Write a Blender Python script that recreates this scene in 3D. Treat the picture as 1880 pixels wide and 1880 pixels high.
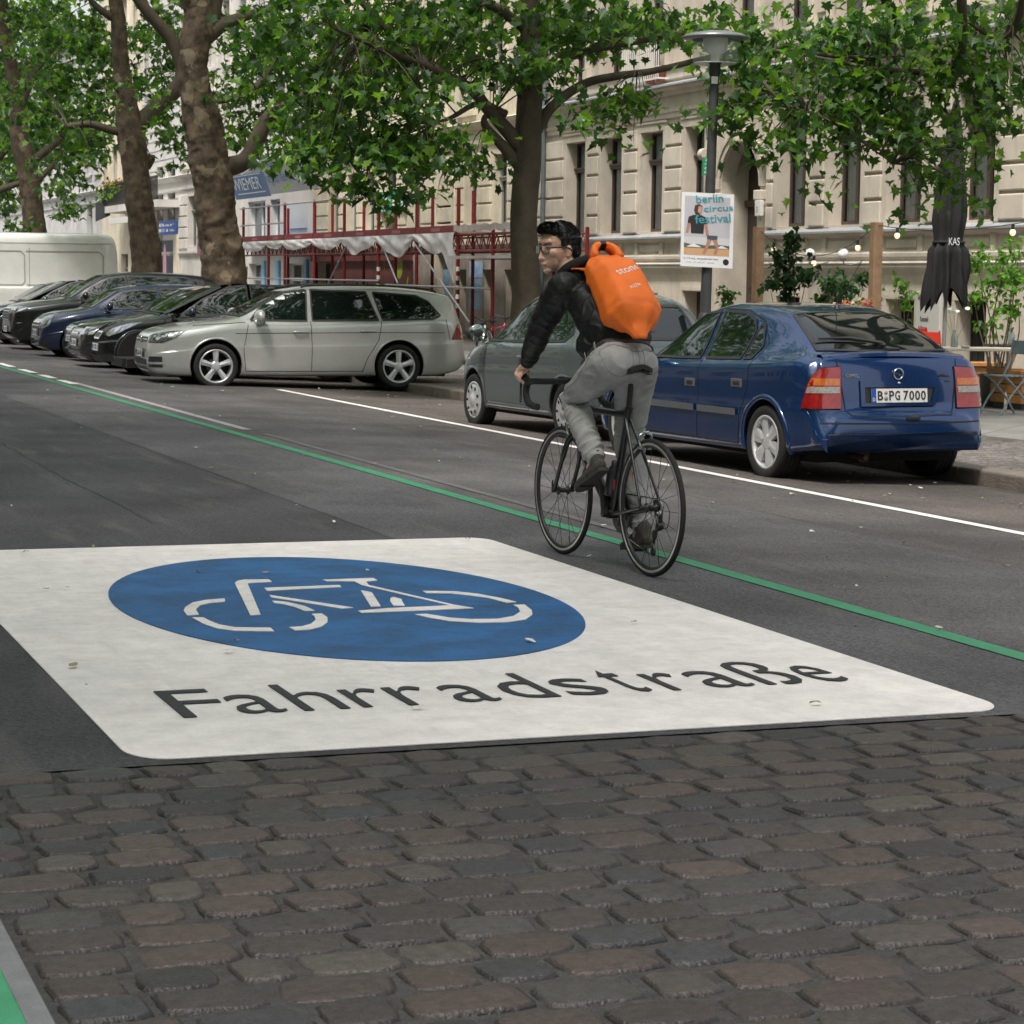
import bpy, bmesh, math, random
import numpy as np
from math import sin, cos, pi, radians, sqrt, atan2
from mathutils import Vector, Matrix, Quaternion, noise
from mathutils.bvhtree import BVHTree
random.seed(7); RNG = np.random.default_rng(7)
sc = bpy.context.scene
for o in list(bpy.data.objects): bpy.data.objects.remove(o)
# ---------------- camera ----------------
CAM_H, YAW, PITCH, ROLL, FPX = 1.434, .3509, .0991, .01297, 4280.0
cf = Vector((sin(YAW)*cos(PITCH), cos(YAW)*cos(PITCH), -sin(PITCH)))
cr = Vector((cos(YAW), -sin(YAW), 0)); cu = cr.cross(cf)
cr2 = cr*cos(ROLL)+cu*sin(ROLL); cu2 = -cr*sin(ROLL)+cu*cos(ROLL)
cam = bpy.data.cameras.new('camera'); cam_o = bpy.data.objects.new('camera', cam); sc.collection.objects.link(cam_o)
M = Matrix((cr2, cu2, -cf)).transposed().to_4x4(); M.translation = Vector((0, 0, CAM_H)); cam_o.matrix_world = M
cam.sensor_width = 36; cam.lens = FPX/1880*36; cam.clip_start = .1; cam.clip_end = 2000
cam.dof.use_dof = True; cam.dof.focus_distance = 12.0; cam.dof.aperture_fstop = 18.0
sc.camera = cam_o
# ---------------- sky, sun, exposure ----------------
SUN_EL, SUN_AZ = radians(62), radians(225)
w = bpy.data.worlds.new("World"); sc.world = w; w.use_nodes = True
nt = w.node_tree; nt.nodes.clear()
wo = nt.nodes.new('ShaderNodeOutputWorld'); bg = nt.nodes.new('ShaderNodeBackground')
sky = nt.nodes.new('ShaderNodeTexSky'); sky.sky_type = 'NISHITA'; sky.sun_disc = False
sky.sun_elevation = SUN_EL; sky.sun_rotation = SUN_AZ; sky.air_density = 1.5; sky.dust_density = 4.0; sky.ozone_density = .6
hs = nt.nodes.new('ShaderNodeHueSaturation'); hs.inputs['Saturation'].default_value = .28
nt.links.new(sky.outputs[0], hs.inputs['Color']); nt.links.new(hs.outputs[0], bg.inputs[0]); nt.links.new(bg.outputs[0], wo.inputs[0])
bg.inputs[1].default_value = .135
sun = bpy.data.lights.new('sun', 'SUN'); sun.energy = 2.3; sun.angle = radians(9); sun.color = (1, .93, .87)
so = bpy.data.objects.new('sun', sun); sc.collection.objects.link(so)
so.rotation_euler = Vector((sin(SUN_AZ)*cos(SUN_EL), cos(SUN_AZ)*cos(SUN_EL), sin(SUN_EL))).to_track_quat('Z', 'Y').to_euler()
sc.view_settings.view_transform = 'Standard'; sc.view_settings.look = 'None'; sc.view_settings.exposure = .85; sc.view_settings.gamma = 1
# ---------------- helpers ----------------
def sl(c):
    return tuple(((x/255)/12.92 if x/255 <= .04045 else (((x/255)+.055)/1.055)**2.4) for x in c)+(1,)
MATS = {}
def mat(name, col, rough=.6, metal=0, var=0.0, vscale=3.0, bump=0.0, bscale=40.0, spec=.5, coat=0, attr=None, emit=0, trans=0, sub=0, col2=None):
    """procedural material; var mixes a noise-driven tone change into the colour, bump adds fine relief"""
    if name in MATS: return MATS[name]
    m = bpy.data.materials.new(name); m.use_nodes = True; N = m.node_tree; b = N.nodes['Principled BSDF']; L = N.links
    if len(col) == 3: col = tuple(col)+(1,)
    b.inputs['Base Color'].default_value = col; b.inputs['Roughness'].default_value = rough; b.inputs['Metallic'].default_value = metal
    b.inputs['Specular IOR Level'].default_value = spec
    if coat: b.inputs['Coat Weight'].default_value = coat; b.inputs['Coat Roughness'].default_value = .03
    if emit: b.inputs['Emission Color'].default_value = col; b.inputs['Emission Strength'].default_value = emit
    if trans: b.inputs['Transmission Weight'].default_value = trans
    tc = N.nodes.new('ShaderNodeTexCoord')
    src = None
    if attr:
        at = N.nodes.new('ShaderNodeAttribute'); at.attribute_name = attr; src = at.outputs['Color']; L.new(src, b.inputs['Base Color'])
    if var or col2:
        nz = N.nodes.new('ShaderNodeTexNoise'); nz.inputs['Scale'].default_value = vscale; nz.inputs['Detail'].default_value = 8; nz.inputs['Roughness'].default_value = .65
        L.new(tc.outputs['Object'], nz.inputs['Vector'])
        mx = N.nodes.new('ShaderNodeMix'); mx.data_type = 'RGBA'
        rp = N.nodes.new('ShaderNodeMapRange'); rp.inputs[1].default_value = .3; rp.inputs[2].default_value = .7
        L.new(nz.outputs[0], rp.inputs[0]); L.new(rp.outputs[0], mx.inputs['Factor'])
        if src is not None:
            mx.blend_type = 'MULTIPLY'; mx.inputs['Factor'].default_value = 1
            mm = N.nodes.new('ShaderNodeMix'); mm.data_type = 'RGBA'; L.new(rp.outputs[0], mm.inputs['Factor'])
            mm.inputs['A'].default_value = (1-var,)*3+(1,); mm.inputs['B'].default_value = (1+var*.5,)*3+(1,)
            N.links.remove(mx.inputs['Factor'].links[0]); mx.inputs['Factor'].default_value = 1
            L.new(src, mx.inputs['A']); L.new(mm.outputs['Result'], mx.inputs['B'])
        else:
            c2 = col2 if col2 else tuple(min(1, x*(1+var)) for x in col[:3])+(1,)
            c1 = col if col2 else tuple(x*(1-var) for x in col[:3])+(1,)
            if len(c2) == 3: c2 = tuple(c2)+(1,)
            mx.inputs['A'].default_value = c1; mx.inputs['B'].default_value = c2
        L.new(mx.outputs['Result'], b.inputs['Base Color'])
    if bump:
        n2 = N.nodes.new('ShaderNodeTexNoise'); n2.inputs['Scale'].default_value = bscale; n2.inputs['Detail'].default_value = 6
        L.new(tc.outputs['Object'], n2.inputs['Vector'])
        bp = N.nodes.new('ShaderNodeBump'); bp.inputs['Strength'].default_value = bump; bp.inputs['Distance'].default_value = .02
        L.new(n2.outputs[0], bp.inputs['Height']); L.new(bp.outputs[0], b.inputs['Normal'])
    MATS[name] = m; return m
def tag(o, label=None, cat=None, group=None, kind=None):
    if label: o['label'] = label
    if cat: o['category'] = cat
    if group: o['group'] = group
    if kind: o['kind'] = kind
    return o
def empty(name, loc=(0, 0, 0), rz=0, label=None, cat=None, group=None):
    o = bpy.data.objects.new(name, None); sc.collection.objects.link(o); o.location = loc; o.rotation_euler = (0, 0, rz); o.empty_display_size = .2
    return tag(o, label, cat, group)
def copy_tree(o, parent=None):
    c = o.copy(); sc.collection.objects.link(c)
    if parent is not None: c.parent = parent; c.matrix_parent_inverse = o.matrix_parent_inverse.copy()
    for ch in [x for x in o.children]: copy_tree(ch, c)
    return c
def frame_of(d, up=Vector((0, 0, 1))):
    d = Vector(d).normalized(); 
    if abs(d.dot(up)) > .98: up = Vector((1, 0, 0))
    s = d.cross(up).normalized(); return s, s.cross(d).normalized()
class MB:
    def __init__(s): s.v = []; s.f = []; s.m = []; s.sm = []
    def add(s, vs, fs, mi=0, smooth=False):
        n = len(s.v); s.v += [tuple(v) for v in vs]; s.f += [tuple(i+n for i in f) for f in fs]; s.m += [mi]*len(fs); s.sm += [smooth]*len(fs); return s
    def box(s, a, b, mi=0, bev=0):
        x0, y0, z0 = [min(p, q) for p, q in zip(a, b)]; x1, y1, z1 = [max(p, q) for p, q in zip(a, b)]
        if bev:
            bm = bmesh.new(); r = bmesh.ops.create_cube(bm, size=1)
            for v in bm.verts: v.co = Vector(((x0+x1)/2+v.co.x*(x1-x0), (y0+y1)/2+v.co.y*(y1-y0), (z0+z1)/2+v.co.z*(z1-z0)))
            bmesh.ops.bevel(bm, geom=bm.edges[:], offset=bev, segments=2, affect='EDGES', profile=.5)
            bm.verts.index_update(); s.add([v.co.copy() for v in bm.verts], [[v.index for v in f.verts] for f in bm.faces], mi); bm.free(); return s
        return s.add([(x0,y0,z0),(x1,y0,z0),(x1,y1,z0),(x0,y1,z0),(x0,y0,z1),(x1,y0,z1),(x1,y1,z1),(x0,y1,z1)], [(3,2,1,0),(4,5,6,7),(0,1,5,4),(1,2,6,5),(2,3,7,6),(3,0,4,7)], mi)
    def obox(s, o, u, v, w, mi=0):
        o, u, v, w = map(Vector, (o, u, v, w)); P = [o, o+u, o+u+v, o+v, o+w, o+u+w, o+u+v+w, o+v+w]
        F = [(3,2,1,0),(4,5,6,7),(0,1,5,4),(1,2,6,5),(2,3,7,6),(3,0,4,7)]
        if u.cross(v).dot(w) < 0: F = [f[::-1] for f in F]
        return s.add(P, F, mi)
    def tube(s, pts, r, n=8, mi=0, cap=True, closed=False, smooth=True, flat=None):
        pts = [Vector(p) for p in pts]; k = len(pts); rs = r if hasattr(r, '__len__') else [r]*k
        vs = []; prev = None
        for i, p in enumerate(pts):
            if closed: d = pts[(i+1) % k]-pts[i-1]
            else: d = pts[min(i+1, k-1)]-pts[max(i-1, 0)]
            d.normalize()
            if prev is None: a, b = frame_of(d)
            else:
                a = prev-d*prev.dot(d); a.normalize() if a.length > 1e-6 else None; b = d.cross(a)
                b = -b
            prev = a
            for j in range(n):
                t = 2*pi*j/n; vs.append(p+(a*cos(t)+(a.cross(d))*sin(t)*(flat if flat else 1))*rs[i])
        fs = []
        for i in range(k if closed else k-1):
            i2 = (i+1) % k
            for j in range(n): fs.append((i*n+j, i*n+(j+1) % n, i2*n+(j+1) % n, i2*n+j))
        s.add(vs, fs, mi, smooth)
        if cap and not closed: s.add(vs[:n], [tuple(range(n))[::-1]], mi); s.add(vs[-n:], [tuple(range(n))], mi)
        return s
    def cyl(s, a, b, r, n=12, mi=0, r2=None, smooth=True): return s.tube([a, b], [r, r if r2 is None else r2], n, mi, smooth=smooth)
    def lathe(s, o, ax, prof, n=24, mi=0, smooth=True, u=None):
        """prof: list of (radius, distance along ax)"""
        o = Vector(o); ax = Vector(ax).normalized(); a, b = frame_of(ax); vs = []
        for r, h in prof:
            for j in range(n): t = 2*pi*j/n; vs.append(o+ax*h+(a*cos(t)+b*sin(t))*r)
        fs = [(i*n+(j+1) % n, i*n+j, (i+1)*n+j, (i+1)*n+(j+1) % n) for i in range(len(prof)-1) for j in range(n)]
        return s.add(vs, fs, mi, smooth)
    def prism(s, poly, o, u, v, w, mi=0, hole=None):
        """polygon (2D) in the plane u,v at o, thickness w"""
        o, u, v, w = map(Vector, (o, u, v, w)); n = len(poly); A = [o+u*p[0]+v*p[1] for p in poly]; B = [p+w for p in A]
        area = sum(poly[i][0]*poly[(i+1) % n][1]-poly[(i+1) % n][0]*poly[i][1] for i in range(n))*(u.cross(v).dot(w))
        F = [tuple(range(n))[::-1], tuple(range(n, 2*n))]+[(i, (i+1) % n, n+(i+1) % n, n+i) for i in range(n)]
        if area < 0: F = [f[::-1] for f in F]
        return s.add(A+B, F, mi)
    def sphere(s, c, r, nu=16, nv=10, mi=0, sc3=(1, 1, 1)):
        c = Vector(c); vs = []; fs = []
        for i in range(nv+1):
            for j in range(nu): t = pi*i/nv; p = 2*pi*j/nu; vs.append(c+Vector((sin(t)*cos(p)*sc3[0], sin(t)*sin(p)*sc3[1], cos(t)*sc3[2]))*r)
        for i in range(nv):
            for j in range(nu): fs.append((i*nu+j, (i+1)*nu+j, (i+1)*nu+(j+1) % nu, i*nu+(j+1) % nu))
        return s.add(vs, fs, mi, True)
    def grid(s, fn, nu, nv, mi=0, smooth=True):
        vs = [fn(i/nu, j/nv) for j in range(nv+1) for i in range(nu+1)]
        return s.add(vs, [(j*(nu+1)+i, j*(nu+1)+i+1, (j+1)*(nu+1)+i+1, (j+1)*(nu+1)+i) for j in range(nv) for i in range(nu)], mi, smooth)
    def build(s, name, mats, parent=None, label=None, cat=None, group=None, kind=None, loc=None, fix=False):
        me = bpy.data.meshes.new(name); me.from_pydata(s.v, [], s.f)
        for m in (mats if isinstance(mats, (list, tuple)) else [mats]): me.materials.append(m)
        me.polygons.foreach_set('material_index', s.m); me.polygons.foreach_set('use_smooth', s.sm); me.validate(); me.update()
        if fix:
            bm = bmesh.new(); bm.from_mesh(me); bmesh.ops.recalc_face_normals(bm, faces=bm.faces); bm.to_mesh(me); bm.free()
        o = bpy.data.objects.new(name, me); sc.collection.objects.link(o)
        if parent is not None: o.parent = parent
        if loc is not None: o.location = loc
        return tag(o, label, cat, group, kind)
def bez(pts, n=8):
    """Catmull-Rom through points"""
    P = [Vector(p) for p in pts]; P = [P[0]*2-P[1]]+P+[P[-1]*2-P[-2]]; out = []
    for i in range(1, len(P)-2):
        for k in range(n):
            t = k/n; a, b, c, d = P[i-1], P[i], P[i+1], P[i+2]
            out.append(.5*((2*b)+(c-a)*t+(2*a-5*b+4*c-d)*t*t+(3*b-3*c+d-a)*t**3))
    return out+[P[-2]]
FONT = {}
def text(name, s, size, o, u, v, mat_, parent=None, extrude=.001, align='LEFT', bold=0.0, width=None, height=None, label=None):
    """lettering as a mesh lying in the plane u (reading direction), v (up)"""
    cu_ = bpy.data.curves.new(name, 'FONT'); cu_.body = s; cu_.size = size; cu_.extrude = extrude; cu_.align_x = align; cu_.offset = bold; cu_.resolution_u = 3
    to = bpy.data.objects.new(name, cu_); sc.collection.objects.link(to); dg = bpy.context.evaluated_depsgraph_get()
    me = bpy.data.meshes.new_from_object(to.evaluated_get(dg)); bpy.data.objects.remove(to); bpy.data.curves.remove(cu_)
    n = len(me.vertices); co = np.zeros(n*3); me.vertices.foreach_get('co', co); co = co.reshape(-1, 3)
    if width:
        x0, x1 = co[:, 0].min(), co[:, 0].max(); co[:, 0] = (co[:, 0]-x0)*width/(x1-x0)
        if align == 'CENTER': co[:, 0] -= width/2
    if height:
        y0, y1 = co[:, 1].min(), co[:, 1].max(); co[:, 1] = (co[:, 1]-y0)*height/(y1-y0)
    u = Vector(u).normalized(); v = Vector(v).normalized(); nrm = u.cross(v); o = Vector(o)
    R = np.array([[*u], [*v], [*nrm]]); co = co@R+np.array(o); me.vertices.foreach_set('co', co.ravel()); me.update()
    me.materials.clear(); me.materials.append(mat_)
    ob = bpy.data.objects.new(name, me); sc.collection.objects.link(ob)
    if parent is not None: ob.parent = parent
    if label: ob['label'] = label
    return ob
def join(name, obs, parent=None):
    """several meshes of one part into one mesh object"""
    bm = bmesh.new(); ms = []
    for o in obs:
        off = len(ms); ms += list(o.data.materials); n = len(bm.faces); bm.from_mesh(o.data); bm.faces.ensure_lookup_table()
        for f in bm.faces[n:]: f.material_index += off
    me = bpy.data.meshes.new(name); bm.to_mesh(me); bm.free()
    for m in ms: me.materials.append(m)
    for o in obs: bpy.data.objects.remove(o)
    ob = bpy.data.objects.new(name, me); sc.collection.objects.link(ob)
    if parent is not None: ob.parent = parent
    return ob
def gz(X): return 0 if X < 4.9 else (-.035*(X-4.9) if X < 9.95 else -.05)
def at(px, py, X=None, Y=None):
    """a point of the place measured from the photograph (1880 px), at street coordinate X or Y"""
    d = cf+cr2*((px-940)/FPX)-cu2*((py-940)/FPX)
    t = X/d.x if X is not None else Y/d.y
    return Vector((0, 0, CAM_H))+d*t
# ================= ground =================
asphalt = bpy.data.materials.new('asphalt'); asphalt.use_nodes = True
def _asph(m):
    N = m.node_tree; L = N.links; b = N.nodes['Principled BSDF']; b.inputs['Roughness'].default_value = .78; b.inputs['Specular IOR Level'].default_value = .35
    tc = N.nodes.new('ShaderNodeTexCoord'); sx = N.nodes.new('ShaderNodeSeparateXYZ'); L.new(tc.outputs['Object'], sx.inputs[0])
    nz = N.nodes.new('ShaderNodeTexNoise'); nz.inputs['Scale'].default_value = .9; nz.inputs['Detail'].default_value = 6
    L.new(tc.outputs['Object'], nz.inputs['Vector'])
    # paving strips: boundaries across the street
    ns = N.nodes.new('ShaderNodeTexNoise'); ns.inputs['Scale'].default_value = 2.2; L.new(tc.outputs['Object'], ns.inputs['Vector'])
    a = N.nodes.new('ShaderNodeMath'); a.operation = 'MULTIPLY_ADD'; a.inputs[1].default_value = .05; L.new(ns.outputs[0], a.inputs[0]); L.new(sx.outputs[0], a.inputs[2])
    mr = N.nodes.new('ShaderNodeMapRange'); mr.inputs[1].default_value = 0; mr.inputs[2].default_value = 10; L.new(a.outputs[0], mr.inputs[0])
    cr_ = N.nodes.new('ShaderNodeValToRGB'); cr_.color_ramp.interpolation = 'CONSTANT'; e = cr_.color_ramp.elements
    e[0].position = 0; e[0].color = (.048, .047, .052, 1); e[1].position = .3825; e[1].color = (.074, .073, .078, 1)
    x = e.new(.505); x.color = (.080, .077, .078, 1)
    x = e.new(.683); x.color = (.071, .065, .063, 1); x = e.new(.82); x.color = (.088, .076, .070, 1)
    L.new(mr.outputs[0], cr_.inputs[0])
    sh = N.nodes.new('ShaderNodeValToRGB'); sh.color_ramp.elements[0].position = .35; sh.color_ramp.elements[0].color = (.72,)*3+(1,); sh.color_ramp.elements[1].position = .7; sh.color_ramp.elements[1].color = (1.25,)*3+(1,)
    L.new(nz.outputs[0], sh.inputs[0])
    mx = N.nodes.new('ShaderNodeMix'); mx.data_type = 'RGBA'; mx.blend_type = 'MULTIPLY'; mx.inputs['Factor'].default_value = 1; L.new(cr_.outputs[0], mx.inputs['A']); L.new(sh.outputs[0], mx.inputs['B'])
    # aggregate speckle
    vz = N.nodes.new('ShaderNodeTexVoronoi'); vz.inputs['Scale'].default_value = 95; L.new(tc.outputs['Object'], vz.inputs['Vector'])
    sp = N.nodes.new('ShaderNodeSeparateColor'); L.new(vz.outputs['Color'], sp.inputs[0])
    mp = N.nodes.new('ShaderNodeMapRange'); mp.inputs[1].default_value = 0; mp.inputs[2].default_value = 1; mp.inputs[3].default_value = .6; mp.inputs[4].default_value = 1.5; L.new(sp.outputs[0], mp.inputs[0])
    m2 = N.nodes.new('ShaderNodeMix'); m2.data_type = 'RGBA'; m2.blend_type = 'MULTIPLY'; m2.inputs['Factor'].default_value = 1; L.new(mx.outputs['Result'], m2.inputs['A']); L.new(mp.outputs[0], m2.inputs['B'])
    # pale worn streaks running along the street
    mpg = N.nodes.new('ShaderNodeMapping'); mpg.inputs['Scale'].default_value = (3.5, .5, 1); L.new(tc.outputs['Object'], mpg.inputs[0])
    n3 = N.nodes.new('ShaderNodeTexNoise'); n3.inputs['Scale'].default_value = 1.6; n3.inputs['Detail'].default_value = 9; L.new(mpg.outputs[0], n3.inputs['Vector'])
    r3 = N.nodes.new('ShaderNodeMapRange'); r3.inputs[1].default_value = .55; r3.inputs[2].default_value = .75; r3.inputs[4].default_value = .36; L.new(n3.outputs[0], r3.inputs[0])
    m3 = N.nodes.new('ShaderNodeMix'); m3.data_type = 'RGBA'; L.new(r3.outputs[0], m3.inputs['Factor']); L.new(m2.outputs['Result'], m3.inputs['A']); m3.inputs['B'].default_value = (.15, .135, .125, 1)
    L.new(m3.outputs['Result'], b.inputs['Base Color'])
    bp = N.nodes.new('ShaderNodeBump'); bp.inputs['Strength'].default_value = .5; bp.inputs['Distance'].default_value = .006; L.new(vz.outputs['Distance'], bp.inputs['Height']); L.new(bp.outputs[0], b.inputs['Normal'])
_asph(asphalt)
def paint(name, col, wear=.12, scale=6):
    """thin road paint: grain of the asphalt below, worn spots, dirt"""
    m = bpy.data.materials.new(name); m.use_nodes = True; N = m.node_tree; L = N.links; b = N.nodes['Principled BSDF']; b.inputs['Roughness'].default_value = .6
    tc = N.nodes.new('ShaderNodeTexCoord')
    n1 = N.nodes.new('ShaderNodeTexNoise'); n1.inputs['Scale'].default_value = scale; n1.inputs['Detail'].default_value = 12; n1.inputs['Roughness'].default_value = .75; L.new(tc.outputs['Object'], n1.inputs['Vector'])
    r1 = N.nodes.new('ShaderNodeMapRange'); r1.inputs[1].default_value = .38; r1.inputs[2].default_value = .62; r1.inputs[3].default_value = 0; r1.inputs[4].default_value = 1; L.new(n1.outputs[0], r1.inputs[0])
    mx = N.nodes.new('ShaderNodeMix'); mx.data_type = 'RGBA'; L.new(r1.outputs[0], mx.inputs['Factor'])
    mx.inputs['A'].default_value = tuple(c*(1-wear) for c in col)+(1,); mx.inputs['B'].default_value = tuple(col)+(1,)
    n2 = N.nodes.new('ShaderNodeTexNoise'); n2.inputs['Scale'].default_value = 160; n2.inputs['Detail'].default_value = 2; L.new(tc.outputs['Object'], n2.inputs['Vector'])
    r2 = N.nodes.new('ShaderNodeMapRange'); r2.inputs[1].default_value = .66; r2.inputs[2].default_value = .74; r2.inputs[4].default_value = .55; L.new(n2.outputs[0], r2.inputs[0])
    n3 = N.nodes.new('ShaderNodeTexNoise'); n3.inputs['Scale'].default_value = 1.3; n3.inputs['Detail'].default_value = 5; L.new(tc.outputs['Object'], n3.inputs['Vector'])
    mu = N.nodes.new('ShaderNodeMath'); mu.operation = 'MULTIPLY'; L.new(r2.outputs[0], mu.inputs[0]); L.new(n3.outputs[0], mu.inputs[1])
    m2 = N.nodes.new('ShaderNodeMix'); m2.data_type = 'RGBA'; L.new(mu.outputs[0], m2.inputs['Factor']); L.new(mx.outputs['Result'], m2.inputs['A']); m2.inputs['B'].default_value = (.1, .095, .09, 1)
    L.new(m2.outputs['Result'], b.inputs['Base Color'])
    mpg = N.nodes.new('ShaderNodeMapping'); mpg.inputs['Scale'].default_value = (6, .7, 1); mpg.inputs['Rotation'].default_value = (0, 0, .35); L.new(tc.outputs['Object'], mpg.inputs[0])
    n4 = N.nodes.new('ShaderNodeTexNoise'); n4.inputs['Scale'].default_value = 2.5; n4.inputs['Detail'].default_value = 12; n4.inputs['Roughness'].default_value = .8; L.new(mpg.outputs[0], n4.inputs['Vector'])
    r4 = N.nodes.new('ShaderNodeMapRange'); r4.inputs[1].default_value = .5; r4.inputs[2].default_value = .8; r4.inputs[4].default_value = .34; L.new(n4.outputs[0], r4.inputs[0])
    vc = N.nodes.new('ShaderNodeTexVoronoi'); vc.feature = 'DISTANCE_TO_EDGE'; vc.inputs['Scale'].default_value = .55; nd = N.nodes.new('ShaderNodeMix'); nd.data_type = 'VECTOR'; nd.inputs['Factor'].default_value = .22; L.new(tc.outputs['Object'], nd.inputs['A']); L.new(n1.outputs['Color'], nd.inputs['B']); L.new(nd.outputs['Result'], vc.inputs['Vector'])
    r5 = N.nodes.new('ShaderNodeMapRange'); r5.inputs[1].default_value = .0; r5.inputs[2].default_value = .0035; r5.inputs[3].default_value = .45; r5.inputs[4].default_value = 0; L.new(vc.outputs['Distance'], r5.inputs[0])
    mm5 = N.nodes.new('ShaderNodeMath'); mm5.operation = 'MULTIPLY'; L.new(r5.outputs[0], mm5.inputs[0]); L.new(n3.outputs[0], mm5.inputs[1]); ma = N.nodes.new('ShaderNodeMath'); ma.operation = 'MAXIMUM'; L.new(mm5.outputs[0], ma.inputs[0]); L.new(r4.outputs[0], ma.inputs[1])
    m4 = N.nodes.new('ShaderNodeMix'); m4.data_type = 'RGBA'; L.new(ma.outputs[0], m4.inputs['Factor']); L.new(m2.outputs['Result'], m4.inputs['A']); m4.inputs['B'].default_value = tuple(c*.45+.03 for c in col)+(1,); L.new(m4.outputs['Result'], b.inputs['Base Color'])
    bp = N.nodes.new('ShaderNodeBump'); bp.inputs['Strength'].default_value = .35; bp.inputs['Distance'].default_value = .004; L.new(n2.outputs[0], bp.inputs['Height']); L.new(bp.outputs[0], b.inputs['Normal'])
    MATS[name] = m; return m
white_paint = paint('white_road_paint', (.79, .75, .725), .20)
blue_paint = paint('blue_road_paint', (.009, .115, .32), .5, 3.0)
green_paint = paint('green_road_paint', (.035, .235, .118), .22)
black_paint = paint('black_road_paint', (.017, .018, .022), .3)
faded = paint('faded_line_paint', (.125, .12, .12), .35, 14)
Xs = [-40, -12, -6, -2, 0, 2, 4, 4.9, 6, 8, 10.06]
Yc = 6.70
m = MB(); Ys = [Yc, 12, 20, 40, 80, 160, 420]
m.grid(lambda i, j: (Xs[round(i*10)], Ys[round(j*6)], gz(min(Xs[round(i*10)], 9.949)) if Xs[round(i*10)] > 4 else 0), 10, 6, smooth=False)
m.build('road', asphalt, kind='structure')
m = MB(); m.box((-60, -60, -.4), (80, 430, -.35)); m.build('ground', mat('soil', (.12, .1, .08)), kind='structure')
# near end of the asphalt: broken edge band, cobble bed
bed = mat('cobble_joint_filler', (.036, .034, .033), .85, var=.5, vscale=16, bump=1.0, bscale=70)
m = MB(); m.grid(lambda i, j: (-40+50*i, -14+(Yc+14.003)*j, -.0055 if i < 1 else gz(9.9)), 50, 4, smooth=False)
m.build('cobble_bed', bed, kind='structure')
# concrete edge strip and green strip at bottom left
conc = mat('concrete_strip', (.13, .135, .145), .8, var=.2, vscale=12, bump=.4, bscale=120)
m = MB(); m.box((.635, -3, -.05), (.655, 5.35, .012)); m.v = []; m.f = []; m.m = []; m.sm = []
m.box((.632, -3, -.05), (.682, 5.25, .010))
m.build('concrete_edge_strip', conc, kind='structure')
m = MB(); m.box((-3, -3, -.05), (.632, 4.85, .008)); m.build('green_cycle_strip', green_paint, kind='structure')
# cobblestones: one paving, each stone its own rounded, uneven block
def cobbles():
    V = []; F = []; COL = []; SM = []
    rnd = random.Random(3); y = Yc-.012; row = 0
    base = [(.056, .042, .038), (.046, .039, .038), (.066, .049, .043), (.036, .038, .045), (.050, .048, .046), (.068, .050, .043), (.030, .028, .031), (.046, .037, .035), (.060, .052, .046)]
    while y > 1.2:
        h = rnd.uniform(.150, .182); x = .2+rnd.uniform(0, .1)
        xend = 6.4 if y < 6 else 9.9
        if y < 5.3: x = .69+rnd.uniform(0, .02)
        while x < xend:
            L = rnd.uniform(.155, .245)
            if rnd.random() < .12: L *= 1.25
            g = rnd.uniform(.020, .044); cx = x+L/2; cy = y-h/2+.012*sin(x*1.7+row*.9)+rnd.uniform(-.006, .006); a = (L-g)/2; b = (h-rnd.uniform(.018, .032))/2
            c = rnd.choice(base); k = rnd.uniform(.85, 1.18)
            if rnd.random() < .06: c = (.074, .066, .056); k = rnd.uniform(.9, 1.15)
            g_ = sum(c)/3; col = [(ci*.85+g_*.15)*k*q_ for ci, q_ in zip(c, (.80, .745, .74))]+[1]; zt = rnd.uniform(-.0022, .0022)+gz(cx); n = 18; e = rnd.uniform(4, 9); off = len(V); seed = rnd.uniform(0, 99); tx = rnd.uniform(-.03, .03); ty = rnd.uniform(-.03, .02)
            sk = rnd.uniform(-.12, .12)
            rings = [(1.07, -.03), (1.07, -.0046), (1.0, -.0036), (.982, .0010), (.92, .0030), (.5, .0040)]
            for s_, dz in rings:
                for q in range(n):
                    t = 2*pi*q/n; ct, st = cos(t), sin(t); rr = (abs(ct)**e+abs(st)**e)**(-1/e)
                    nn = 1+.055*noise.noise(Vector((ct*1.6+seed, st*1.6, row)))+.028*noise.noise(Vector((ct*5+seed, st*5, row)))
                    px = rr*ct*a*s_*nn; py = rr*st*b*s_*nn; px += sk*py
                    V.append((cx+px, cy+py, zt+dz+tx*px+ty*py+.004*noise.noise(Vector(((cx+px)*22, (cy+py)*22, seed)))))
            V.append((cx, cy, zt+.007))
            nf = len(F)
            for r in range(len(rings)-1):
                for q in range(n): F.append((off+r*n+q, off+r*n+(q+1) % n, off+(r+1)*n+(q+1) % n, off+(r+1)*n+q))
            ro = off+(len(rings)-1)*n
            for q in range(n): F.append((ro+q, ro+(q+1) % n, off+len(rings)*n))
            COL += [[.010, .0095, .009, 1]]*(2*n)+[[q*.6 for q in col[:3]]+[1]]*n+[col]*(len(V)-off-3*n); x += L  # rim rings coloured dark: joint dirt and the shadow gap round each stone
        y -= h; row += 1
    me = bpy.data.meshes.new('cobblestones'); me.from_pydata(V, [], F); me.polygons.foreach_set('use_smooth', [True]*len(F))
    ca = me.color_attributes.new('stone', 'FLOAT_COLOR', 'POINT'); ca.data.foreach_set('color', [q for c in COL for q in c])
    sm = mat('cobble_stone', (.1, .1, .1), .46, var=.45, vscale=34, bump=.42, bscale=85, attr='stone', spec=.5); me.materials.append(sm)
    o = bpy.data.objects.new('cobble_paving', me); sc.collection.objects.link(o); tag(o, kind='structure')
cobbles()
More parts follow.
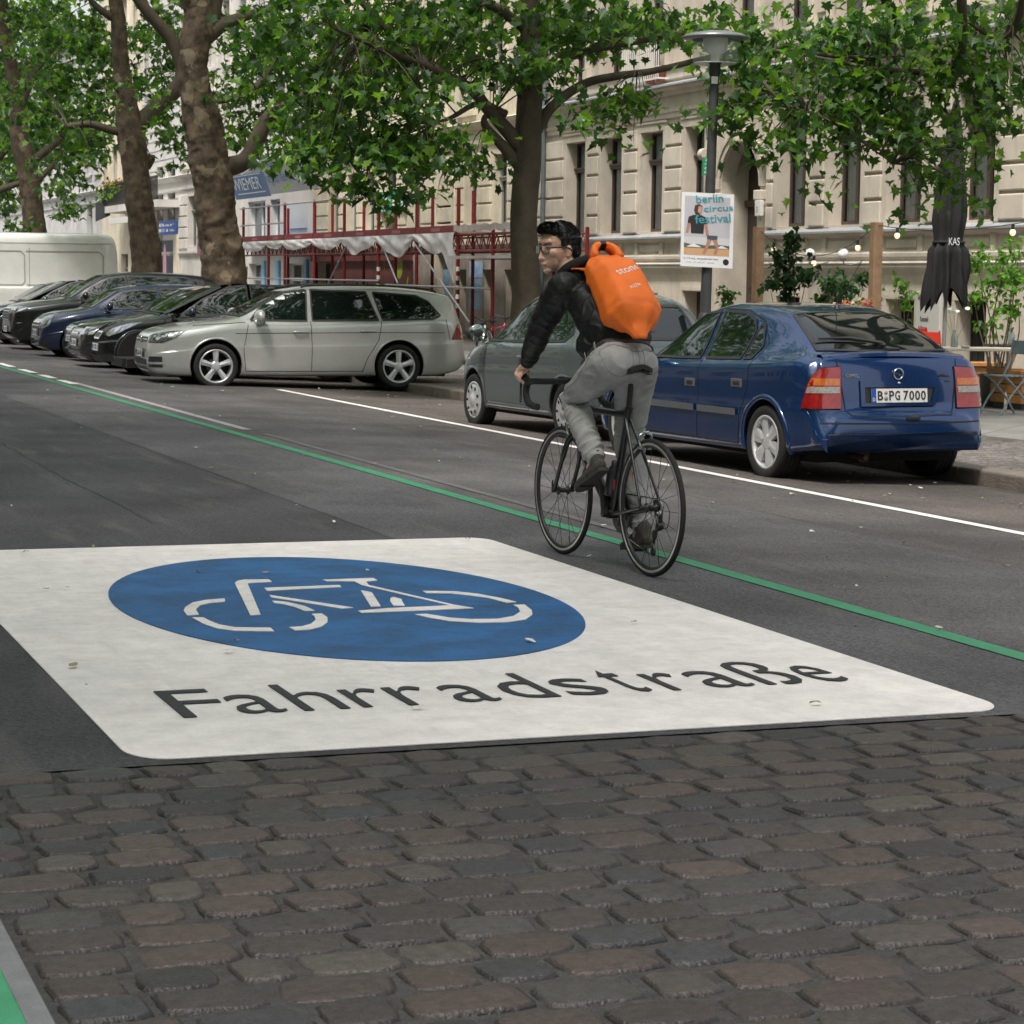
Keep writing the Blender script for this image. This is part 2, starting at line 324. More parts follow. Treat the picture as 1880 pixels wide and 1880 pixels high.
# kerb and pavement
granite = mat('kerb_granite', (.20, .17, .145), .75, var=.3, vscale=5, bump=.5, bscale=60)
m = MB(); rnd = random.Random(5); y = -12
while y < 200:
    L = rnd.uniform(.9, 1.15); dx = rnd.uniform(-.008, .008)
    m.box((10.045+dx, y+.006, -.35), (10.32+dx, y+L-.006, -.05+rnd.uniform(-.004, .004)), bev=.018); y += L
m.build('kerb', granite, kind='structure')
slab = bpy.data.materials.new('pavement_slabs'); slab.use_nodes = True
def _slab(m, kind):
    N = m.node_tree; L = N.links; b = N.nodes['Principled BSDF']; b.inputs['Roughness'].default_value = .8
    tc = N.nodes.new('ShaderNodeTexCoord')
    if kind == 'slab':
        br = N.nodes.new('ShaderNodeTexBrick'); mp = N.nodes.new('ShaderNodeMapping'); mp.inputs['Rotation'].default_value = (0, 0, radians(45)); L.new(tc.outputs['Object'], mp.inputs[0]); L.new(mp.outputs[0], br.inputs['Vector'])
        br.inputs['Scale'].default_value = 1; br.inputs['Brick Width'].default_value = .8; br.inputs['Row Height'].default_value = .8; br.inputs['Mortar Size'].default_value = .008; br.offset = 0
        br.inputs['Color1'].default_value = (.27, .255, .23, 1); br.inputs['Color2'].default_value = (.23, .22, .2, 1); br.inputs['Mortar'].default_value = (.08, .075, .07, 1); src = br.outputs['Color']; hgt = br.outputs['Fac']
    else:
        v = N.nodes.new('ShaderNodeTexVoronoi'); v.feature = 'DISTANCE_TO_EDGE'; v.inputs['Scale'].default_value = 14; L.new(tc.outputs['Object'], v.inputs['Vector'])
        v2 = N.nodes.new('ShaderNodeTexVoronoi'); v2.inputs['Scale'].default_value = 14; L.new(tc.outputs['Object'], v2.inputs['Vector'])
        r = N.nodes.new('ShaderNodeMapRange'); r.inputs[1].default_value = .0; r.inputs[2].default_value = .10; L.new(v.outputs['Distance'], r.inputs[0])
        s = N.nodes.new('ShaderNodeSeparateColor'); L.new(v2.outputs['Color'], s.inputs[0])
        cr_ = N.nodes.new('ShaderNodeValToRGB'); cr_.color_ramp.elements[0].color = (.12, .108, .095, 1); cr_.color_ramp.elements[1].color = (.26, .235, .21, 1); L.new(s.outputs[0], cr_.inputs[0])
        mx = N.nodes.new('ShaderNodeMix'); mx.data_type = 'RGBA'; L.new(r.outputs[0], mx.inputs['Factor']); mx.inputs['A'].default_value = (.05, .045, .04, 1); L.new(cr_.outputs[0], mx.inputs['B']); src = mx.outputs['Result']; hgt = r.outputs[0]
    nz = N.nodes.new('ShaderNodeTexNoise'); nz.inputs['Scale'].default_value = 1.2; nz.inputs['Detail'].default_value = 8; L.new(tc.outputs['Object'], nz.inputs['Vector'])
    mr = N.nodes.new('ShaderNodeMapRange'); mr.inputs[1].default_value = .3; mr.inputs[2].default_value = .7; mr.inputs[3].default_value = .75; mr.inputs[4].default_value = 1.15; L.new(nz.outputs[0], mr.inputs[0])
    m2 = N.nodes.new('ShaderNodeMix'); m2.data_type = 'RGBA'; m2.blend_type = 'MULTIPLY'; m2.inputs['Factor'].default_value = 1; L.new(src, m2.inputs['A']); L.new(mr.outputs[0], m2.inputs['B']); L.new(m2.outputs['Result'], b.inputs['Base Color'])
    bp = N.nodes.new('ShaderNodeBump'); bp.inputs['Strength'].default_value = .6; bp.inputs['Distance'].default_value = .01; L.new(hgt, bp.inputs['Height']); L.new(bp.outputs[0], b.inputs['Normal'])
_slab(slab, 'slab'); mosaic = bpy.data.materials.new('mosaic_setts'); mosaic.use_nodes = True; _slab(mosaic, 'mosaic')
m = MB(); m.box((10.31, -12, -.34), (12.45, 300, -.056), 1); m.box((12.45, -12, -.34), (15.85, 300, -.052), 0); m.box((15.85, -12, -.34), (20.3, 300, -.056), 1)
m.build('pavement', [slab, mosaic], kind='structure')
# the far side of the street (behind the camera's left)
m = MB(); m.box((-9.3, -60, -.3), (-9, 300, .1)); m.build('kerb', granite, kind='structure')
m = MB(); m.box((-19, -60, -.3), (-9.3, 300, .095)); m.build('pavement', mosaic, kind='structure')
# ---- markings ----
def strip(name, x0, x1, ys, mt, dz=.004, label=None):
    m = MB(); n = 30; y0, y1 = ys; rnd = random.Random(int(x0*100))
    for s_ in range(n):
        a = y0+(y1-y0)*s_/n; b = y0+(y1-y0)*(s_+1)/n
        m.add([(x0, a, gz(x0)+dz), (x1, a, gz(x1)+dz), (x1, b, gz(x1)+dz), (x0, b, gz(x0)+dz)], [(0, 1, 2, 3)])
    m.build(name, mt, kind='structure'); 
strip('green_lane_line', 4.905, 5.02, (2, 6.0), green_paint); strip('green_lane_line', 4.905, 5.02, (Yc, 60), green_paint)
strip('white_parking_line', 7.95, 8.06, (6.8, 31.3), white_paint)
strip('faded_lane_line', 5.20, 5.28, (12, 21), faded); strip('faded_lane_line', 5.17, 5.27, (21.6, 31.5), paint('half_faded_paint', (.36, .35, .36), .3, 10))
for a, b in ((30.9, 32.1), (32.7, 33.8), (34.5, 35.8), (36.7, 38.3), (39.2, 40.7), (41.7, 43.1), (44.1, 45.6)): strip('lane_dash', 5.08, 5.21, (a, b), white_paint, .0045)
m = MB()
def rrect(x0, y0, x1, y1, r, n=8):
    P = []
    for cx, cy, a in ((x1-r, y1-r, 0), (x0+r, y1-r, 90), (x0+r, y0+r, 180), (x1-r, y0+r, 270)):
        for k in range(n+1): t = radians(a+90*k/n); P.append((cx+r*cos(t), cy+r*1.6*sin(t)*(.9)))
    return P
P = [(x+.006*noise.noise(Vector((x*3, y*3, 0))), y) for x, y in rrect(1.29, 6.82, 4.30, 12.16, .13)]
m.prism(P, (0, 0, .001), (1, 0, 0), (0, 1, 0), (0, 0, .003)); sq = m.build('painted_cycle_street_panel', white_paint, kind='structure')
m = MB(); m.prism([(2.805+.975*cos(2*pi*k/96), 9.895+1.675*sin(2*pi*k/96)) for k in range(96)], (0, 0, .005), (1, 0, 0), (0, 1, 0), (0, 0, .003)); m.build('blue_disc', blue_paint, sq)
SYM = [[(2.335,10.076),(2.243,10.05),(2.172,9.985),(2.11,9.853),(2.081,9.752),(2.065,9.607),(2.117,9.618),(2.138,9.772),(2.182,9.889),(2.236,9.949),(2.313,9.978)],
[(2.071,9.543),(2.078,9.354),(2.105,9.216),(2.158,9.137),(2.307,9.08),(2.317,9.175),(2.246,9.2),(2.18,9.228),(2.137,9.315),(2.122,9.42),(2.117,9.53)],
[(2.581,9.511),(2.626,9.517),(2.618,9.396),(2.583,9.269),(2.525,9.151),(2.459,9.087),(2.395,9.082),(2.393,9.17),(2.449,9.178),(2.505,9.239),(2.553,9.345),(2.575,9.443)],
[(2.52,9.951),(2.573,9.899),(2.614,9.756),(2.62,9.608),(2.575,9.613),(2.566,9.732),(2.54,9.832),(2.51,9.877)],
[(2.5,10.582),(2.534,10.659),(2.569,10.685),(2.684,10.665),(2.677,10.58),(2.555,10.56),(2.368,9.551),(2.321,9.539)],
[(2.59,10.378),(2.952,10.389),(2.941,10.321),(2.579,10.278)],[(2.554,10.136),(2.806,9.65),(2.748,9.64),(2.543,10.061)],
[(2.926,10.592),(3.177,10.594),(3.171,10.507),(3.107,10.48),(3.083,10.352),(3.258,9.623),(3.308,9.503),(3.206,9.498),(2.795,9.49),(2.797,9.552),(2.944,9.595),(3.234,9.611),(3.051,10.361),(3.057,10.504),(2.932,10.536)],
[(2.995,10.183),(3.025,10.109),(2.933,9.663),(2.888,9.661)],[(3.051,9.903),(3.074,9.931),(3.089,9.859),(3.067,9.778),(3.04,9.653),(2.992,9.666),(3.022,9.814)],
[(3.264,10.097),(3.401,10.046),(3.477,9.941),(3.53,9.777),(3.555,9.64),(3.503,9.625),(3.48,9.791),(3.43,9.888),(3.364,9.98),(3.26,10.022)],
[(3.511,9.557),(3.561,9.553),(3.529,9.376),(3.486,9.252),(3.405,9.121),(3.309,9.073),(3.187,9.089),(3.084,9.164),(3.028,9.286),(3.002,9.39),(3.055,9.389),(3.115,9.255),(3.19,9.191),(3.299,9.17),(3.393,9.233),(3.465,9.347),(3.502,9.475)]]
m = MB()
for p in SYM: m.prism(p, (0, 0, .009), (1, 0, 0), (0, 1, 0), (0, 0, .003))
m.build('bicycle_symbol', white_paint, sq)
LET = [('F', 1.574, 1.752, 7.375, 7.875), ('a', 1.772, 1.93, 7.385, 7.73), ('h', 1.982, 2.14, 7.385, 7.888), ('r', 2.187, 2.315, 7.39, 7.735), ('r', 2.345, 2.48, 7.385, 7.735), ('a', 2.532, 2.685, 7.385, 7.72), ('d', 2.742, 2.90, 7.40, 7.889), ('s', 2.95, 3.103, 7.40, 7.73), ('t', 3.172, 3.255, 7.41, 7.862), ('r', 3.325, 3.445, 7.405, 7.75), ('a', 3.485, 3.655, 7.41, 7.75), ('ß', 3.70, 3.875, 7.41, 7.90), ('e', 3.915, 4.04, 7.41, 7.76)]
join('lettering', [text('l', ch, .4, (a, lo, .0075), (1, 0, 0), (0, 1, 0), black_paint, width=b-a, height=hi-lo, bold=-.002) for ch, a, b, lo, hi in LET], sq)
# crack, tar seams
tar = mat('tar_seam', (.018, .018, .019), .5)
def wiggle(name, pts, w, z=.003, amp=.03, fr=3):
    pts = bez([(x, y, 0) for x, y in pts], 40); m = MB(); vs = []
    for i, p in enumerate(pts):
        x = p.x+amp*noise.noise(Vector((0, p.y*fr, 3)))+amp*.5*noise.noise(Vector((5, p.y*fr*4, 3))); ww = w*(.35+1.1*abs(noise.noise(Vector((9, p.y*fr*2, 1)))))
        vs += [(x-ww, p.y, gz(x)+z), (x+ww, p.y, gz(x)+z)]
    m.add(vs, [(2*i, 2*i+1, 2*i+3, 2*i+2) for i in range(len(pts)-1)]); m.build(name, tar, kind='structure')
wiggle('road_crack', [(2.74, 26), (2.72, 20.2), (2.69, 18.4), (2.67, 16.3), (2.69, 14.6), (2.69, 14.1), (2.67, 13.4)], .0075)
wiggle('road_seam', [(3.80, 12.2), (3.79, 20), (3.81, 28), (3.82, 40)], .004, .003, .006, .5)
wiggle('road_seam', [(6.78, 7), (6.81, 14), (7.0, 18.6), (6.86, 21), (6.77, 25.3), (6.8, 31)], .0045, .003, .012, .5)
# ================= buildings =================
glass = bpy.data.materials.new('window_glass'); glass.use_nodes = True
def _glass(m, tint, rough=.02, mixmin=.12):
    N = m.node_tree; L = N.links; N.nodes.clear(); o = N.nodes.new('ShaderNodeOutputMaterial'); t = N.nodes.new('ShaderNodeBsdfTransparent'); g = N.nodes.new('ShaderNodeBsdfGlossy')
    t.inputs[0].default_value = tint; g.inputs['Roughness'].default_value = rough; f = N.nodes.new('ShaderNodeFresnel'); f.inputs[0].default_value = 1.5
    a = N.nodes.new('ShaderNodeMath'); a.operation = 'ADD'; a.inputs[1].default_value = mixmin; L.new(f.outputs[0], a.inputs[0]); mx = N.nodes.new('ShaderNodeMixShader')
    L.new(a.outputs[0], mx.inputs[0]); L.new(t.outputs[0], mx.inputs[1]); L.new(g.outputs[0], mx.inputs[2]); L.new(mx.outputs[0], o.inputs[0])
_glass(glass, (.86, .9, .92, 1), mixmin=.04)
def stucco(name, c, dirt=.22, wash=1): 
    m = mat(name, c, .85, var=dirt, vscale=.9, bump=.15, bscale=60); N = m.node_tree; L = N.links; b = N.nodes['Principled BSDF']
    tc = N.nodes.new('ShaderNodeTexCoord'); mp = N.nodes.new('ShaderNodeMapping'); mp.inputs['Scale'].default_value = (3, 3, .35); L.new(tc.outputs['Object'], mp.inputs[0])
    n = N.nodes.new('ShaderNodeTexNoise'); n.inputs['Scale'].default_value = 1.8; n.inputs['Detail'].default_value = 10; n.inputs['Roughness'].default_value = .7; L.new(mp.outputs[0], n.inputs['Vector'])
    r = N.nodes.new('ShaderNodeMapRange'); r.inputs[1].default_value = .52; r.inputs[2].default_value = .75; r.inputs[4].default_value = .45*wash; L.new(n.outputs[0], r.inputs[0])
    src = b.inputs['Base Color'].links[0].from_socket; mx = N.nodes.new('ShaderNodeMix'); mx.data_type = 'RGBA'; L.new(r.outputs[0], mx.inputs['Factor']); L.new(src, mx.inputs['A']); mx.inputs['B'].default_value = tuple(x*.55 for x in c)+(1,)
    L.new(mx.outputs['Result'], b.inputs['Base Color']); return m
beige = stucco('beige_stucco', (.55, .49, .41)); cream = stucco('cream_stucco', (.60, .54, .42)); paleg = stucco('pale_stucco', (.58, .55, .50)); whites = stucco('white_stucco', (.56, .54, .51), .12)
greys = stucco('grey_stucco', (.45, .44, .43)); graff = stucco('soiled_plaster', (.36, .31, .27), .4)
lead = mat('lead_flashing', (.42, .43, .45), .45, metal=.3, var=.2, vscale=4)
darkwood = mat('dark_window_frame', (.060, .042, .034), .45); greyframe = mat('grey_window_frame', (.25, .26, .25), .5); whiteframe = mat('white_window_frame', (.7, .7, .68), .5)
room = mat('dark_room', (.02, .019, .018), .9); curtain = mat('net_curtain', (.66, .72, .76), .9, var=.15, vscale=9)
redbrown = mat('red_brown_shop_paint', (.13, .035, .03), .6, var=.25, vscale=3); darkdoor = mat('dark_door_paint', (.05, .03, .022), .5)
def wallgrid(mb, X, Y0, Y1, z0, z1, ops, depth=.28, mi=0, rev=0):
    ys = sorted({Y0, Y1, *[o[0] for o in ops], *[o[1] for o in ops]}); zs = sorted({z0, z1, *[o[2] for o in ops], *[o[3] for o in ops]})
    ys = [y for y in ys if Y0 <= y <= Y1]; zs = [z for z in zs if z0 <= z <= z1]
    for a, b in zip(ys, ys[1:]):
        for c, d in zip(zs, zs[1:]):
            my, mz = (a+b)/2, (c+d)/2
            if any(o[0] < my < o[1] and o[2] < mz < o[3] for o in ops): continue
            mb.add([(X, a, c), (X, a, d), (X, b, d), (X, b, c)], [(0, 1, 2, 3)], mi)
    for a, b, c, d in [o[:4] for o in ops]:
        x2 = X+depth
        mb.add([(X, a, c), (x2, a, c), (x2, a, d), (X, a, d)], [(0, 1, 2, 3)], rev); mb.add([(X, b, c), (X, b, d), (x2, b, d), (x2, b, c)], [(0, 1, 2, 3)], rev)
        mb.add([(X, a, d), (x2, a, d), (x2, b, d), (X, b, d)], [(0, 1, 2, 3)], rev); mb.add([(X, a, c), (X, b, c), (x2, b, c), (x2, a, c)], [(0, 1, 2, 3)], rev)
def window(par, X, a, b, c, d, fm=None, trans=.7, curt=1, mull=True, seed=0):
    """casement: frame mesh with pane and curtain as sub-parts"""
    fm = fm or darkwood; m = MB(); t = .055; x0, x1 = X-.04, X+.03
    for y0, y1, z0, z1 in ((a, a+t, c, d), (b-t, b, c, d)): m.box((x0, y0, z0), (x1, y1, z1))
    m.box((x0, a+t, c), (x1, b-t, c+t*1.3)); m.box((x0, a+t, d-t), (x1, b-t, d))
    zt = c+(d-c)*trans
    if trans: m.box((x0-.05, a+t, zt-.045), (x1, b-t, zt+.045)); m.box((x0-.08, a+.01, zt+.03), (x0-.045, b-.01, zt+.065))
    if mull:
        my = (a+b)/2; m.box((x0-.015, my-.045, c+t*1.3), (x1, my+.045, (zt-.045) if trans else d-t)); 
        if trans: m.box((x0, my-.025, zt+.045), (x1, my+.025, d-t))
    w_ = m.build('window', fm, par)
    p = MB(); p.add([(X, a+.02, c+.02), (X, a+.02, d-.02), (X, b-.02, d-.02), (X, b-.02, c+.02)], [(0, 1, 2, 3)]); p.build('pane', glass, w_)
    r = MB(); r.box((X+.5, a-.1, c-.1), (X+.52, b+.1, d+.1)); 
    q = MB(); rr = random.Random(int(seed*7+a*13)); 
    if curt:
        def fold(y0, y1):
            k = max(4, int((y1-y0)/.05)); q.grid(lambda i, j: (X+.06+.015*sin(i*k*2.2), y0+(y1-y0)*i, c+.03+(d-c-.05)*j), k*3, 1)
        wl = (b-a)
        fold(a+.03, a+wl*rr.uniform(.08, .2)); fold(b-wl*rr.uniform(.45, .6), b-.03)
        q.build('curtain', curtain, w_)
    r.build('backing', room, w_)
    return w_
def rustic(mb, X, a, b, z0, z1, h=.43, mi=0, off=.065, bev=.022):
    n = max(1, round((z1-z0)/h)); h = (z1-z0)/n
    for k in range(n): mb.box((X-off, a, z0+k*h+.026), (X+.02, b, z0+(k+1)*h-.026), mi, bev=bev)
def band(mb, Y0, Y1, prof, X, mi=0):
    """moulding: prof = [(projection, z)...] extruded along the street"""
    P = [(X-p, z) for p, z in prof]+[(X+.05, prof[-1][1]), (X+.05, prof[0][1])]
    vs = [(x, Y0, z) for x, z in P]+[(x, Y1, z) for x, z in P]; n = len(P)
    mb.add(vs, [(i, (i+1) % n, n+(i+1) % n, n+i)[::-1] for i in range(n)]+[tuple(range(n)), tuple(range(n, 2*n))[::-1]], mi)
XF = 20.0
def main_building():
    E = empty('apartment_building', (XF, 40, 0), 0, 'beige stucco apartment house with rusticated ground floor and arched entrance behind the cafe terrace', 'building')
    Em = Matrix.Translation((-XF, -40, 0))
    Y0, Y1 = 24.0, 52.6; near = [50.0, 47.84, 45.6, 43.42, 39.0, 36.9, 34.77, 32.48, 30.2, 27.9, 25.6]
    near[3] = 43.5
    ops = [(y, y+(1.18 if y != 43.5 else .95), 2.50, 4.62) for y in near]
    base = [(y+.1, y+1.05, .05, 1.18) for y in near if y not in (43.5, 36.9)]
    base += [(43.15, 44.4, -.05, 1.25), (37.45, 38.35, -.05, 1.98)]
    arch = (40.95, 42.72, -.05, 4.20)
    up = [(y, y+1.18, 6.0, 8.3) for y in near if y != 43.5]+[(41.25, 42.43, 6.0, 8.3)]
    up2 = [(y, y+1.18, z, z+2.1) for z in (10, 13.8) for y in near if y > 24]
    wl = MB(); wallgrid(wl, XF, Y0, Y1, -.06, 18, ops+base+[arch]+up+up2, .3)
    # arch spandrels
    cy, r, zs = (arch[0]+arch[1])/2, (arch[1]-arch[0])/2, 3.30
    for sgn in (-1, 1):
        P = [(cy+sgn*r, 4.2), (cy+sgn*r, zs)]+[(cy+sgn*r*cos(t), zs+(4.2-zs)*sin(t)) for t in [pi/2*k/10 for k in range(1, 11)]]
        wl.prism(P, (XF+.001, 0, 0), (0, 1, 0), (0, 0, 1), (.3, 0, 0))
    # deep porch behind the arch
    wl.add([(XF+.3, arch[1], -.05), (XF+.62, arch[1], -.05), (XF+.62, arch[1], 4.2), (XF+.3, arch[1], 4.2)], [(0, 1, 2, 3)]); wl.add([(XF+.3, arch[0], -.05), (XF+.3, arch[0], 4.2), (XF+.62, arch[0], 4.2), (XF+.62, arch[0], -.05)], [(0, 1, 2, 3)])
    # casings round the windows, piers of rusticated blocks
    ed = sorted(ops, key=lambda o: o[0])
    for o in ed:
        for y0, y1 in ((o[0]-.16, o[0]-.001), (o[1]+.001, o[1]+.16)): wl.box((XF-.03, y0, 2.46), (XF+.03, y1, 4.72))
        wl.box((XF-.034, o[0]-.16, 4.621), (XF+.03, o[1]+.16, 4.78)); wl.box((XF-.06, o[0]-.19, 4.78), (XF+.03, o[1]+.19, 4.83))
    segs = []
    marks = [Y0]+[v for o in ed for v in (o[0]-.17, o[1]+.17)]+[Y1-.05]
    marks = [q for q in marks]
    for i in range(0, len(marks)-1, 2):
        a, b = marks[i], marks[i+1]
        if a < 41 < b or a < 42 < b:
            rustic(wl, XF, a, 40.6, 2.46, 4.72); rustic(wl, XF, 43.02, b, 2.46, 4.72) if b > 43.1 else None
        elif b > a+.1: rustic(wl, XF, a, b, 2.46, 4.72)
    # arch surround with keystone
    for k in range(14):
        t0, t1 = pi*k/14, pi*(k+1)/14
        for rr, w_, off in ((r+.02, .12, .05), (r+.14, .1, .08)):
            P = [(cy+rr*cos(t0), zs+rr*1.02*sin(t0)), (cy+(rr+w_)*cos(t0), zs+(rr+w_)*1.02*sin(t0)), (cy+(rr+w_)*cos(t1), zs+(rr+w_)*1.02*sin(t1)), (cy+rr*cos(t1), zs+rr*1.02*sin(t1))]
            wl.prism(P, (XF-off, 0, 0), (0, 1, 0), (0, 0, 1), (off+.02, 0, 0))
    for y in (arch[0]-.22, arch[1]+.02):
        wl.box((XF-.07, y, -.05), (XF+.02, y+.2, 2.95), bev=.01); wl.box((XF-.11, y-.03, 2.95), (XF+.02, y+.23, 3.03)); wl.box((XF-.14, y-.05, 3.03), (XF+.02, y+.25, 3.22), bev=.02)
    wl.box((XF-.2, cy-.16, 4.15), (XF+.02, cy+.16, 4.72), bev=.05)
    wl.sphere((XF-.2, cy, 4.45), .15, 12, 10, sc3=(.9, .75, 1.2))
    for y in (arch[0]-.5, arch[1]+.28):   # scroll brackets
        wl.box((XF-.16, y+.03, 3.9), (XF+.02, y+.2, 4.72), bev=.03); wl.cyl((XF-.2, y+.02, 4.0), (XF-.2, y+.21, 4.0), .12, 14); wl.cyl((XF-.17, y+.02, 4.6), (XF-.17, y+.21, 4.6), .09, 14)
    # entablature, cornice, string courses
    band(wl, Y0, Y1, [(.03, 4.84), (.06, 4.86), (.06, 4.95), (.09, 4.97), (.09, 5.02), (.05, 5.04), (.05, 5.30), (.14, 5.33), (.17, 5.40), (.28, 5.44), (.30, 5.50), (.0, 5.56)], XF)
    for y in [a for a in near]: pass
    band(wl, Y0, 40.7, [(.0, 1.45), (.04, 1.60), (.10, 1.70), (.12, 1.74), (.12, 1.80), (.04, 1.86), (.09, 1.92), (.09, 1.98), (.02, 2.03), (.02, 2.26), (.07, 2.29), (.13, 2.33), (.15, 2.38)], XF)
    band(wl, 43.0, Y1, [(.0, 1.45), (.04, 1.60), (.10, 1.70), (.12, 1.74), (.12, 1.80), (.04, 1.86), (.09, 1.92), (.09, 1.98), (.02, 2.03), (.02, 2.26), (.07, 2.29), (.13, 2.33), (.15, 2.38)], XF)
    for o in ed:                        # panels under the windows, kept between pilaster strips
        if 40 < o[0] < 43: continue
        for y0, y1 in ((o[0]-.15, o[0]-.0), (o[1]-.0, o[1]+.15)): wl.box((XF-.075, y0, 1.99), (XF+.02, y1, 2.285))
        wl.box((XF-.05, o[0]+.08, 2.07), (XF+.02, o[1]-.08, 2.22), bev=.012)
    for a, b, c, d in base:             # basement openings: stepped surrounds
        for k, (e, q) in enumerate(((.02, .05), (.10, .03))):
            wl.box((XF-q, a-e-.08, -.05), (XF+.02, a-e, d+e)); wl.box((XF-q, b+e, -.05), (XF+.02, b+e+.08, d+e)); wl.box((XF-q-.002, a-e-.08, d+e), (XF+.02, b+e+.08, d+e+.08))
        wl.box((XF+.24, a, c), (XF+.34, a+.06, d), 0)
    for z in (5.9,): band(wl, Y0, Y1, [(.0, 5.62), (.05, 5.66), (.05, 5.84), (.1, 5.88), (.1, 5.95)], XF)
    for o in up:
        for y0, y1 in ((o[0]-.2, o[0]), (o[1], o[1]+.2)): wl.box((XF-.08, y0, 5.95), (XF+.02, y1, 8.4), bev=.01); wl.box((XF-.12, y0-.02, 5.96), (XF+.02, y1+.02, 6.25))
        wl.box((XF-.12, o[0]-.22, 8.401), (XF+.02, o[1]+.22, 8.6)); wl.prism([(o[0]-.35, 8.6), (o[1]+.35, 8.6), ((o[0]+o[1])/2, 9.0)], (XF-.2, 0, 0), (0, 1, 0), (0, 0, 1), (.22, 0, 0))
    for a, b in zip(sorted(up), sorted(up)[1:]):
        if b[0]-a[1] > .5: wl.box((XF-.035, a[1]+.27, 6.35), (XF+.02, b[0]-.27, 8.2), bev=.01)
    wobj = wl.build('wall', beige, E); wobj.matrix_parent_inverse = Em
    fl = MB()
    fl.add([(XF-.31, Y0, 5.505), (XF-.31, Y1, 5.505), (XF+.0, Y1, 5.60), (XF+.0, Y0, 5.60)], [(0, 1, 2, 3)]); fl.box((XF-.33, Y0, 5.47), (XF-.308, Y1, 5.505))
    for a, b in ((Y0, 40.7), (43, Y1)): fl.add([(XF-.17, a, 2.385), (XF-.17, b, 2.385), (XF-.0, b, 2.455), (XF-.0, a, 2.455)], [(0, 1, 2, 3)]); fl.box((XF-.185, a, 2.35), (XF-.168, b, 2.386)); fl.box((XF-.14, a, 1.80), (XF-.02, b, 1.815))
    f_ = fl.build('cornice_flashing', lead, E); f_.matrix_parent_inverse = Em
    for o in ops+up:
        ww = window(E, XF+.28, o[0], o[1], o[2], o[3], seed=o[2]); ww.matrix_parent_inverse = Em
    for o in up2:
        ww = window(E, XF+.28, o[0], o[1], o[2], o[3], curt=0, seed=1, mull=False); ww.matrix_parent_inverse = Em
    for o in base:
        m = MB(); m.box((XF+.28, o[0], o[2]), (XF+.33, o[1], o[3])); 
        if o[3] < 1.2: 
            for k in range(5): m.box((XF+.22, o[0]+.1+k*.19, o[2]), (XF+.24, o[0]+.12+k*.19, o[3]))
        d = m.build('basement_window' if o[2] > 0 else 'basement_door', darkdoor if o[2] <= 0 else room, E); d.matrix_parent_inverse = Em
    m = MB(); m.box((XF+.60, arch[0], -.05), (XF+.66, arch[1], 4.25))
    for k in (0, 1): m.box((XF+.57, arch[0]+.08+k*.84, .1), (XF+.6, arch[0]+.8+k*.84, 1.2), bev=.01); m.box((XF+.57, arch[0]+.08+k*.84, 1.35), (XF+.6, arch[0]+.8+k*.84, 2.8), bev=.01)
    m.box((XF+.52, arch[0], 2.95), (XF+.6, arch[1], 3.08))
    d = m.build('entrance_door', darkdoor, E); d.matrix_parent_inverse = Em
    # small balcony grille above the second window
    m = MB(); y0, y1 = 45.3, 47.3
    for z in (5.66, 6.42): m.box((XF-.3, y0, z), (XF-.27, y1, z+.03))
    for k in range(19): y = y0+.02+k*(y1-y0-.06)/18; m.box((XF-.295, y, 5.69), (XF-.28, y+.018, 6.42))
    for y in (y0, y1-.02): m.box((XF-.27, y, 6.42), (XF, y+.02, 6.45)); m.box((XF-.27, y, 5.66), (XF, y+.02, 5.69))
    g = m.build('balcony_railing', whiteframe, E); g.matrix_parent_inverse = Em
    m = MB(); m.cyl((XF-.12, Y1-.15, -.05), (XF-.12, Y1-.15, 17.5), .06, 12); 
    for z in (1.2, 3.4, 5.1, 8): m.cyl((XF-.12, Y1-.15, z), (XF-.12, Y1-.15, z+.08), .075, 12)
    g = m.build('downpipe', mat('zinc_pipe', (.16, .19, .2), .5, metal=.4), E); g.matrix_parent_inverse = Em
    m = MB(); m.box((XF-.3, Y0-.2, 17.6), (XF+9, Y1, 18.3)); m.prism([(XF-.2, 18.3), (XF+8, 18.3), (XF+4, 21)], (0, Y0, 0), (1, 0, 0), (0, 0, 1), (0, Y1-Y0, 0))
    g = m.build('roof', mat('roof_tiles', (.12, .06, .045), .8), E); g.matrix_parent_inverse = Em
    # backing body so that no light leaks through the house
    m = MB(); m.box((XF+.9, Y0, -.05), (XF+9, Y1-.01, 18)); g = m.build('rear_body', greys, E); g.matrix_parent_inverse = Em
    return E
main_building()
# two clay pots on the balcony, house number lamp box
for y, h in ((45.55, .28), (46.1, .22)):
    p = MB(); p.lathe((XF-.14, y, 5.62), (0, 0, 1), [(.0, 0), (.09, 0), (.13, h), (.145, h), (.145, h+.03), (.11, h+.03), (.1, h-.04), (0, h-.04)], 14)
    p.build('flower_pot', mat('terracotta', (.35, .12, .06), .8), label='terracotta pot on the balcony railing ledge, %s' % ('the taller one' if h > .25 else 'the lower one'), cat='flower pot')
hb = MB(); hb.box((XF-.16, 40.62, 2.72), (XF-.075, 40.85, 3.02), bev=.012); hbo = hb.build('house_number_box', mat('lamp_glass_white', (.75, .74, .7), .35), label='white illuminated house number box beside the arched entrance', cat='house number')
text('numeral', '3', .16, (XF-.163, 40.79, 2.79), (0, -1, 0), (0, 0, 1), mat('black_print', (.02, .02, .02), .5), hbo)
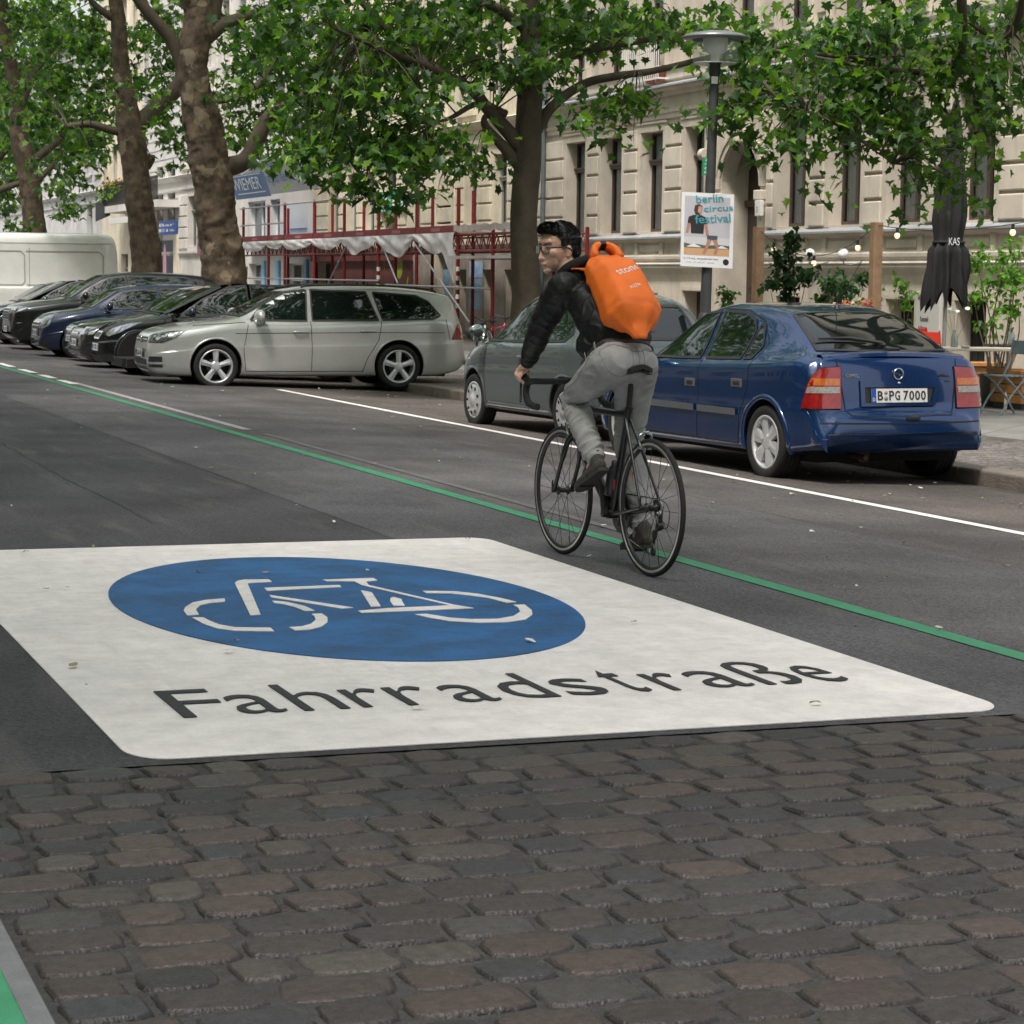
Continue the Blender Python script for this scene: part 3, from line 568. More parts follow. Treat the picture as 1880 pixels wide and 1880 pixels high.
def simple_house(Y0, Y1, H, m_, label, ops, shop=None, X=XF, floors=(5.9, 9.4, 12.9), name='apartment_building', fm=None, blocks=True, joints=None, upw=None):
    E = empty(name, (X, (Y0+Y1)/2, 0), 0, label, 'building'); Em = Matrix.Translation((-X, -(Y0+Y1)/2, 0))
    upo = []
    for z in floors:
        if z+2.3 > H: continue
        n = upw or max(2, int((Y1-Y0)/2.3)); st = (Y1-Y0)/n
        upo += [(Y0+st*(k+.5)-.55, Y0+st*(k+.5)+.55, z, z+2.2) for k in range(n)]
    wl = MB(); wallgrid(wl, X, Y0, Y1, -.06, H, ops+upo, .3)
    wl.add([(X, Y0, -.06), (X+9, Y0, -.06), (X+9, Y0, H), (X, Y0, H)], [(0, 1, 2, 3)])
    low = sorted([o for o in ops if o[2] > 1.8 and o[3] < 5.5], key=lambda o: o[0])
    if blocks and low:
        marks = [Y0]+[v for o in low for v in (o[0]-.12, o[1]+.12)]+[Y1-.03]
        for i in range(0, len(marks)-1, 2):
            if marks[i+1]-marks[i] > .12: rustic(wl, X, marks[i], marks[i+1], 2.5, 4.7, .42, bev=.015)
    band(wl, Y0, Y1, [(.03, 4.84), (.07, 4.9), (.07, 5.0), (.04, 5.03), (.04, 5.25), (.2, 5.35), (.25, 5.45), (.0, 5.52)], X)
    if not shop: band(wl, Y0, Y1, [(.0, 2.2), (.06, 2.26), (.1, 2.34), (.1, 2.42)], X)
    for a, b, c, d in upo:
        for y0, y1 in ((a-.18, a), (b, b+.18)): wl.box((X-.07, y0, c-.1), (X+.02, y1, d+.1))
        wl.box((X-.13, a-.28, d+.101), (X+.02, b+.28, d+.3)); wl.box((X-.1, a-.2, c-.22), (X+.02, b+.2, c-.101))
        for q in range(3): wl.sphere((X-.1, a+.1+q*.45, c-.35), .1, 8, 6, sc3=(1, 1, 1.6)) if z < 7 else None
    wobj = wl.build('wall', m_, E); wobj.matrix_parent_inverse = Em
    for o in ops+upo:
        if len(o) > 4: continue
        ww = window(E, X+.26, o[0], o[1], o[2], o[3], fm or greyframe, trans=.7 if o[3]-o[2] > 1.5 else 0, curt=1 if o[2] > 1.8 and o[2] < 9 else 0, mull=o[1]-o[0] > .8, seed=o[2]); ww.matrix_parent_inverse = Em
    m = MB(); m.box((X-.3, Y0, H), (X+9, Y1, H+.5)); m.prism([(X-.2, H+.5), (X+8, H+.5), (X+4, H+2.6)], (0, Y0, 0), (1, 0, 0), (0, 0, 1), (0, Y1-Y0, 0))
    g = m.build('roof', mat('roof_tiles', (.12, .06, .045), .8), E); g.matrix_parent_inverse = Em
    m = MB(); m.box((X+.9, Y0+.02, -.05), (X+9, Y1-.02, H-.02)); g = m.build('rear_body', greys, E); g.matrix_parent_inverse = Em
    return E, Em
fy = lambda px, py=450: at(px, py, X=XF).y
# cream house with the second arched entrance, behind the scaffold
yA, yB = 52.62, fy(577)
win2 = [(fy(930), fy(905), 2.55, 4.6), (fy(875), fy(853), 2.55, 4.6), (fy(622), fy(604), 2.55, 4.6), (fy(655), fy(637), 2.55, 4.6), (fy(688), fy(668), 2.55, 4.6), (fy(728), fy(706), 2.55, 4.6), (fy(772), fy(748), 2.55, 4.6)]
dr = (fy(833), fy(806), -.05, 4.3, 'd'); shopb = [(fy(612), fy(584), -.05, 1.9, 'd'), (fy(680), fy(658), .3, 1.3, 'd'), (fy(722), fy(698), .3, 1.3, 'd'), (fy(860), fy(842), -.05, 1.7, 'd'), (fy(905), fy(890), -.05, 1.7, 'd'), (fy(948), fy(930), -.05, 1.7, 'd')]
E2, E2m = simple_house(yA, yB, 17.5, cream, 'cream stucco house with graffiti base behind the red scaffold and slim tree', win2+[dr]+shopb)
m = MB(); cy = (dr[0]+dr[1])/2; r = (dr[1]-dr[0])/2; zs = 3.3
for sgn in (-1, 1): m.prism([(cy+sgn*r, 4.3), (cy+sgn*r, zs)]+[(cy+sgn*r*cos(t), zs+1.0*sin(t)) for t in [pi/2*k/8 for k in range(1, 9)]], (XF+.001, 0, 0), (0, 1, 0), (0, 0, 1), (.28, 0, 0))
for k in range(12):
    t0, t1 = pi*k/12, pi*(k+1)/12; m.prism([(cy+r*cos(t0), zs+sin(t0)), (cy+(r+.3)*cos(t0), zs+1.25*sin(t0)), (cy+(r+.3)*cos(t1), zs+1.25*sin(t1)), (cy+r*cos(t1), zs+sin(t1))], (XF-.09, 0, 0), (0, 1, 0), (0, 0, 1), (.1, 0, 0))
m.box((XF-.1, dr[0]-.3, -.05), (XF+.02, dr[0]-.01, 3.3), bev=.02); m.box((XF-.1, dr[1]+.01, -.05), (XF+.02, dr[1]+.3, 3.3), bev=.02)
g = m.build('arch_surround', cream, E2); g.matrix_parent_inverse = E2m
m = MB(); m.box((XF+.29, dr[0], -.05), (XF+.35, dr[1], 4.3)); m.box((XF+.2, dr[0], 2.4), (XF+.29, dr[1], 2.6)); g = m.build('entrance_door', mat('dark_green_door', (.03, .04, .035), .5), E2); g.matrix_parent_inverse = E2m
for o in shopb: m = MB(); m.box((XF+.27, o[0], o[2]), (XF+.31, o[1], o[3])); g = m.build('shop_door' if o[2] < 0 else 'shop_window', room, E2); g.matrix_parent_inverse = E2m
# red-brown shopfront skin and soiled plaster base on the cream house
m = MB(); ya, yb = fy(762), fy(578); so_ = [(o[0], o[1], o[2], o[3]) for o in shopb[:3]]
wallgrid(m, XF-.06, ya, yb, -.05, 2.0, so_, .06); m.box((XF-.16, ya, 1.95), (XF-.061, yb, 2.12)); g = m.build('red_shopfront', redbrown, E2, label='dark red painted shopfront with graffiti'); g.matrix_parent_inverse = E2m
m = MB(); wallgrid(m, XF-.05, yA, ya-.01, -.05, 2.15, [(o[0], o[1], o[2], o[3]) for o in shopb[3:]]+[(dr[0]-.3, dr[1]+.3, -.05, 2.15)], .05); g = m.build('soiled_plaster_base', graff, E2); g.matrix_parent_inverse = E2m
# painted ovals (graffiti) and stuck-on blue posters
lime = mat('lime_graffiti', (.35, .45, .04), .7); bluep = mat('blue_poster_paper', (.08, .3, .62), .7, var=.35, vscale=6, col2=(.5, .62, .7))
m = MB(); cyo, czo = at(733, 490, X=XF-.062).yz
m.prism([(cyo+.33*cos(t), czo+.34*sin(t)) for t in [2*pi*k/24 for k in range(24)]], (XF-.066, 0, 0), (0, 1, 0), (0, 0, 1), (.004, 0, 0)); c2 = at(706, 480, X=XF-.062); m.prism([(c2.y-.1, c2.z+.3), (c2.y+.1, c2.z+.3), (c2.y, c2.z-.3)], (XF-.066, 0, 0), (0, 1, 0), (0, 0, 1), (.004, 0, 0))
c2 = at(748, 525, X=XF-.062); m.prism([(c2.y-.12, c2.z+.25), (c2.y+.0, c2.z+.25), (c2.y+.25, c2.z-.25), (c2.y+.1, c2.z-.25)], (XF-.066, 0, 0), (0, 1, 0), (0, 0, 1), (.004, 0, 0))
g = m.build('lime_green_graffiti', lime, E2); g.matrix_parent_inverse = E2m
g = text('faded_graffiti_lettering', 'sunno', .45, at(692, 490, X=XF-.062)+Vector((-.004, 0, 0)), (0, -1, 0), (0, 0, 1), mat('tan_graffiti', (.32, .2, .13), .8), E2); g.matrix_parent_inverse = E2m
for x0, y0, x1, y1 in ((814, 495, 832, 525), (816, 527, 830, 556), (862, 480, 886, 510), (864, 513, 884, 535), (862, 537, 882, 568)):
    a, b = at(x0, y0, X=XF-.052), at(x1, y1, X=XF-.052); m = MB(); m.box((XF-.056, b.y, b.z), (XF-.0505, a.y, a.z)); g = m.build('blue_wall_poster', bluep, E2); g.matrix_parent_inverse = E2m
# white house with the workshop, blue awning edge and slanted signboard
yC = fy(432)
ops3 = [(fy(487), fy(455), 2.75, 4.1), (fy(514), fy(496), 2.75, 4.1), (fy(455), fy(448), .2, 1.8), (fy(487), fy(457), .1, 1.9), (fy(560), fy(526), .1, 1.9)]
E3, E3m = simple_house(yB+.01, yC, 18.2, whites, 'white house with the blue and grey signboard above its shop windows', ops3, shop=True, blocks=False, fm=whiteframe)
m = MB(); a, b = at(562, 372, X=XF-.05), at(530, 420, X=XF-.05); m.box((XF-.06, a.y, b.z), (XF-.005, b.y, a.z)); tb = m.build('notice_board', mat('board_grey', (.5, .53, .55), .6), E3); tb.matrix_parent_inverse = E3m
m = MB()
for k in range(6): z = a.z-.12-k*.12; m.box((XF-.064, a.y+.08, z), (XF-.061, b.y-.08-.15*(k % 2), z+.04))
g = m.build('notice_lines', greyframe, tb); g.matrix_parent_inverse = E3m
s0, s1 = at(585, 346, X=XF-.5), at(434, 360, X=XF-.5); zt = at(585, 298, X=XF-.5).z; zb = s0.z
sb = empty('shop_signboard', (XF-.5, s0.y, zb), 0, 'slanted blue and grey repair shop signboard above the scaffold walkway', 'sign'); sbm = Matrix.Translation((-(XF-.5), -s0.y, -zb))
ysp = at(497, 340, X=XF-.5).y; m = MB(); up = Vector((-.28, 0, zt-zb)); m.obox((XF-.5, s0.y, zb), (0, ysp-s0.y, 0), up, (.03, 0, 0)); g = m.build('grey_panel', mat('sign_grey', (.42, .43, .43), .5), sb); g.matrix_parent_inverse = sbm
m = MB(); m.obox((XF-.5, ysp+.002, zb-.05), (0, s1.y-ysp, 0), up*1.0, (.03, 0, 0)); g = m.build('blue_panel', mat('sign_blue', (.10, .20, .36), .5), sb); g.matrix_parent_inverse = sbm
un = up.normalized(); o1 = Vector((XF-.56, s1.y-.35, zb))+un*.24
g = text('lettering', 'WIEMER', .5, o1, (0, -1, 0), un, mat('sign_white', (.7, .72, .75), .5), sb, width=(s1.y-ysp)*.8, height=.42); g.matrix_parent_inverse = sbm
o1 = Vector((XF-.55, ysp-.1, zb))+un*.25
g = text('lettering', 'repariert alles!', .45, o1, (0, -1, 0), un, mat('sign_blue', (.10, .20, .36)), sb, width=(ysp-s0.y)*.88, height=.5); g.matrix_parent_inverse = sbm
m = MB(); o1 = Vector((XF-.56, 0, zb))+un*.10; m.obox((o1.x, ysp+.3, o1.z), (0, (s1.y-ysp)*.8, 0), un*.04, (.003, 0, 0)); o1 = Vector((XF-.56, 0, zb))+un*.74; m.obox((o1.x, ysp+.3, o1.z), (0, (s1.y-ysp)*.8, 0), un*.03, (.003, 0, 0)); g = m.build('sign_rules', MATS['sign_white'], sb); g.matrix_parent_inverse = sbm
m = MB()
for y in (s0.y+.4, (s0.y+s1.y)/2, s1.y-.5): m.cyl((XF-.45, y, zt), (XF, y, zt+.3), .02, 6)
g = m.build('bracket', greyframe, sb); g.matrix_parent_inverse = sbm
# blue awning valance
m = MB(); a, b = at(570, 444, X=XF-.5), at(440, 438, X=XF-.5); m.obox((XF-.5, a.y, b.z-.30), (0, b.y-a.y, 0), (.0, 0, .20), (.5, 0, .12)); g = m.build('awning', mat('blue_awning', (.02, .13, .42), .7), E3, label='blue awning edge over the shop window'); g.matrix_parent_inverse = E3m
for px in (487, 513, 565): m = MB(); y = fy(px); m.box((XF-.1, y-.18, .05), (XF-.03, y+.18, 2.0)); g = m.build('blue_pilaster', mat('light_blue_paint', (.2, .42, .62), .6), E3); g.matrix_parent_inverse = E3m
# remaining houses towards the far end
yD = fy(330)
E4, E4m = simple_house(yC+.01, yD, 18, paleg, 'pale house with a narrow round-arched bay hidden behind the thick tree trunk', [(fy(362), fy(345), 2.6, 4.6), (fy(420), fy(400), 2.6, 4.6), (fy(373), fy(360), .0, 1.4)], blocks=True)
yE = fy(262)
E5, E5m = simple_house(yD+.01, yE, 17, whites, 'bright white house with dark joint lines beside the thick tree trunk', [(fy(322), fy(308), 3.4, 6.0), (fy(300), fy(288), 3.4, 6.0)], blocks=False, floors=(9.4, 12.9))
m = MB()
for k in range(24): z = 3.3+k*.42; m.box((XF-.012, yD+.05, z), (XF-.002, yE-.05, z+.03))
g = m.build('joint_lines', greyframe, E5); g.matrix_parent_inverse = E5m
m = MB(); m.box((XF-.05, fy(323), -.05), (XF-.005, fy(298), 2.9)); g = m.build('entrance_door', mat('navy_door', (.012, .03, .06), .4), E5); g.matrix_parent_inverse = E5m
for pa, pb in ((298, 290), (331, 323)): m = MB(); m.box((XF-.12, fy(pb) if pb > pa else fy(pa), -.05), (XF-.01, fy(pa) if pb > pa else fy(pb), 3.2)); g = m.build('ochre_pilaster', cream, E5); g.matrix_parent_inverse = E5m
m = MB(); m.sphere((XF-.35, fy(318), 1.6), .55, 14, 10, sc3=(.12, .5, 2.1)); g = m.build('shop_flag', mat('mauve_cloth', (.36, .20, .25), .8), E5); g.matrix_parent_inverse = E5m
yF = fy(188)
E6, E6m = simple_house(yE+.01, yF, 15, cream, 'yellow ochre shop house under the iron balcony with flowers', [(fy(235), fy(222), .2, 2.4), (fy(262), fy(250), .2, 2.4)], shop=True, blocks=False, floors=(4.9, 8.4, 11.6))
m = MB(); a, b = at(288, 385, X=XF-1), at(190, 395, X=XF-1); m.box((XF-1.0, a.y, 4.2), (XF, b.y, 4.5)); 
g = m.build('balcony_slab', whites, E6); g.matrix_parent_inverse = E6m
m = MB(); n = 60
for k in range(n+1): y = a.y+(b.y-a.y)*k/n; m.box((XF-.99, y, 4.5), (XF-.96, y+.03, 5.4))
m.box((XF-1.0, a.y, 5.4), (XF-.94, b.y, 5.47)); m.box((XF-1.0, a.y, 4.52), (XF-.95, b.y, 4.6)); g = m.build('balcony_railing', mat('black_iron', (.02, .02, .02), .5), E6); g.matrix_parent_inverse = E6m
E7, E7m = simple_house(yF+.01, 165, 13, greys, 'light grey rendered house beyond the balcony house', [(fy(170), fy(160), 3.2, 5.4)], blocks=False, shop=True, floors=(6.4, 9.8))
m = MB(); a, b = at(262, 402, X=18.9), at(200, 420, X=18.9); m.box((18.88, a.y, b.z), (18.95, b.y, a.z), bev=.01)
# small shop signs on the far houses
def flat_sign(name, x0, y0, x1, y1, X, m_, label, txt=None, tm=None, w=.06, cat='sign', ty=None):
    a, b = at(x1, y0, X=X), at(x0, y1, X=X); E = MB(); E.box((X, a.y, b.z), (X+w, b.y, a.z), bev=.008); o = E.build(name, m_, label=label, cat=cat)
    if txt: 
        for k, t in [q for q in enumerate(txt) if q[1]]: h = (a.z-b.z)/(len(txt)+.6); text('lettering', t, h*.8, (X-.004, b.y-.06, a.z-h*(k+1)), (0, -1, 0), (0, 0, 1), tm, o, width=(b.y-a.y)*.85)
    return o
flat_sign('shop_sign', 292, 404, 324, 432, 19.0, mat('deep_blue_sign', (.02, .07, .25), .5), 'deep blue shop sign with pale lettering left of the white house', ['Bar', 'Eis'], MATS['sign_white'])
flat_sign('shop_sign', 362, 385, 384, 468, 19.2, mat('maroon_banner', (.22, .10, .12), .7), 'dull red hanging banner with black lettering beside the thick trunk', ['S', '', 'Pro', 'Wi'], MATS['black_print'])
flat_sign('shop_sign', 200, 397, 236, 412, 18.9, mat('cream_board', (.6, .6, .58), .5), 'pale grey box sign under the iron balcony', None)
a, b = at(192, 378, X=19), at(168, 410, X=19); m = MB(); m.obox((18.6, a.y, b.z), (0, .08, 0), (.66, 0, .30), (0, 0, .85)); m.build('shop_sign', mat('dark_sign', (.05, .055, .06), .4), label='dark angled blade sign left of the iron balcony', cat='sign')
o = flat_sign('cafe_sign', 689, 349, 742, 392, XF-.12, mat('sign_panel_white', (.7, .74, .7), .5), 'white sign with green bands and round green letters on the cream house')
gm = mat('sign_green', (.0, .27, .13), .5); a, b = at(742, 349, X=XF-.12), at(689, 392, X=XF-.12); m = MB(); H_ = a.z-b.z; m.box((XF-.125, a.y, a.z-H_*.27), (XF-.1205, b.y, a.z)); m.box((XF-.125, a.y, b.z), (XF-.1205, b.y, b.z+H_*.27))
for k in range(3): c = b.y-(b.y-a.y)*(.2+.3*k); m.prism([(c+.3*cos(t), (a.z+b.z)/2+.15*sin(t)*1) for t in [2*pi*q/20 for q in range(20)]], (XF-.126, 0, 0), (0, 1, 0), (0, 0, 1), (.004, 0, 0))
m.build('green_bands', gm, o)
for k, ch in enumerate('YYC'): c = b.y-(b.y-a.y)*(.2+.3*k); text('lettering', ch, .2, (XF-.129, c+.12, (a.z+b.z)/2-.08), (0, -1, 0), (0, 0, 1), MATS['sign_white'], o, width=.26, height=.17)
text('lettering', 'memo', .2, (XF-.129, b.y-.35, b.z+.04), (0, -1, 0), (0, 0, 1), MATS['sign_white'], o, width=1.2)
# houses on the opposite side (behind the camera's left, seen in reflections)
def opp(Y0, Y1, m_, label):
    E = empty('apartment_building', (-20, (Y0+Y1)/2, 0), 0, label, 'building'); Em = Matrix.Translation((20, -(Y0+Y1)/2, 0)); wl = MB(); wl.box((-30, Y0, 0), (-20, Y1, 18)); g = wl.build('wall', m_, E); g.matrix_parent_inverse = Em
    m = MB(); n = int((Y1-Y0)/2.4)
    for z in (1, 4.6, 8.2, 11.8, 15):
        for k in range(n): y = Y0+(Y1-Y0)*(k+.5)/n; m.box((-20.02, y-.55, z), (-19.97, y+.55, z+2.1))
    g = m.build('window_glazing', mat('dull_glazing', (.03, .035, .04), .15), E); g.matrix_parent_inverse = Em
opp(-50, -5, paleg, 'pale apartment house across the street, behind the camera'); m = MB(); eb = empty('apartment_building', (0, -66, 0), 0, 'brick coloured house added unseen far behind the camera, closing the street for reflections', 'building'); m.box((-30, -10, 0), (34, 0, 19)); m.build('wall', stucco('reddish_stucco', (.30, .20, .15)), eb)  # house added to close off the bright horizon in car window reflections
for wx in range(-26, 32, 3):
    for wz in (1, 4.6, 8.2, 11.8, 15): m = MB(); m.box((wx, .0, wz), (wx+1.3, .03, wz+2.1)); m.build('window', MATS.get('dull_glazing') or mat('dull_glazing', (.03, .035, .04), .15), eb)
opp(-4.9, 45, beige, 'beige apartment house across the street'); opp(45.1, 110, cream, 'long cream apartment house across the street')
# ================= cars =================
def carpaint(name, c, metal=.35, rough=.28):
    return mat(name, c, rough, metal=metal, coat=1.0, var=.08, vscale=1.5)
cglass = mat('car_glass', (.006, .010, .009), .03, spec=.9); blackpl = mat('black_plastic', (.022, .022, .024), .5, var=.2, vscale=20); rubber = mat('tyre_rubber', (.014, .014, .014), .8, var=.3, vscale=30)
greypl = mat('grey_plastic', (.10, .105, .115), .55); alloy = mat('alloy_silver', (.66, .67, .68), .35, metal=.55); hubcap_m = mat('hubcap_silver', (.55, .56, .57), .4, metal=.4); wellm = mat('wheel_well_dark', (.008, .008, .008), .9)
chrome = mat('chrome', (.75, .76, .78), .08, metal=1); lampglass = mat('headlamp_glass', (.30, .31, .32), .08, metal=.7, coat=1, var=.6, vscale=16); lampdark = mat('headlamp_housing', (.03, .03, .035), .15, coat=1)
redlamp = mat('red_lamp', (.25, .004, .006), .1, coat=1, var=.35, vscale=30); amberlamp = mat('amber_lamp', (.45, .11, .01), .12, coat=1, var=.3, vscale=40); clearlamp = mat('clear_lamp', (.27, .25, .22), .12, coat=1, var=.4, vscale=40)
platew = mat('plate_white', (.72, .72, .70), .4); plateb = mat('plate_blue', (.01, .08, .38), .4); seam = mat('panel_gap', (.004, .004, .005), .7); disc_m = mat('brake_disc', (.12, .11, .11), .4, metal=.8)
def interp(pts, x):
    """monotone-ish cubic through (x, value) points, x descending or ascending"""
    pts = sorted(pts); xs = [p[0] for p in pts]; ys = [p[1] for p in pts]
    if x <= xs[0]: return ys[0]
    if x >= xs[-1]: return ys[-1]
    i = max(k for k in range(len(xs)-1) if xs[k] <= x); h = xs[i+1]-xs[i]; t = (x-xs[i])/h
    def sl_(k):
        if k == 0 or k == len(xs)-1: return (ys[min(k+1, len(xs)-1)]-ys[max(k-1, 0)])/(xs[min(k+1, len(xs)-1)]-xs[max(k-1, 0)])
        a = (ys[k]-ys[k-1])/(xs[k]-xs[k-1]); b = (ys[k+1]-ys[k])/(xs[k+1]-xs[k]); return 0 if a*b <= 0 else 2*a*b/(a+b)
    m0, m1 = sl_(i)*h, sl_(i+1)*h
    return (2*t**3-3*t*t+1)*ys[i]+(t**3-2*t*t+t)*m0+(-2*t**3+3*t*t)*ys[i+1]+(t**3-t*t)*m1
class Car:
    def __init__(s, top, belt, low, wid, roofw, xs=None, crease=.55):
        s.top, s.belt, s.low, s.wid, s.roofw = top, belt, low, wid, roofw
        x0, x1 = min(p[0] for p in top), max(p[0] for p in top)
        ss = set(); n = 64
        for k in range(n+1): t = k/n; ss.add(round(x0+(x1-x0)*(.5-.5*cos(pi*t)), 4))
        for p in top+belt: 
            if x0 <= p[0] <= x1: ss.add(round(p[0], 4))
        S = sorted(ss); rings = []
        for x in S:
            zl, zb, zt, w, wr = (interp(q, x) for q in (low, belt, top, wid, roofw)); zt = max(zt, zb+.012); g = zt-zb; wr = min(wr, w*.97); zm = zl+(zb-zl)*crease
            P = [(0, zl), (.72*w, zl), (.93*w, zl+.02), (.975*w, zl+.08), (.99*w, zl+(zm-zl)*.55), (w, zm), (.992*w, zm+.03), (.988*w, zb-.09), (.97*w, zb-.03), (.945*w, zb),
                 (wr+(.93*w-wr)*.72, zb+g*.25), (wr+(.93*w-wr)*.36, zb+g*.60), (wr+(.93*w-wr)*.08, zb+g*.85), (wr*.90, zb+g*.955), (wr*.62, zb+g*.99), (0, zt)]
            if g < .16:
                k = max(0, min(1, (g-.04)/.12)); Q = [(.945*w, zb), (.90*w, zb+g*.35), (.82*w, zb+g*.62), (.70*w, zb+g*.8), (.52*w, zb+g*.92), (.3*w, zb+g*.98), (0, zt)]
                P = P[:9]+[(a[0]*(1-k)+b[0]*k, a[1]*(1-k)+b[1]*k) for a, b in zip(Q, P[9:])]
            C = bez([(0, a, b) for a, b in P], 3); half = [(x, c.y, c.z) for c in C]
            rings.append(half+[(x, -c[1], c[2]) for c in half[-2:0:-1]])
        n = len(rings[0]); V = [v for r in rings for v in r]; F = [(i*n+j, i*n+(j+1) % n, (i+1)*n+(j+1) % n, (i+1)*n+j) for i in range(len(rings)-1) for j in range(n)]
        F += [tuple(range(n))[::-1], tuple(range((len(rings)-1)*n, len(rings)*n))]
        s.V, s.F = V, F; s.bvh = BVHTree.FromPolygons([Vector(v) for v in V], F); s.x0, s.x1 = x0, x1
    def body(s, arches, paint, parent, depth=.24, W=.9):
        me = bpy.data.meshes.new('body'); me.from_pydata(s.V, [], s.F); me.polygons.foreach_set('use_smooth', [True]*len(s.F)); me.materials.append(paint); me.materials.append(wellm)
        bm = bmesh.new(); bm.from_mesh(me); bmesh.ops.recalc_face_normals(bm, faces=bm.faces)
        for e in bm.edges:
            if len(e.link_faces) == 2 and e.calc_face_angle(0) > radians(62): e.smooth = False
        bm.to_mesh(me); bm.free()
        o = bpy.data.objects.new('body', me); sc.collection.objects.link(o)
        c = MB()
        for ax, r, z in arches:
            for sg in (1, -1): c.cyl((ax, sg*(W-depth), z), (ax, sg*(W+.3), z), r, 40, smooth=False)
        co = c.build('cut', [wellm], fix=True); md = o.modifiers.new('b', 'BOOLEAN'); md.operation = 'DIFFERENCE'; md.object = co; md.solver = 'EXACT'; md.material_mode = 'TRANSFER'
        dg = bpy.context.evaluated_depsgraph_get(); m2 = bpy.data.meshes.new_from_object(o.evaluated_get(dg)); o.modifiers.clear(); o.data = m2; m2.name = 'body'; bpy.data.objects.remove(co)
        bm = bmesh.new(); bm.from_mesh(m2); seen = set(); isl = []
        for v in bm.verts:
            if v.index in seen: continue
            st = [v]; seen.add(v.index); comp = []
            while st:
                q = st.pop(); comp.append(q)
                for e in q.link_edges:
                    w_ = e.other_vert(q)
                    if w_.index not in seen: seen.add(w_.index); st.append(w_)
            isl.append(comp)
        big = max(isl, key=len); bmesh.ops.delete(bm, geom=[v for c_ in isl if c_ is not big for v in c_], context='VERTS'); bm.to_mesh(m2); bm.free()
        o.parent = parent; return o
    def hit(s, p, d):
        h = s.bvh.ray_cast(Vector(p)-Vector(d)*6, Vector(d)); return (h[0], h[1]) if h[0] is not None else None
    def panel(s, mb, poly, O, U, V, D, off=.004, step=.07, mi=0):
        O, U, V, D = map(Vector, (O, U, V, D)); D = D.normalized(); bm = bmesh.new()
        vs = [bm.verts.new((a, b, 0)) for a, b in poly]; f = bm.faces.new(vs)
        a0, a1 = min(p[0] for p in poly), max(p[0] for p in poly); b0, b1 = min(p[1] for p in poly), max(p[1] for p in poly)
        for lo, hi, nv in ((a0, a1, (1, 0, 0)), (b0, b1, (0, 1, 0))):
            k = max(1, int((hi-lo)/step))
            for i in range(1, k): c = lo+(hi-lo)*i/k; bmesh.ops.bisect_plane(bm, geom=bm.verts[:]+bm.edges[:]+bm.faces[:], plane_co=Vector(nv)*c, plane_no=nv)
        bm.verts.index_update(); out = []; last = None
        for v in bm.verts:
            p = O+U*v.co.x+V*v.co.y; h = s.hit(p, D)
            if h is None:
                n = s.bvh.find_nearest(p); h = (n[0], n[1])
            nn = h[1] if h[1].dot(D) < 0 else -h[1]
            out.append(h[0]+nn*off)
        fl = U.cross(V).dot(D) > 0
        fs = [[v.index for v in f.verts] for f in bm.faces]; fs = [f[::-1] for f in fs] if fl else fs; bm.free(); mb.add(out, fs, mi, True)
    def side(s, mb, poly, sg=1, off=.004, mi=0, step=.07): s.panel(mb, poly, (0, 0, 0), (1, 0, 0), (0, 0, 1), (0, -sg, 0), off, step, mi)
    def line(s, mb, pts, w, D, off=.002, mi=0, plane='side', n=14):
        """thin gap or trim line following the bodywork"""
        D = Vector(D); P = []
        for a, b in zip(pts, pts[1:]): P += [Vector(a).lerp(Vector(b), k/n) for k in range(n)]
        P.append(Vector(pts[-1])); vs = []
        for i, p in enumerate(P):
            d = (P[min(i+1, len(P)-1)]-P[max(0, i-1)]).normalized(); sdir = d.cross(D).normalized()*w/2
            for q in (p-sdir, p+sdir):
                h = s.hit(q, D)
                if h is None: nr = s.bvh.find_nearest(q); h = (nr[0], nr[1])
                nn = h[1] if h[1].dot(D) < 0 else -h[1]; vs.append(h[0]+nn*off)
        mb.add(vs, [(2*i, 2*i+1, 2*i+3, 2*i+2) for i in range(len(P)-1)], mi, True)
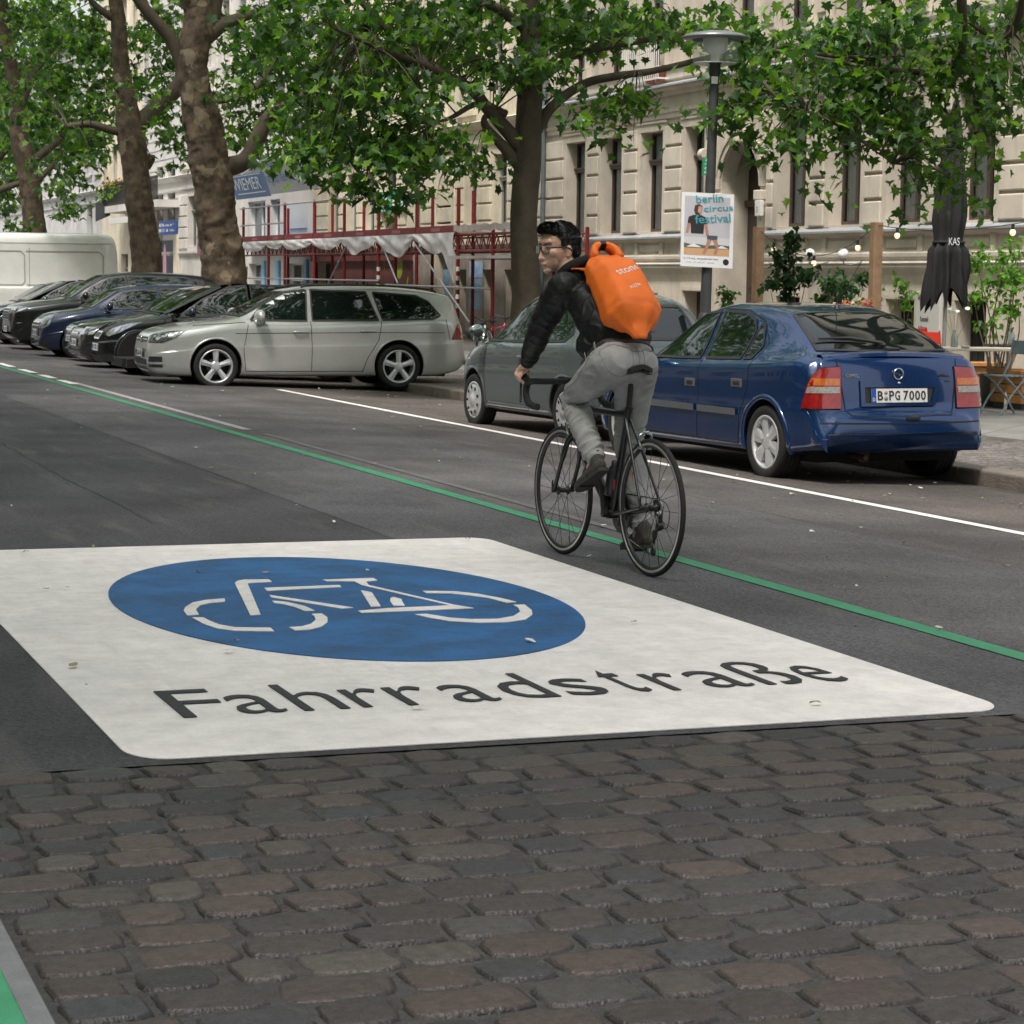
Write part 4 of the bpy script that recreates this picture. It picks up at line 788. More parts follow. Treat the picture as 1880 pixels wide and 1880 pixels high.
def wheel(par, x, y, r, style, w=.20, sg=1, steer=0):
    """wheel with tyre and rim; sg=+1 is the car's left side"""
    E = empty('wheel', (x, y, r)); E.parent = par; E.rotation_euler = (0, 0, steer); a = (0, sg, 0); rr = {'five': .235, 'six': .215, 'cap': .195, 'plain': .21, 'mini': .205}[style]; rr = min(rr, r*.73)
    t = MB(); pr = [(rr-.004, -w*.42), (rr+.012, -w*.47), (r*.88, -w*.52), (r*.965, -w*.47), (r-.003, -w*.36), (r, -w*.2), (r-.006, -w*.18), (r, -w*.16), (r, -.004), (r-.006, 0), (r, .004), (r, w*.16), (r-.006, w*.18), (r, w*.2), (r-.003, w*.36), (r*.965, w*.47), (r*.88, w*.52), (rr+.012, w*.47), (rr-.004, w*.42)]
    t.lathe((0, 0, 0), a, pr, 40); t.build('tyre', rubber, E)
    m = MB(); yo = w*.40
    m.lathe((0, 0, 0), a, [(rr+.006, yo-.01), (rr+.006, yo+.012), (rr-.012, yo+.014), (rr-.02, yo-.01), (rr-.03, -.03)], 36)
    if style == 'cap':
        m.lathe((0, 0, 0), a, [(rr-.015, yo+.004), (rr-.05, yo+.022), (rr-.09, yo+.026), (.07, yo+.018), (.058, yo+.034), (0, yo+.038)], 36)
        h = MB()
        for k in range(9): th = 2*pi*k/9; c = Vector((cos(th)*(rr-.055), sg*(yo+.0265), sin(th)*(rr-.055))); h.prism([(.022*cos(q), .016*sin(q)) for q in [2*pi*j/10 for j in range(10)]], c, (cos(th), 0, sin(th)), (-sin(th), 0, cos(th)), (0, sg*.004, 0))
        h.build('rim_holes', wellm, E)
    else:
        m.lathe((0, 0, 0), a, [(.075, yo-.02), (.07, yo+.0), (.045, yo+.006), (0, yo+.006)], 20)
        n = {'five': 5, 'six': 6, 'plain': 7, 'mini': 10}[style]
        for k in range(n):
            th = 2*pi*k/n+.3; d = Vector((cos(th), 0, sin(th))); q = Vector((-sin(th), 0, cos(th))); wi, wo = {'five': (.030, .043), 'six': (.034, .062), 'plain': (.02, .03), 'mini': (.014, .018)}[style]
            r0, r1 = .055, rr-.008; y0, y1 = sg*(yo-.004), sg*(yo+.006)
            A = [d*r0-q*wi, d*r0+q*wi, d*r1+q*wo, d*r1-q*wo]; vs = [v+Vector((0, y0 if i in (0, 1) else y1-sg*.006, 0)) for i, v in enumerate(A)]+[v+Vector((0, y0-sg*.035, 0)) for v in A]+[d*r0+Vector((0, y0+sg*.012, 0)), d*r1+Vector((0, y1, 0))]
            F = [(0, 8, 9, 3), (8, 1, 2, 9), (1, 5, 6, 2), (0, 3, 7, 4), (2, 6, 7, 3), (0, 1, 5, 4)]; m.add(vs, F, 0)
        b = MB(); b.lathe((0, 0, 0), a, [(rr-.02, -.03), (rr-.03, -.035), (.0, -.035)], 30); b.build('wheel_back', wellm, E)
        b = MB(); b.lathe((0, 0, 0), a, [(.12, -.02), (.12, .0), (.05, .0), (0, .005)], 24); b.build('brake_disc', disc_m, E)
    m.build('rim', hubcap_m if style == 'cap' else alloy, E, fix=True)
def plate(par, c, n, up, s, w=.52, blue=True, tscale=1.0):
    """number plate centred at c facing n"""
    c, n, up = Vector(c), Vector(n).normalized(), Vector(up); u = up.cross(n).normalized(); up = n.cross(u).normalized(); m = MB(); h = .11
    m.obox(c-u*w/2-up*h/2, u*w, up*h, n*.008); E = m.build('number_plate', platew, par)
    m = MB(); m.obox(c-u*(w/2+.004)-up*(h/2+.004), u*(w+.008), up*(h+.008), n*.006); m.build('plate_frame', blackpl, E)
    if blue: m = MB(); m.obox(c-u*w/2-up*h/2+n*.0082, u*.042, up*h, n*.001); m.build('blue_band', plateb, E); text('country_letter', 'D', .04, c-u*(w/2-.010)-up*.045+n*.0095, u, up, platew, E, width=.02, height=.028)
    parts = s.split('|'); x = -w/2+.052; wd = {'B': .046, '~': .038, ' ': .018}
    lo = []; tot = sum(wd.get(ch, .043) for ch in s)
    k = (w-.062)/tot*tscale
    for ch in s:
        cw = wd.get(ch, .043)*k
        if ch == '~':
            q = MB(); q.lathe(c+u*(x+cw*.45)+up*.024+n*.008, n, [(0, .0005), (.0165, .0005), (.0165, .0015), (0, .0015)], 14); lo.append(q.build('s', mat('seal_pink', (.45, .25, .25), .5)))
            q = MB(); q.lathe(c+u*(x+cw*.45)-up*.022+n*.008, n, [(0, .0005), (.0185, .0005), (.0185, .0015), (0, .0015)], 14); lo.append(q.build('s', mat('seal_grey', (.25, .28, .24), .5)))
        elif ch != ' ': lo.append(text('t', ch, .1, c+u*(x+.003)-up*.0375+n*.0095, u, up, MATS['black_print'], width=cw-.009, height=.075, bold=.002))
        x += cw
    if lo: join('plate_characters', lo, E)
def mirror(par, p, sg, m_, big=1.0):
    m = MB(); x, y, z = p
    m.sphere((x, y+sg*.12, z), .11*big, 14, 10, sc3=(.55, 1.0, .72)); m.tube([(x+.05, y-sg*.01, z-.04), (x+.01, y+sg*.05, z-.03)], .028, 8)
    o = m.build('door_mirror', m_, par); g = MB(); g.lathe((x-.042*big, y+sg*.12, z), (-1, 0, 0), [(0, .012), (.075*big, .010), (.085*big, 0)], 16); g.build('mirror_glass', mat('mirror_glass', (.3, .36, .33), .03, metal=1), o)
def mirrored(poly): return [(-a, b) for a, b in poly]
def common(E, C, sp, W):
    """side windows, seams, handles, wheels shared by all types; sp is the spec"""
    paint = sp['paint']; arches = sp['arches']; Rw = sp['r']
    C.body(arches, paint, E, W=W)
    for (ax, ar, az) in arches:
        for sg in (1, -1):
            wheel(E, ax, sg*(W-.115), Rw, sp['rim'], sg=sg, w=sp.get('tw', .2), steer=sp.get('steer', 0) if ax > 0 else 0)
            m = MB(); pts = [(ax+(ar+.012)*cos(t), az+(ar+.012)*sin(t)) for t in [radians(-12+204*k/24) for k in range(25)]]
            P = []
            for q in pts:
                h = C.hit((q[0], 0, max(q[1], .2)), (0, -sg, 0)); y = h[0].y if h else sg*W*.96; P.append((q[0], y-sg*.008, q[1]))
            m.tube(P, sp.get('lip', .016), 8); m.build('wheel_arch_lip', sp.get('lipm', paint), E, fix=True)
    for sg in (1, -1):
        for nm, poly in sp['side']:
            m = MB(); C.side(m, poly, sg, .005); g = m.build('side_window', cglass, E)
            t = MB(); cx = sum(p[0] for p in poly)/len(poly); cz = sum(p[1] for p in poly)/len(poly)
            C.line(t, [(p[0], 0, p[1]) for p in poly]+[(poly[0][0], 0, poly[0][1])], .022, (0, -sg, 0), .007); t.build('window_trim', sp.get('trim', blackpl), g)
        t = MB()
        for ln in sp['seams']: C.line(t, [(a, 0, b) for a, b in ln], .009, (0, -sg, 0), .0015)
        t.build('door_gaps', seam, E)
        for hx, hz in sp['handles']:
            h = C.hit((hx, 0, hz), (0, -sg, 0))
            if not h: continue
            y = h[0].y; m = MB()
            if sp.get('flap'): m.box((hx-.09, y-sg*.01, hz-.035), (hx+.09, y+sg*.006, hz+.035), bev=.004); q = m.build('door_handle', greypl, E); m = MB(); m.box((hx-.055, y, hz-.02), (hx+.055, y+sg*.0075, hz+.012)); m.build('handle_recess', blackpl, q)
            else: m.tube(bez([(hx-.10, y-sg*.005, hz), (hx-.08, y+sg*.025, hz+.003), (hx+.08, y+sg*.028, hz+.003), (hx+.10, y-sg*.005, hz)], 4), .013, 8); m.build('door_handle', sp.get('handlem', paint), E)
    for key, nm, mt in (('screen', 'windscreen', cglass), ('rear', 'rear_window', cglass)):
        if sp.get(key):
            poly, O, U, V, D = sp[key]; m = MB(); C.panel(m, poly, O, U, V, D, .005, .06); g = m.build(nm, cglass, E); t = MB(); U_, V_, O_ = Vector(U), Vector(V), Vector(O)
            C.line(t, [tuple(O_+U_*a+V_*b) for a, b in poly+[poly[0]]], .03, Vector(D).normalized(), .007); t.build('window_trim', blackpl, g)
    if sp.get('sill'): 
        for sg in (1, -1):
            m = MB(); xa, xb = arches[1][0]+arches[1][1]+.03, arches[0][0]-arches[0][1]-.03; C.side(m, [(xa, .19), (xb, .19), (xb, sp['sill']), (xa, sp['sill'])], sg, .006); m.build('sill_panel', sp.get('sillm', greypl), E)
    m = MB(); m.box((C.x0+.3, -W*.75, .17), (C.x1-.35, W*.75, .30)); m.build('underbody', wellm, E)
TOP = ((0, 0, 0), (1, 0, 0), (0, 1, 0), (0, 0, -1)); REAR = ((0, 0, 0), (0, -1, 0), (0, 0, 1), (1, 0, 0)); FRONT = ((0, 0, 0), (0, 1, 0), (0, 0, 1), (-1, 0, 0))
def place(E, x, y, heading, pitch=-.0): E.location = (x, y, gz(x)+pitch); E.rotation_euler = (0, 0, heading)
# ---- silver estate ----
def estate():
    C = Car(top=[(2.22, .56), (2.205, .68), (2.14, .77), (1.98, .835), (1.6, .915), (1.02, 1.0), (.62, 1.20), (.22, 1.385), (-.25, 1.455), (-.9, 1.462), (-1.6, 1.425), (-2.02, 1.365), (-2.14, 1.33), (-2.19, 1.24), (-2.26, 1.02), (-2.32, .80), (-2.35, .62), (-2.36, .45)],
            belt=[(2.22, .52), (2.14, .69), (1.95, .77), (1.5, .85), (1.0, .92), (.5, .925), (-1, .96), (-2.0, 1.0), (-2.2, .95), (-2.3, .72), (-2.36, .42)],
            low=[(2.22, .30), (2.1, .20), (1.7, .17), (-1.8, .17), (-2.2, .24), (-2.36, .34)],
            wid=[(2.22, .64), (2.19, .73), (2.10, .82), (1.9, .88), (1.5, .898), (0, .90), (-1.6, .895), (-2.05, .86), (-2.25, .80), (-2.36, .72)],
            roofw=[(2.2, .5), (1.2, .62), (.9, .62), (.2, .57), (-1, .59), (-2.1, .56), (-2.3, .66), (-2.36, .6)])
    silver = carpaint('silver_paint', (.56, .57, .555), .5, .28)
    E = empty('parked_car', label='silver grey estate car parked nose to the street, nearest of the row on the left', cat='car')
    zb = .945
    sp = dict(paint=silver, arches=[(1.3175, .365, .33), (-1.3175, .365, .33)], r=.318, rim='five', tw=.215, W=.9,
        side=[('front', [(.82, .955), (.02, .955), (-.02, 1.38), (.02, 1.385), (.33, 1.34), (.62, 1.17)]), ('rear', [(-.06, .957), (-1.02, .97), (-.88, 1.37), (-.08, 1.39)]), ('quarter', [(-1.08, .972), (-1.83, .995), (-1.95, 1.04), (-1.80, 1.24), (-1.62, 1.325), (-.98, 1.365)])],
        seams=[[(.90, .25), (.93, .55), (.86, .92)], [(-.04, .25), (-.045, .6), (-.03, .95)], [(-1.06, .96), (-1.02, .70), (-.86, .45), (-.78, .25)], [(.90, .25), (-.80, .25)], [(1.62, .88), (.9, .93)], [(-2.02, .98), (-2.08, .70)], [(1.05, .775), (-1.0, .80), (-2.0, .80)]],
        handles=[(.12, .80), (-.86, .815)], screen=([(.96, -.66), (.96, .66), (.30, .54), (.30, -.54)], *TOP), rear=([(-.58, .98), (.58, .98), (.52, 1.27), (-.52, 1.27)], *REAR), sill=None)
    common(E, C, sp, .90)
    dz = [(.42, .575), (.93, .60)]
    for sg in (1, -1):   # headlights wrap the corner
        D = Vector((-1, -sg*.9, 0)).normalized(); U = Vector((-.67, sg*.74, 0)); O = Vector((2.1, sg*.6, 0))
        poly = [(-.20, .635), (-.14, .735), (.14, .79), (.44, .815), (.36, .71), (.20, .64)]
        m = MB(); C.panel(m, poly, O, U, (0, 0, 1), D, .006, .05); h = m.build('headlight', lampdark, E)
        m = MB()
        for cx, cz, r in ((.0, .69, .040), (.13, .712, .040)): C.panel(m, [(cx+r*cos(t), cz+r*sin(t)) for t in [2*pi*k/16 for k in range(16)]], O, U, (0, 0, 1), D, .010, .04)
        C.panel(m, [(.20, .70), (.30, .775), (.22, .76)], O, U, (0, 0, 1), D, .010, .04); C.panel(m, [(-.14, .652), (.16, .652), (.18, .660), (-.14, .662)], O, U, (0, 0, 1), D, .010, .04)
        m.build('lamp_unit', lampglass, h)
        m = MB(); C.panel(m, [(-.06, .30), (.20, .30), (.20, .34), (-.06, .34)], O, U, (0, 0, 1), D, .006); C.panel(m, [(-.06, .375), (.20, .375), (.20, .45), (-.03, .45)], O, U, (0, 0, 1), D, .006); m.build('lower_air_vent', blackpl, E)
        m = MB(); C.panel(m, [(-.10, .345), (.22, .345), (.22, .368), (-.10, .368)], O, U, (0, 0, 1), D, .009); m.build('vent_blade', silver, E)
        m = MB(); C.side(m, [(-2.10, .70), (-2.34, .70), (-2.30, .93), (-2.20, .93)], sg, .006, step=.04); C.panel(m, [(.45, .72), (.80, .70), (.76, .92), (.50, .92)] if sg < 0 else [(-.80, .70), (-.45, .72), (-.50, .92), (-.76, .92)], *REAR, .006); m.build('taillight', redlamp, E)
        mirror(E, (.72, sg*.87, 1.01), sg, silver, 1.3)
        m = MB(); P = bez([(.05, sg*.56, 1.425), (-.1, sg*.57, 1.455), (-1.0, sg*.58, 1.465), (-1.8, sg*.55, 1.42), (-1.95, sg*.54, 1.375)], 6); m.tube(P, .016, 8); m.build('roof_rail', blackpl, E)
    m = MB(); C.panel(m, [(-.46, .64), (.46, .64), (.46, .71), (-.46, .71)], *FRONT, .007); m.build('grille', blackpl, E)
    m = MB(); C.line(m, [(2.3, -.46, .675), (2.3, .46, .675)], .010, (-1, 0, 0), .010); C.line(m, [(2.3, -.46, .65), (2.3, .46, .65)], .008, (-1, 0, 0), .010); m.build('grille_bar', chrome, E)
    m = MB(); C.panel(m, [(-.42, .26), (.42, .26), (.48, .40), (-.48, .40)], *FRONT, .007); m.build('lower_grille', blackpl, E)
    m = MB()
    for z in (.295, .33, .365): C.line(m, [(2.3, -.42, z), (2.3, .42, z)], .008, (-1, 0, 0), .010)
    m.build('lower_grille_bars', greypl, E)
    h = C.hit((0, 0, .68), (-1, 0, 0)); c = h[0]+Vector((.014, 0, .0)); m = MB(); m.tube([c+Vector((0, .055*cos(t), .055*sin(t))) for t in [2*pi*k/24 for k in range(24)]], .006, 6, closed=True)
    for a, b in (((-.028, .045), (0, -.0)), ((.028, .045), (0, 0)), ((-.045, .02), (-.022, -.045)), ((-.022, -.045), (0, -.005)), ((0, -.005), (.022, -.045)), ((.022, -.045), (.045, .02))): m.cyl(c+Vector((0, a[0], a[1])), c+Vector((0, b[0], b[1])), .005, 6)
    m.build('badge', chrome, E)
    plate(E, (2.245, 0, .485), (1, 0, .05), (0, 0, 1), 'B~UA 474', w=.52)
    plate(E, (-2.36, 0, .62), (-1, 0, 0), (0, 0, 1), 'B~UA 474', w=.52)
    m = MB(); C.line(m, [(.80, .08, 0), (.86, .62, 0)], .018, (0, 0, -1), .02); C.line(m, [(.84, -.55, 0), (.86, .05, 0)], .018, (0, 0, -1), .02); m.build('wiper', blackpl, E)
    return E
golf = estate(); place(golf, 8.62, 32.75, radians(178))
# ---- blue hatchback seen from behind ----
def hatch_blue():
    C = Car(top=[(2.08, .50), (2.03, .66), (1.8, .78), (1.05, .95), (.6, 1.20), (.25, 1.365), (-.2, 1.425), (-.75, 1.41), (-1.05, 1.365), (-1.40, 1.235), (-1.74, 1.055), (-1.80, 1.035), (-1.87, 1.03), (-1.91, 1.0), (-1.935, .92), (-1.965, .72), (-1.98, .60), (-2.01, .575), (-2.035, .55), (-2.052, .51), (-2.06, .44)],
            belt=[(2.08, .46), (2.0, .60), (1.7, .73), (1.0, .87), (.4, .905), (-.6, .93), (-1.3, .96), (-1.7, .985), (-1.85, .96), (-1.93, .80), (-1.98, .56), (-2.06, .36)],
            low=[(2.08, .30), (1.9, .19), (-1.55, .20), (-1.75, .24), (-1.95, .265), (-2.03, .285), (-2.05, .31), (-2.06, .34)],
            wid=[(2.08, .55), (1.98, .72), (1.7, .83), (1.2, .85), (-1.3, .855), (-1.7, .84), (-1.88, .80), (-1.97, .785), (-2.02, .765), (-2.045, .74), (-2.06, .71)],
            roofw=[(2.08, .5), (1.1, .58), (.25, .52), (-.7, .54), (-1.2, .53), (-1.75, .62), (-1.87, .71), (-1.98, .68), (-2.06, .6)], crease=.50)
    blue = carpaint('blue_metallic_paint', (.002, .027, .108), .35, .18)
    E = empty('parked_car', label='dark blue hatchback seen from behind, parked at the kerb in the right half', cat='car')
    sp = dict(paint=blue, arches=[(1.305, .345, .315), (-1.305, .345, .315)], r=.305, rim='six', tw=.20, lip=.026,
        side=[('front', [(.86, .925), (-.10, .945), (-.02, 1.335), (.28, 1.315), (.60, 1.14)]), ('rear', [(-.20, .948), (-.80, .965), (-.80, 1.19), (-.72, 1.275), (-.50, 1.335), (-.12, 1.342)]), ('quarter', [(-.84, .966), (-.98, .972), (-1.03, 1.07), (-.90, 1.235), (-.84, 1.25)])],
        seams=[[(.92, .27), (.95, .6), (.90, .91)], [(-.15, .27), (-.17, .6), (-.15, .93), (-.06, 1.36)], [(-1.02, .97), (-1.02, .75), (-.90, .50), (-.87, .27)], [(.92, .27), (-.88, .27)], [(-.06, 1.365), (-.5, 1.36), (-.85, 1.28), (-1.09, 1.10), (-1.05, .97)]],
        handles=[(-.02, .735), (-.84, .765)], flap=True, sill=.26, screen=([(.98, -.62), (.98, .62), (.32, .50), (.32, -.50)], *TOP), rear=([(-1.70, -.60), (-1.74, -.3), (-1.745, 0), (-1.74, .3), (-1.70, .60), (-1.12, .48), (-1.08, 0), (-1.12, -.48)], *TOP))
    common(E, C, sp, .855)
    for sg in (1, -1):
        m = MB()
        for xa, xb in ((.90, -.13), (-.19, -.86)): C.side(m, [(xa, .50), (xb, .50), (xb, .555), (xa, .555)], sg, .014)
        m.build('side_rub_strip', greypl, E)
        D = Vector((.80, -sg*.60, 0)).normalized(); U = Vector((.60, sg*.80, 0)); O = Vector((-1.9, sg*.72, 0)); k = 1
        out = [(-.19, .61), (.11, .61), (.075, .76), (.03, .87), (-.03, .925), (-.17, .935)]
        m = MB(); C.panel(m, out, O, U, (0, 0, 1), D, .012, .04); tl = m.build('taillight', redlamp, E)
        m = MB(); C.panel(m, [(-.17, .79), (.055, .79), (.035, .845), (-.165, .845)], O, U, (0, 0, 1), D, .016, .04); m.build('amber_band', amberlamp, tl)
        m = MB(); C.panel(m, [(-.17, .73), (.07, .73), (.055, .78), (-.17, .78)], O, U, (0, 0, 1), D, .016, .04); m.build('clear_band', clearlamp, tl)
        m = MB(); C.line(m, [tuple(O+U*a+Vector((0, 0, b))) for a, b in out+[out[0]]], .012, D, .008); m.build('lamp_gap', seam, tl)
        mirror(E, (.76, sg*.80, .98), sg, blackpl, 1.05)
        m = MB(); C.panel(m, [(-.15, .60), (.25, .62), (.36, .70), (.2, .74), (-.1, .72)], (2.0, sg*.55, 0), (-.6, sg*.8, 0), (0, 0, 1), (-.8, -sg*.6, 0), .006); m.build('headlight', lampglass, E)
    # tailgate outline, bumper lip, plate recess
    m = MB(); R = (1, 0, 0)
    C.line(m, [(-3, -.56, 1.0), (-3, -.50, .60), (-3, -.46, .555), (-3, 0, .545), (-3, .46, .555), (-3, .50, .60), (-3, .56, 1.0)], .009, R, .003); m.build('tailgate_gap', seam, E)
    m = MB()
    def ring(outer, inner, mi, off): 
        n = len(outer)
        for i in range(n): C.panel(m, [outer[i], outer[(i+1) % n], inner[(i+1) % n], inner[i]], *REAR, off, .1, mi)
    o_ = [(-.36, .625), (.33, .625), (.38, .80), (-.36, .83)]; i_ = [(-.32, .65), (.29, .65), (.33, .77), (-.32, .775)]
    ring(o_, i_, 0, .014); m.build('plate_recess_frame', blue, E)
    m = MB(); C.panel(m, i_, *REAR, .005); m.build('plate_recess', blackpl, E)
    h = C.hit((0, 0, .71), (1, 0, 0)); pc = h[0]; plate(E, (pc.x-.012, .005, .71), (-1, 0, .09), (0, 0, 1), 'B~PG 7000', w=.52)
    h = C.hit((0, 0, .88), (1, 0, 0)); c = h[0]+Vector((-.010, 0, 0)); m = MB(); m.tube([c+Vector((0, .043*cos(t), .043*sin(t))) for t in [2*pi*k/28 for k in range(28)]], .0055, 8, closed=True)
    m.prism([(-.066, .004), (-.006, .010), (-.012, -.001), (.066, -.004), (.006, -.010), (.012, .001)], c+Vector((-.004, 0, 0)), (0, -1, 0), (0, 0, 1), (-.004, 0, 0)); m.build('round_badge', chrome, E)
    for s_, y, z, hh, w_ in (('OPEL', .49, .855, .026, .125), ('ASTRA', -.37, .855, .024, .12), ('1.6', -.445, .815, .022, .045)):
        h = C.hit((0, y, z), (1, 0, 0)); text('badge_lettering', s_, .03, h[0]+Vector((-.006, 0, 0)), (0, -1, 0), (0, 0, 1), chrome, E, width=w_, height=hh, extrude=.003)
    h = C.hit((0, 0, .805), (1, 0, 0)); m = MB(); m.lathe(h[0]+Vector((-.002, 0, 0)), (-1, 0, 0), [(0, .012), (.013, .012), (.016, 0)], 14); m.build('tailgate_lock', chrome, E)
    m = MB(); C.line(m, [(-3, -.74, .50), (-3, 0, .49), (-3, .74, .50)], .012, R, .004); m.build('bumper_crease', seam, E)
    m = MB(); C.panel(m, [(.06, .535), (.14, .535), (.14, .55), (.06, .55)], *REAR, .016); m.box((-2.06, -.15, .52), (-2.035, -.03, .545), bev=.004); m.build('tow_eye_cover', blackpl, E)
    # rear spoiler lip and wiper
    m = MB(); m.grid(lambda i, j: (-1.80-.10*j+.02*abs(2*i-1)**2, -.66+1.32*i, 1.045+.016*sin(pi*j)-.03*abs(2*i-1)**2), 16, 4); m.grid(lambda i, j: (-1.90-.012*j+.02*abs(2*i-1)**2, -.66+1.32*(1-i), 1.045-.025*j-.03*abs(2*i-1)**2), 16, 2); m.build('boot_lip', blue, E)
    m = MB(); a = C.hit((-1.68, 0, 0), (0, 0, -1))[0]; m.cyl(a, a+Vector((-.02, 0, .035)), .03, 12); m.tube([a+Vector((-.02, 0, .035)), C.hit((-1.60, .25, 0), (0, 0, -1))[0]+Vector((0, 0, .03)), C.hit((-1.58, .52, 0), (0, 0, -1))[0]+Vector((0, 0, .02))], [.016, .012, .008], 8); C.line(m, [(-1.62, .10, 0), (-1.60, .58, 0)], .02, (0, 0, -1), .014); m.box((-1.78, -.12, 1.055), (-1.70, .0, 1.085), bev=.01); m.build('rear_wiper', blackpl, E)
    a = C.hit((-1.0, 0, 0), (0, 0, -1))[0]; m = MB(); m.lathe(a, (0, 0, 1), [(.03, 0), (.022, .03), (.008, .045), (.006, .06)], 12); m.tube([a+Vector((0, 0, .05)), a+Vector((-.36, 0, .40))], [.004, .002], 6); m.build('roof_aerial', blackpl, E)
    m = MB(); m.tube([(-1.35, .18, .22), (-1.6, .22, .21), (-1.78, .2, .23)], .07, 10); m.tube([(-1.75, .30, .22), (-1.98, .30, .22)], .022, 8); m.box((-1.4, -.5, .20), (-1.3, .5, .26)); m.build('exhaust_silencer', mat('rusty_steel', (.09, .06, .045), .7, metal=.5), E)
    return E
astra = hatch_blue(); place(astra, 9.13, 18.32, radians(93.5))
# ---- small grey round car ----
def small_grey():
    C = Car(top=[(1.80, .45), (1.78, .62), (1.66, .76), (1.45, .85), (1.05, .96), (.62, 1.22), (.35, 1.38), (0, 1.465), (-.5, 1.48), (-.95, 1.44), (-1.25, 1.34), (-1.50, 1.10), (-1.62, .95), (-1.70, .75), (-1.74, .55), (-1.745, .42)],
            belt=[(1.80, .42), (1.70, .62), (1.4, .78), (.9, .90), (0, .93), (-1.2, .97), (-1.5, .93), (-1.65, .72), (-1.745, .38)],
            low=[(1.80, .30), (1.6, .20), (-1.4, .20), (-1.745, .32)], wid=[(1.80, .48), (1.72, .62), (1.5, .75), (1.1, .81), (0, .815), (-1.1, .815), (-1.45, .77), (-1.65, .70), (-1.745, .60)],
            roofw=[(1.80, .4), (1.1, .58), (.4, .52), (-.9, .54), (-1.4, .56), (-1.745, .5)], crease=.6)
    g = carpaint('grey_paint', (.085, .105, .11), .15, .25); E = empty('parked_car', label='small rounded grey city car half hidden behind the cyclist', cat='car')
    sp = dict(paint=g, arches=[(1.15, .335, .30), (-1.15, .335, .30)], r=.287, rim='cap', tw=.175, side=[('front', [(.92, .94), (-.28, .955), (-.33, 1.39), (.05, 1.395), (.36, 1.30), (.66, 1.12)]), ('rear', [(-.38, .958), (-1.10, .985), (-1.18, 1.06), (-1.02, 1.28), (-.80, 1.37), (-.42, 1.39)])],
        seams=[[(.78, .25), (.82, .6), (.80, .90)], [(-.33, .95), (-.36, .6), (-.30, .25)], [(.78, .25), (-.30, .25)]], handles=[(-.20, .80)], handlem=chrome, screen=([(1.02, -.60), (1.02, .60), (.42, .48), (.42, -.48)], *TOP), rear=([(-.50, 1.02), (.50, 1.02), (.42, 1.34), (-.42, 1.34)], *REAR))
    common(E, C, sp, .815)
    m = MB(); C.side(m, [(.70, .29), (-.25, .29), (-.25, .305), (.70, .305)], 1, .012); m.build('chrome_sill_strip', chrome, E)
    for sg in (1, -1):
        m = MB(); C.panel(m, [(.10*cos(t)+.0, .80+.11*sin(t)) for t in [2*pi*k/16 for k in range(16)]], (-1.5, sg*.62, 0), (.6, sg*.8, 0), (0, 0, 1), (.8, -sg*.6, 0), .008, .04); m.build('taillight', redlamp, E)
        m = MB(); C.panel(m, [(.12*cos(t), .68+.10*sin(t)) for t in [2*pi*k/16 for k in range(16)]], (1.6, sg*.52, 0), (-.6, sg*.8, 0), (0, 0, 1), (-.8, -sg*.6, 0), .008, .04); m.build('headlight', lampglass, E)
        mirror(E, (.78, sg*.80, 1.02), sg, blackpl, 1.1)
    plate(E, (-1.72, 0, .60), (-1, 0, .2), (0, 0, 1), 'B~KL 281')
    return E
fiat = small_grey(); place(fiat, 9.14, 22.78, radians(94))
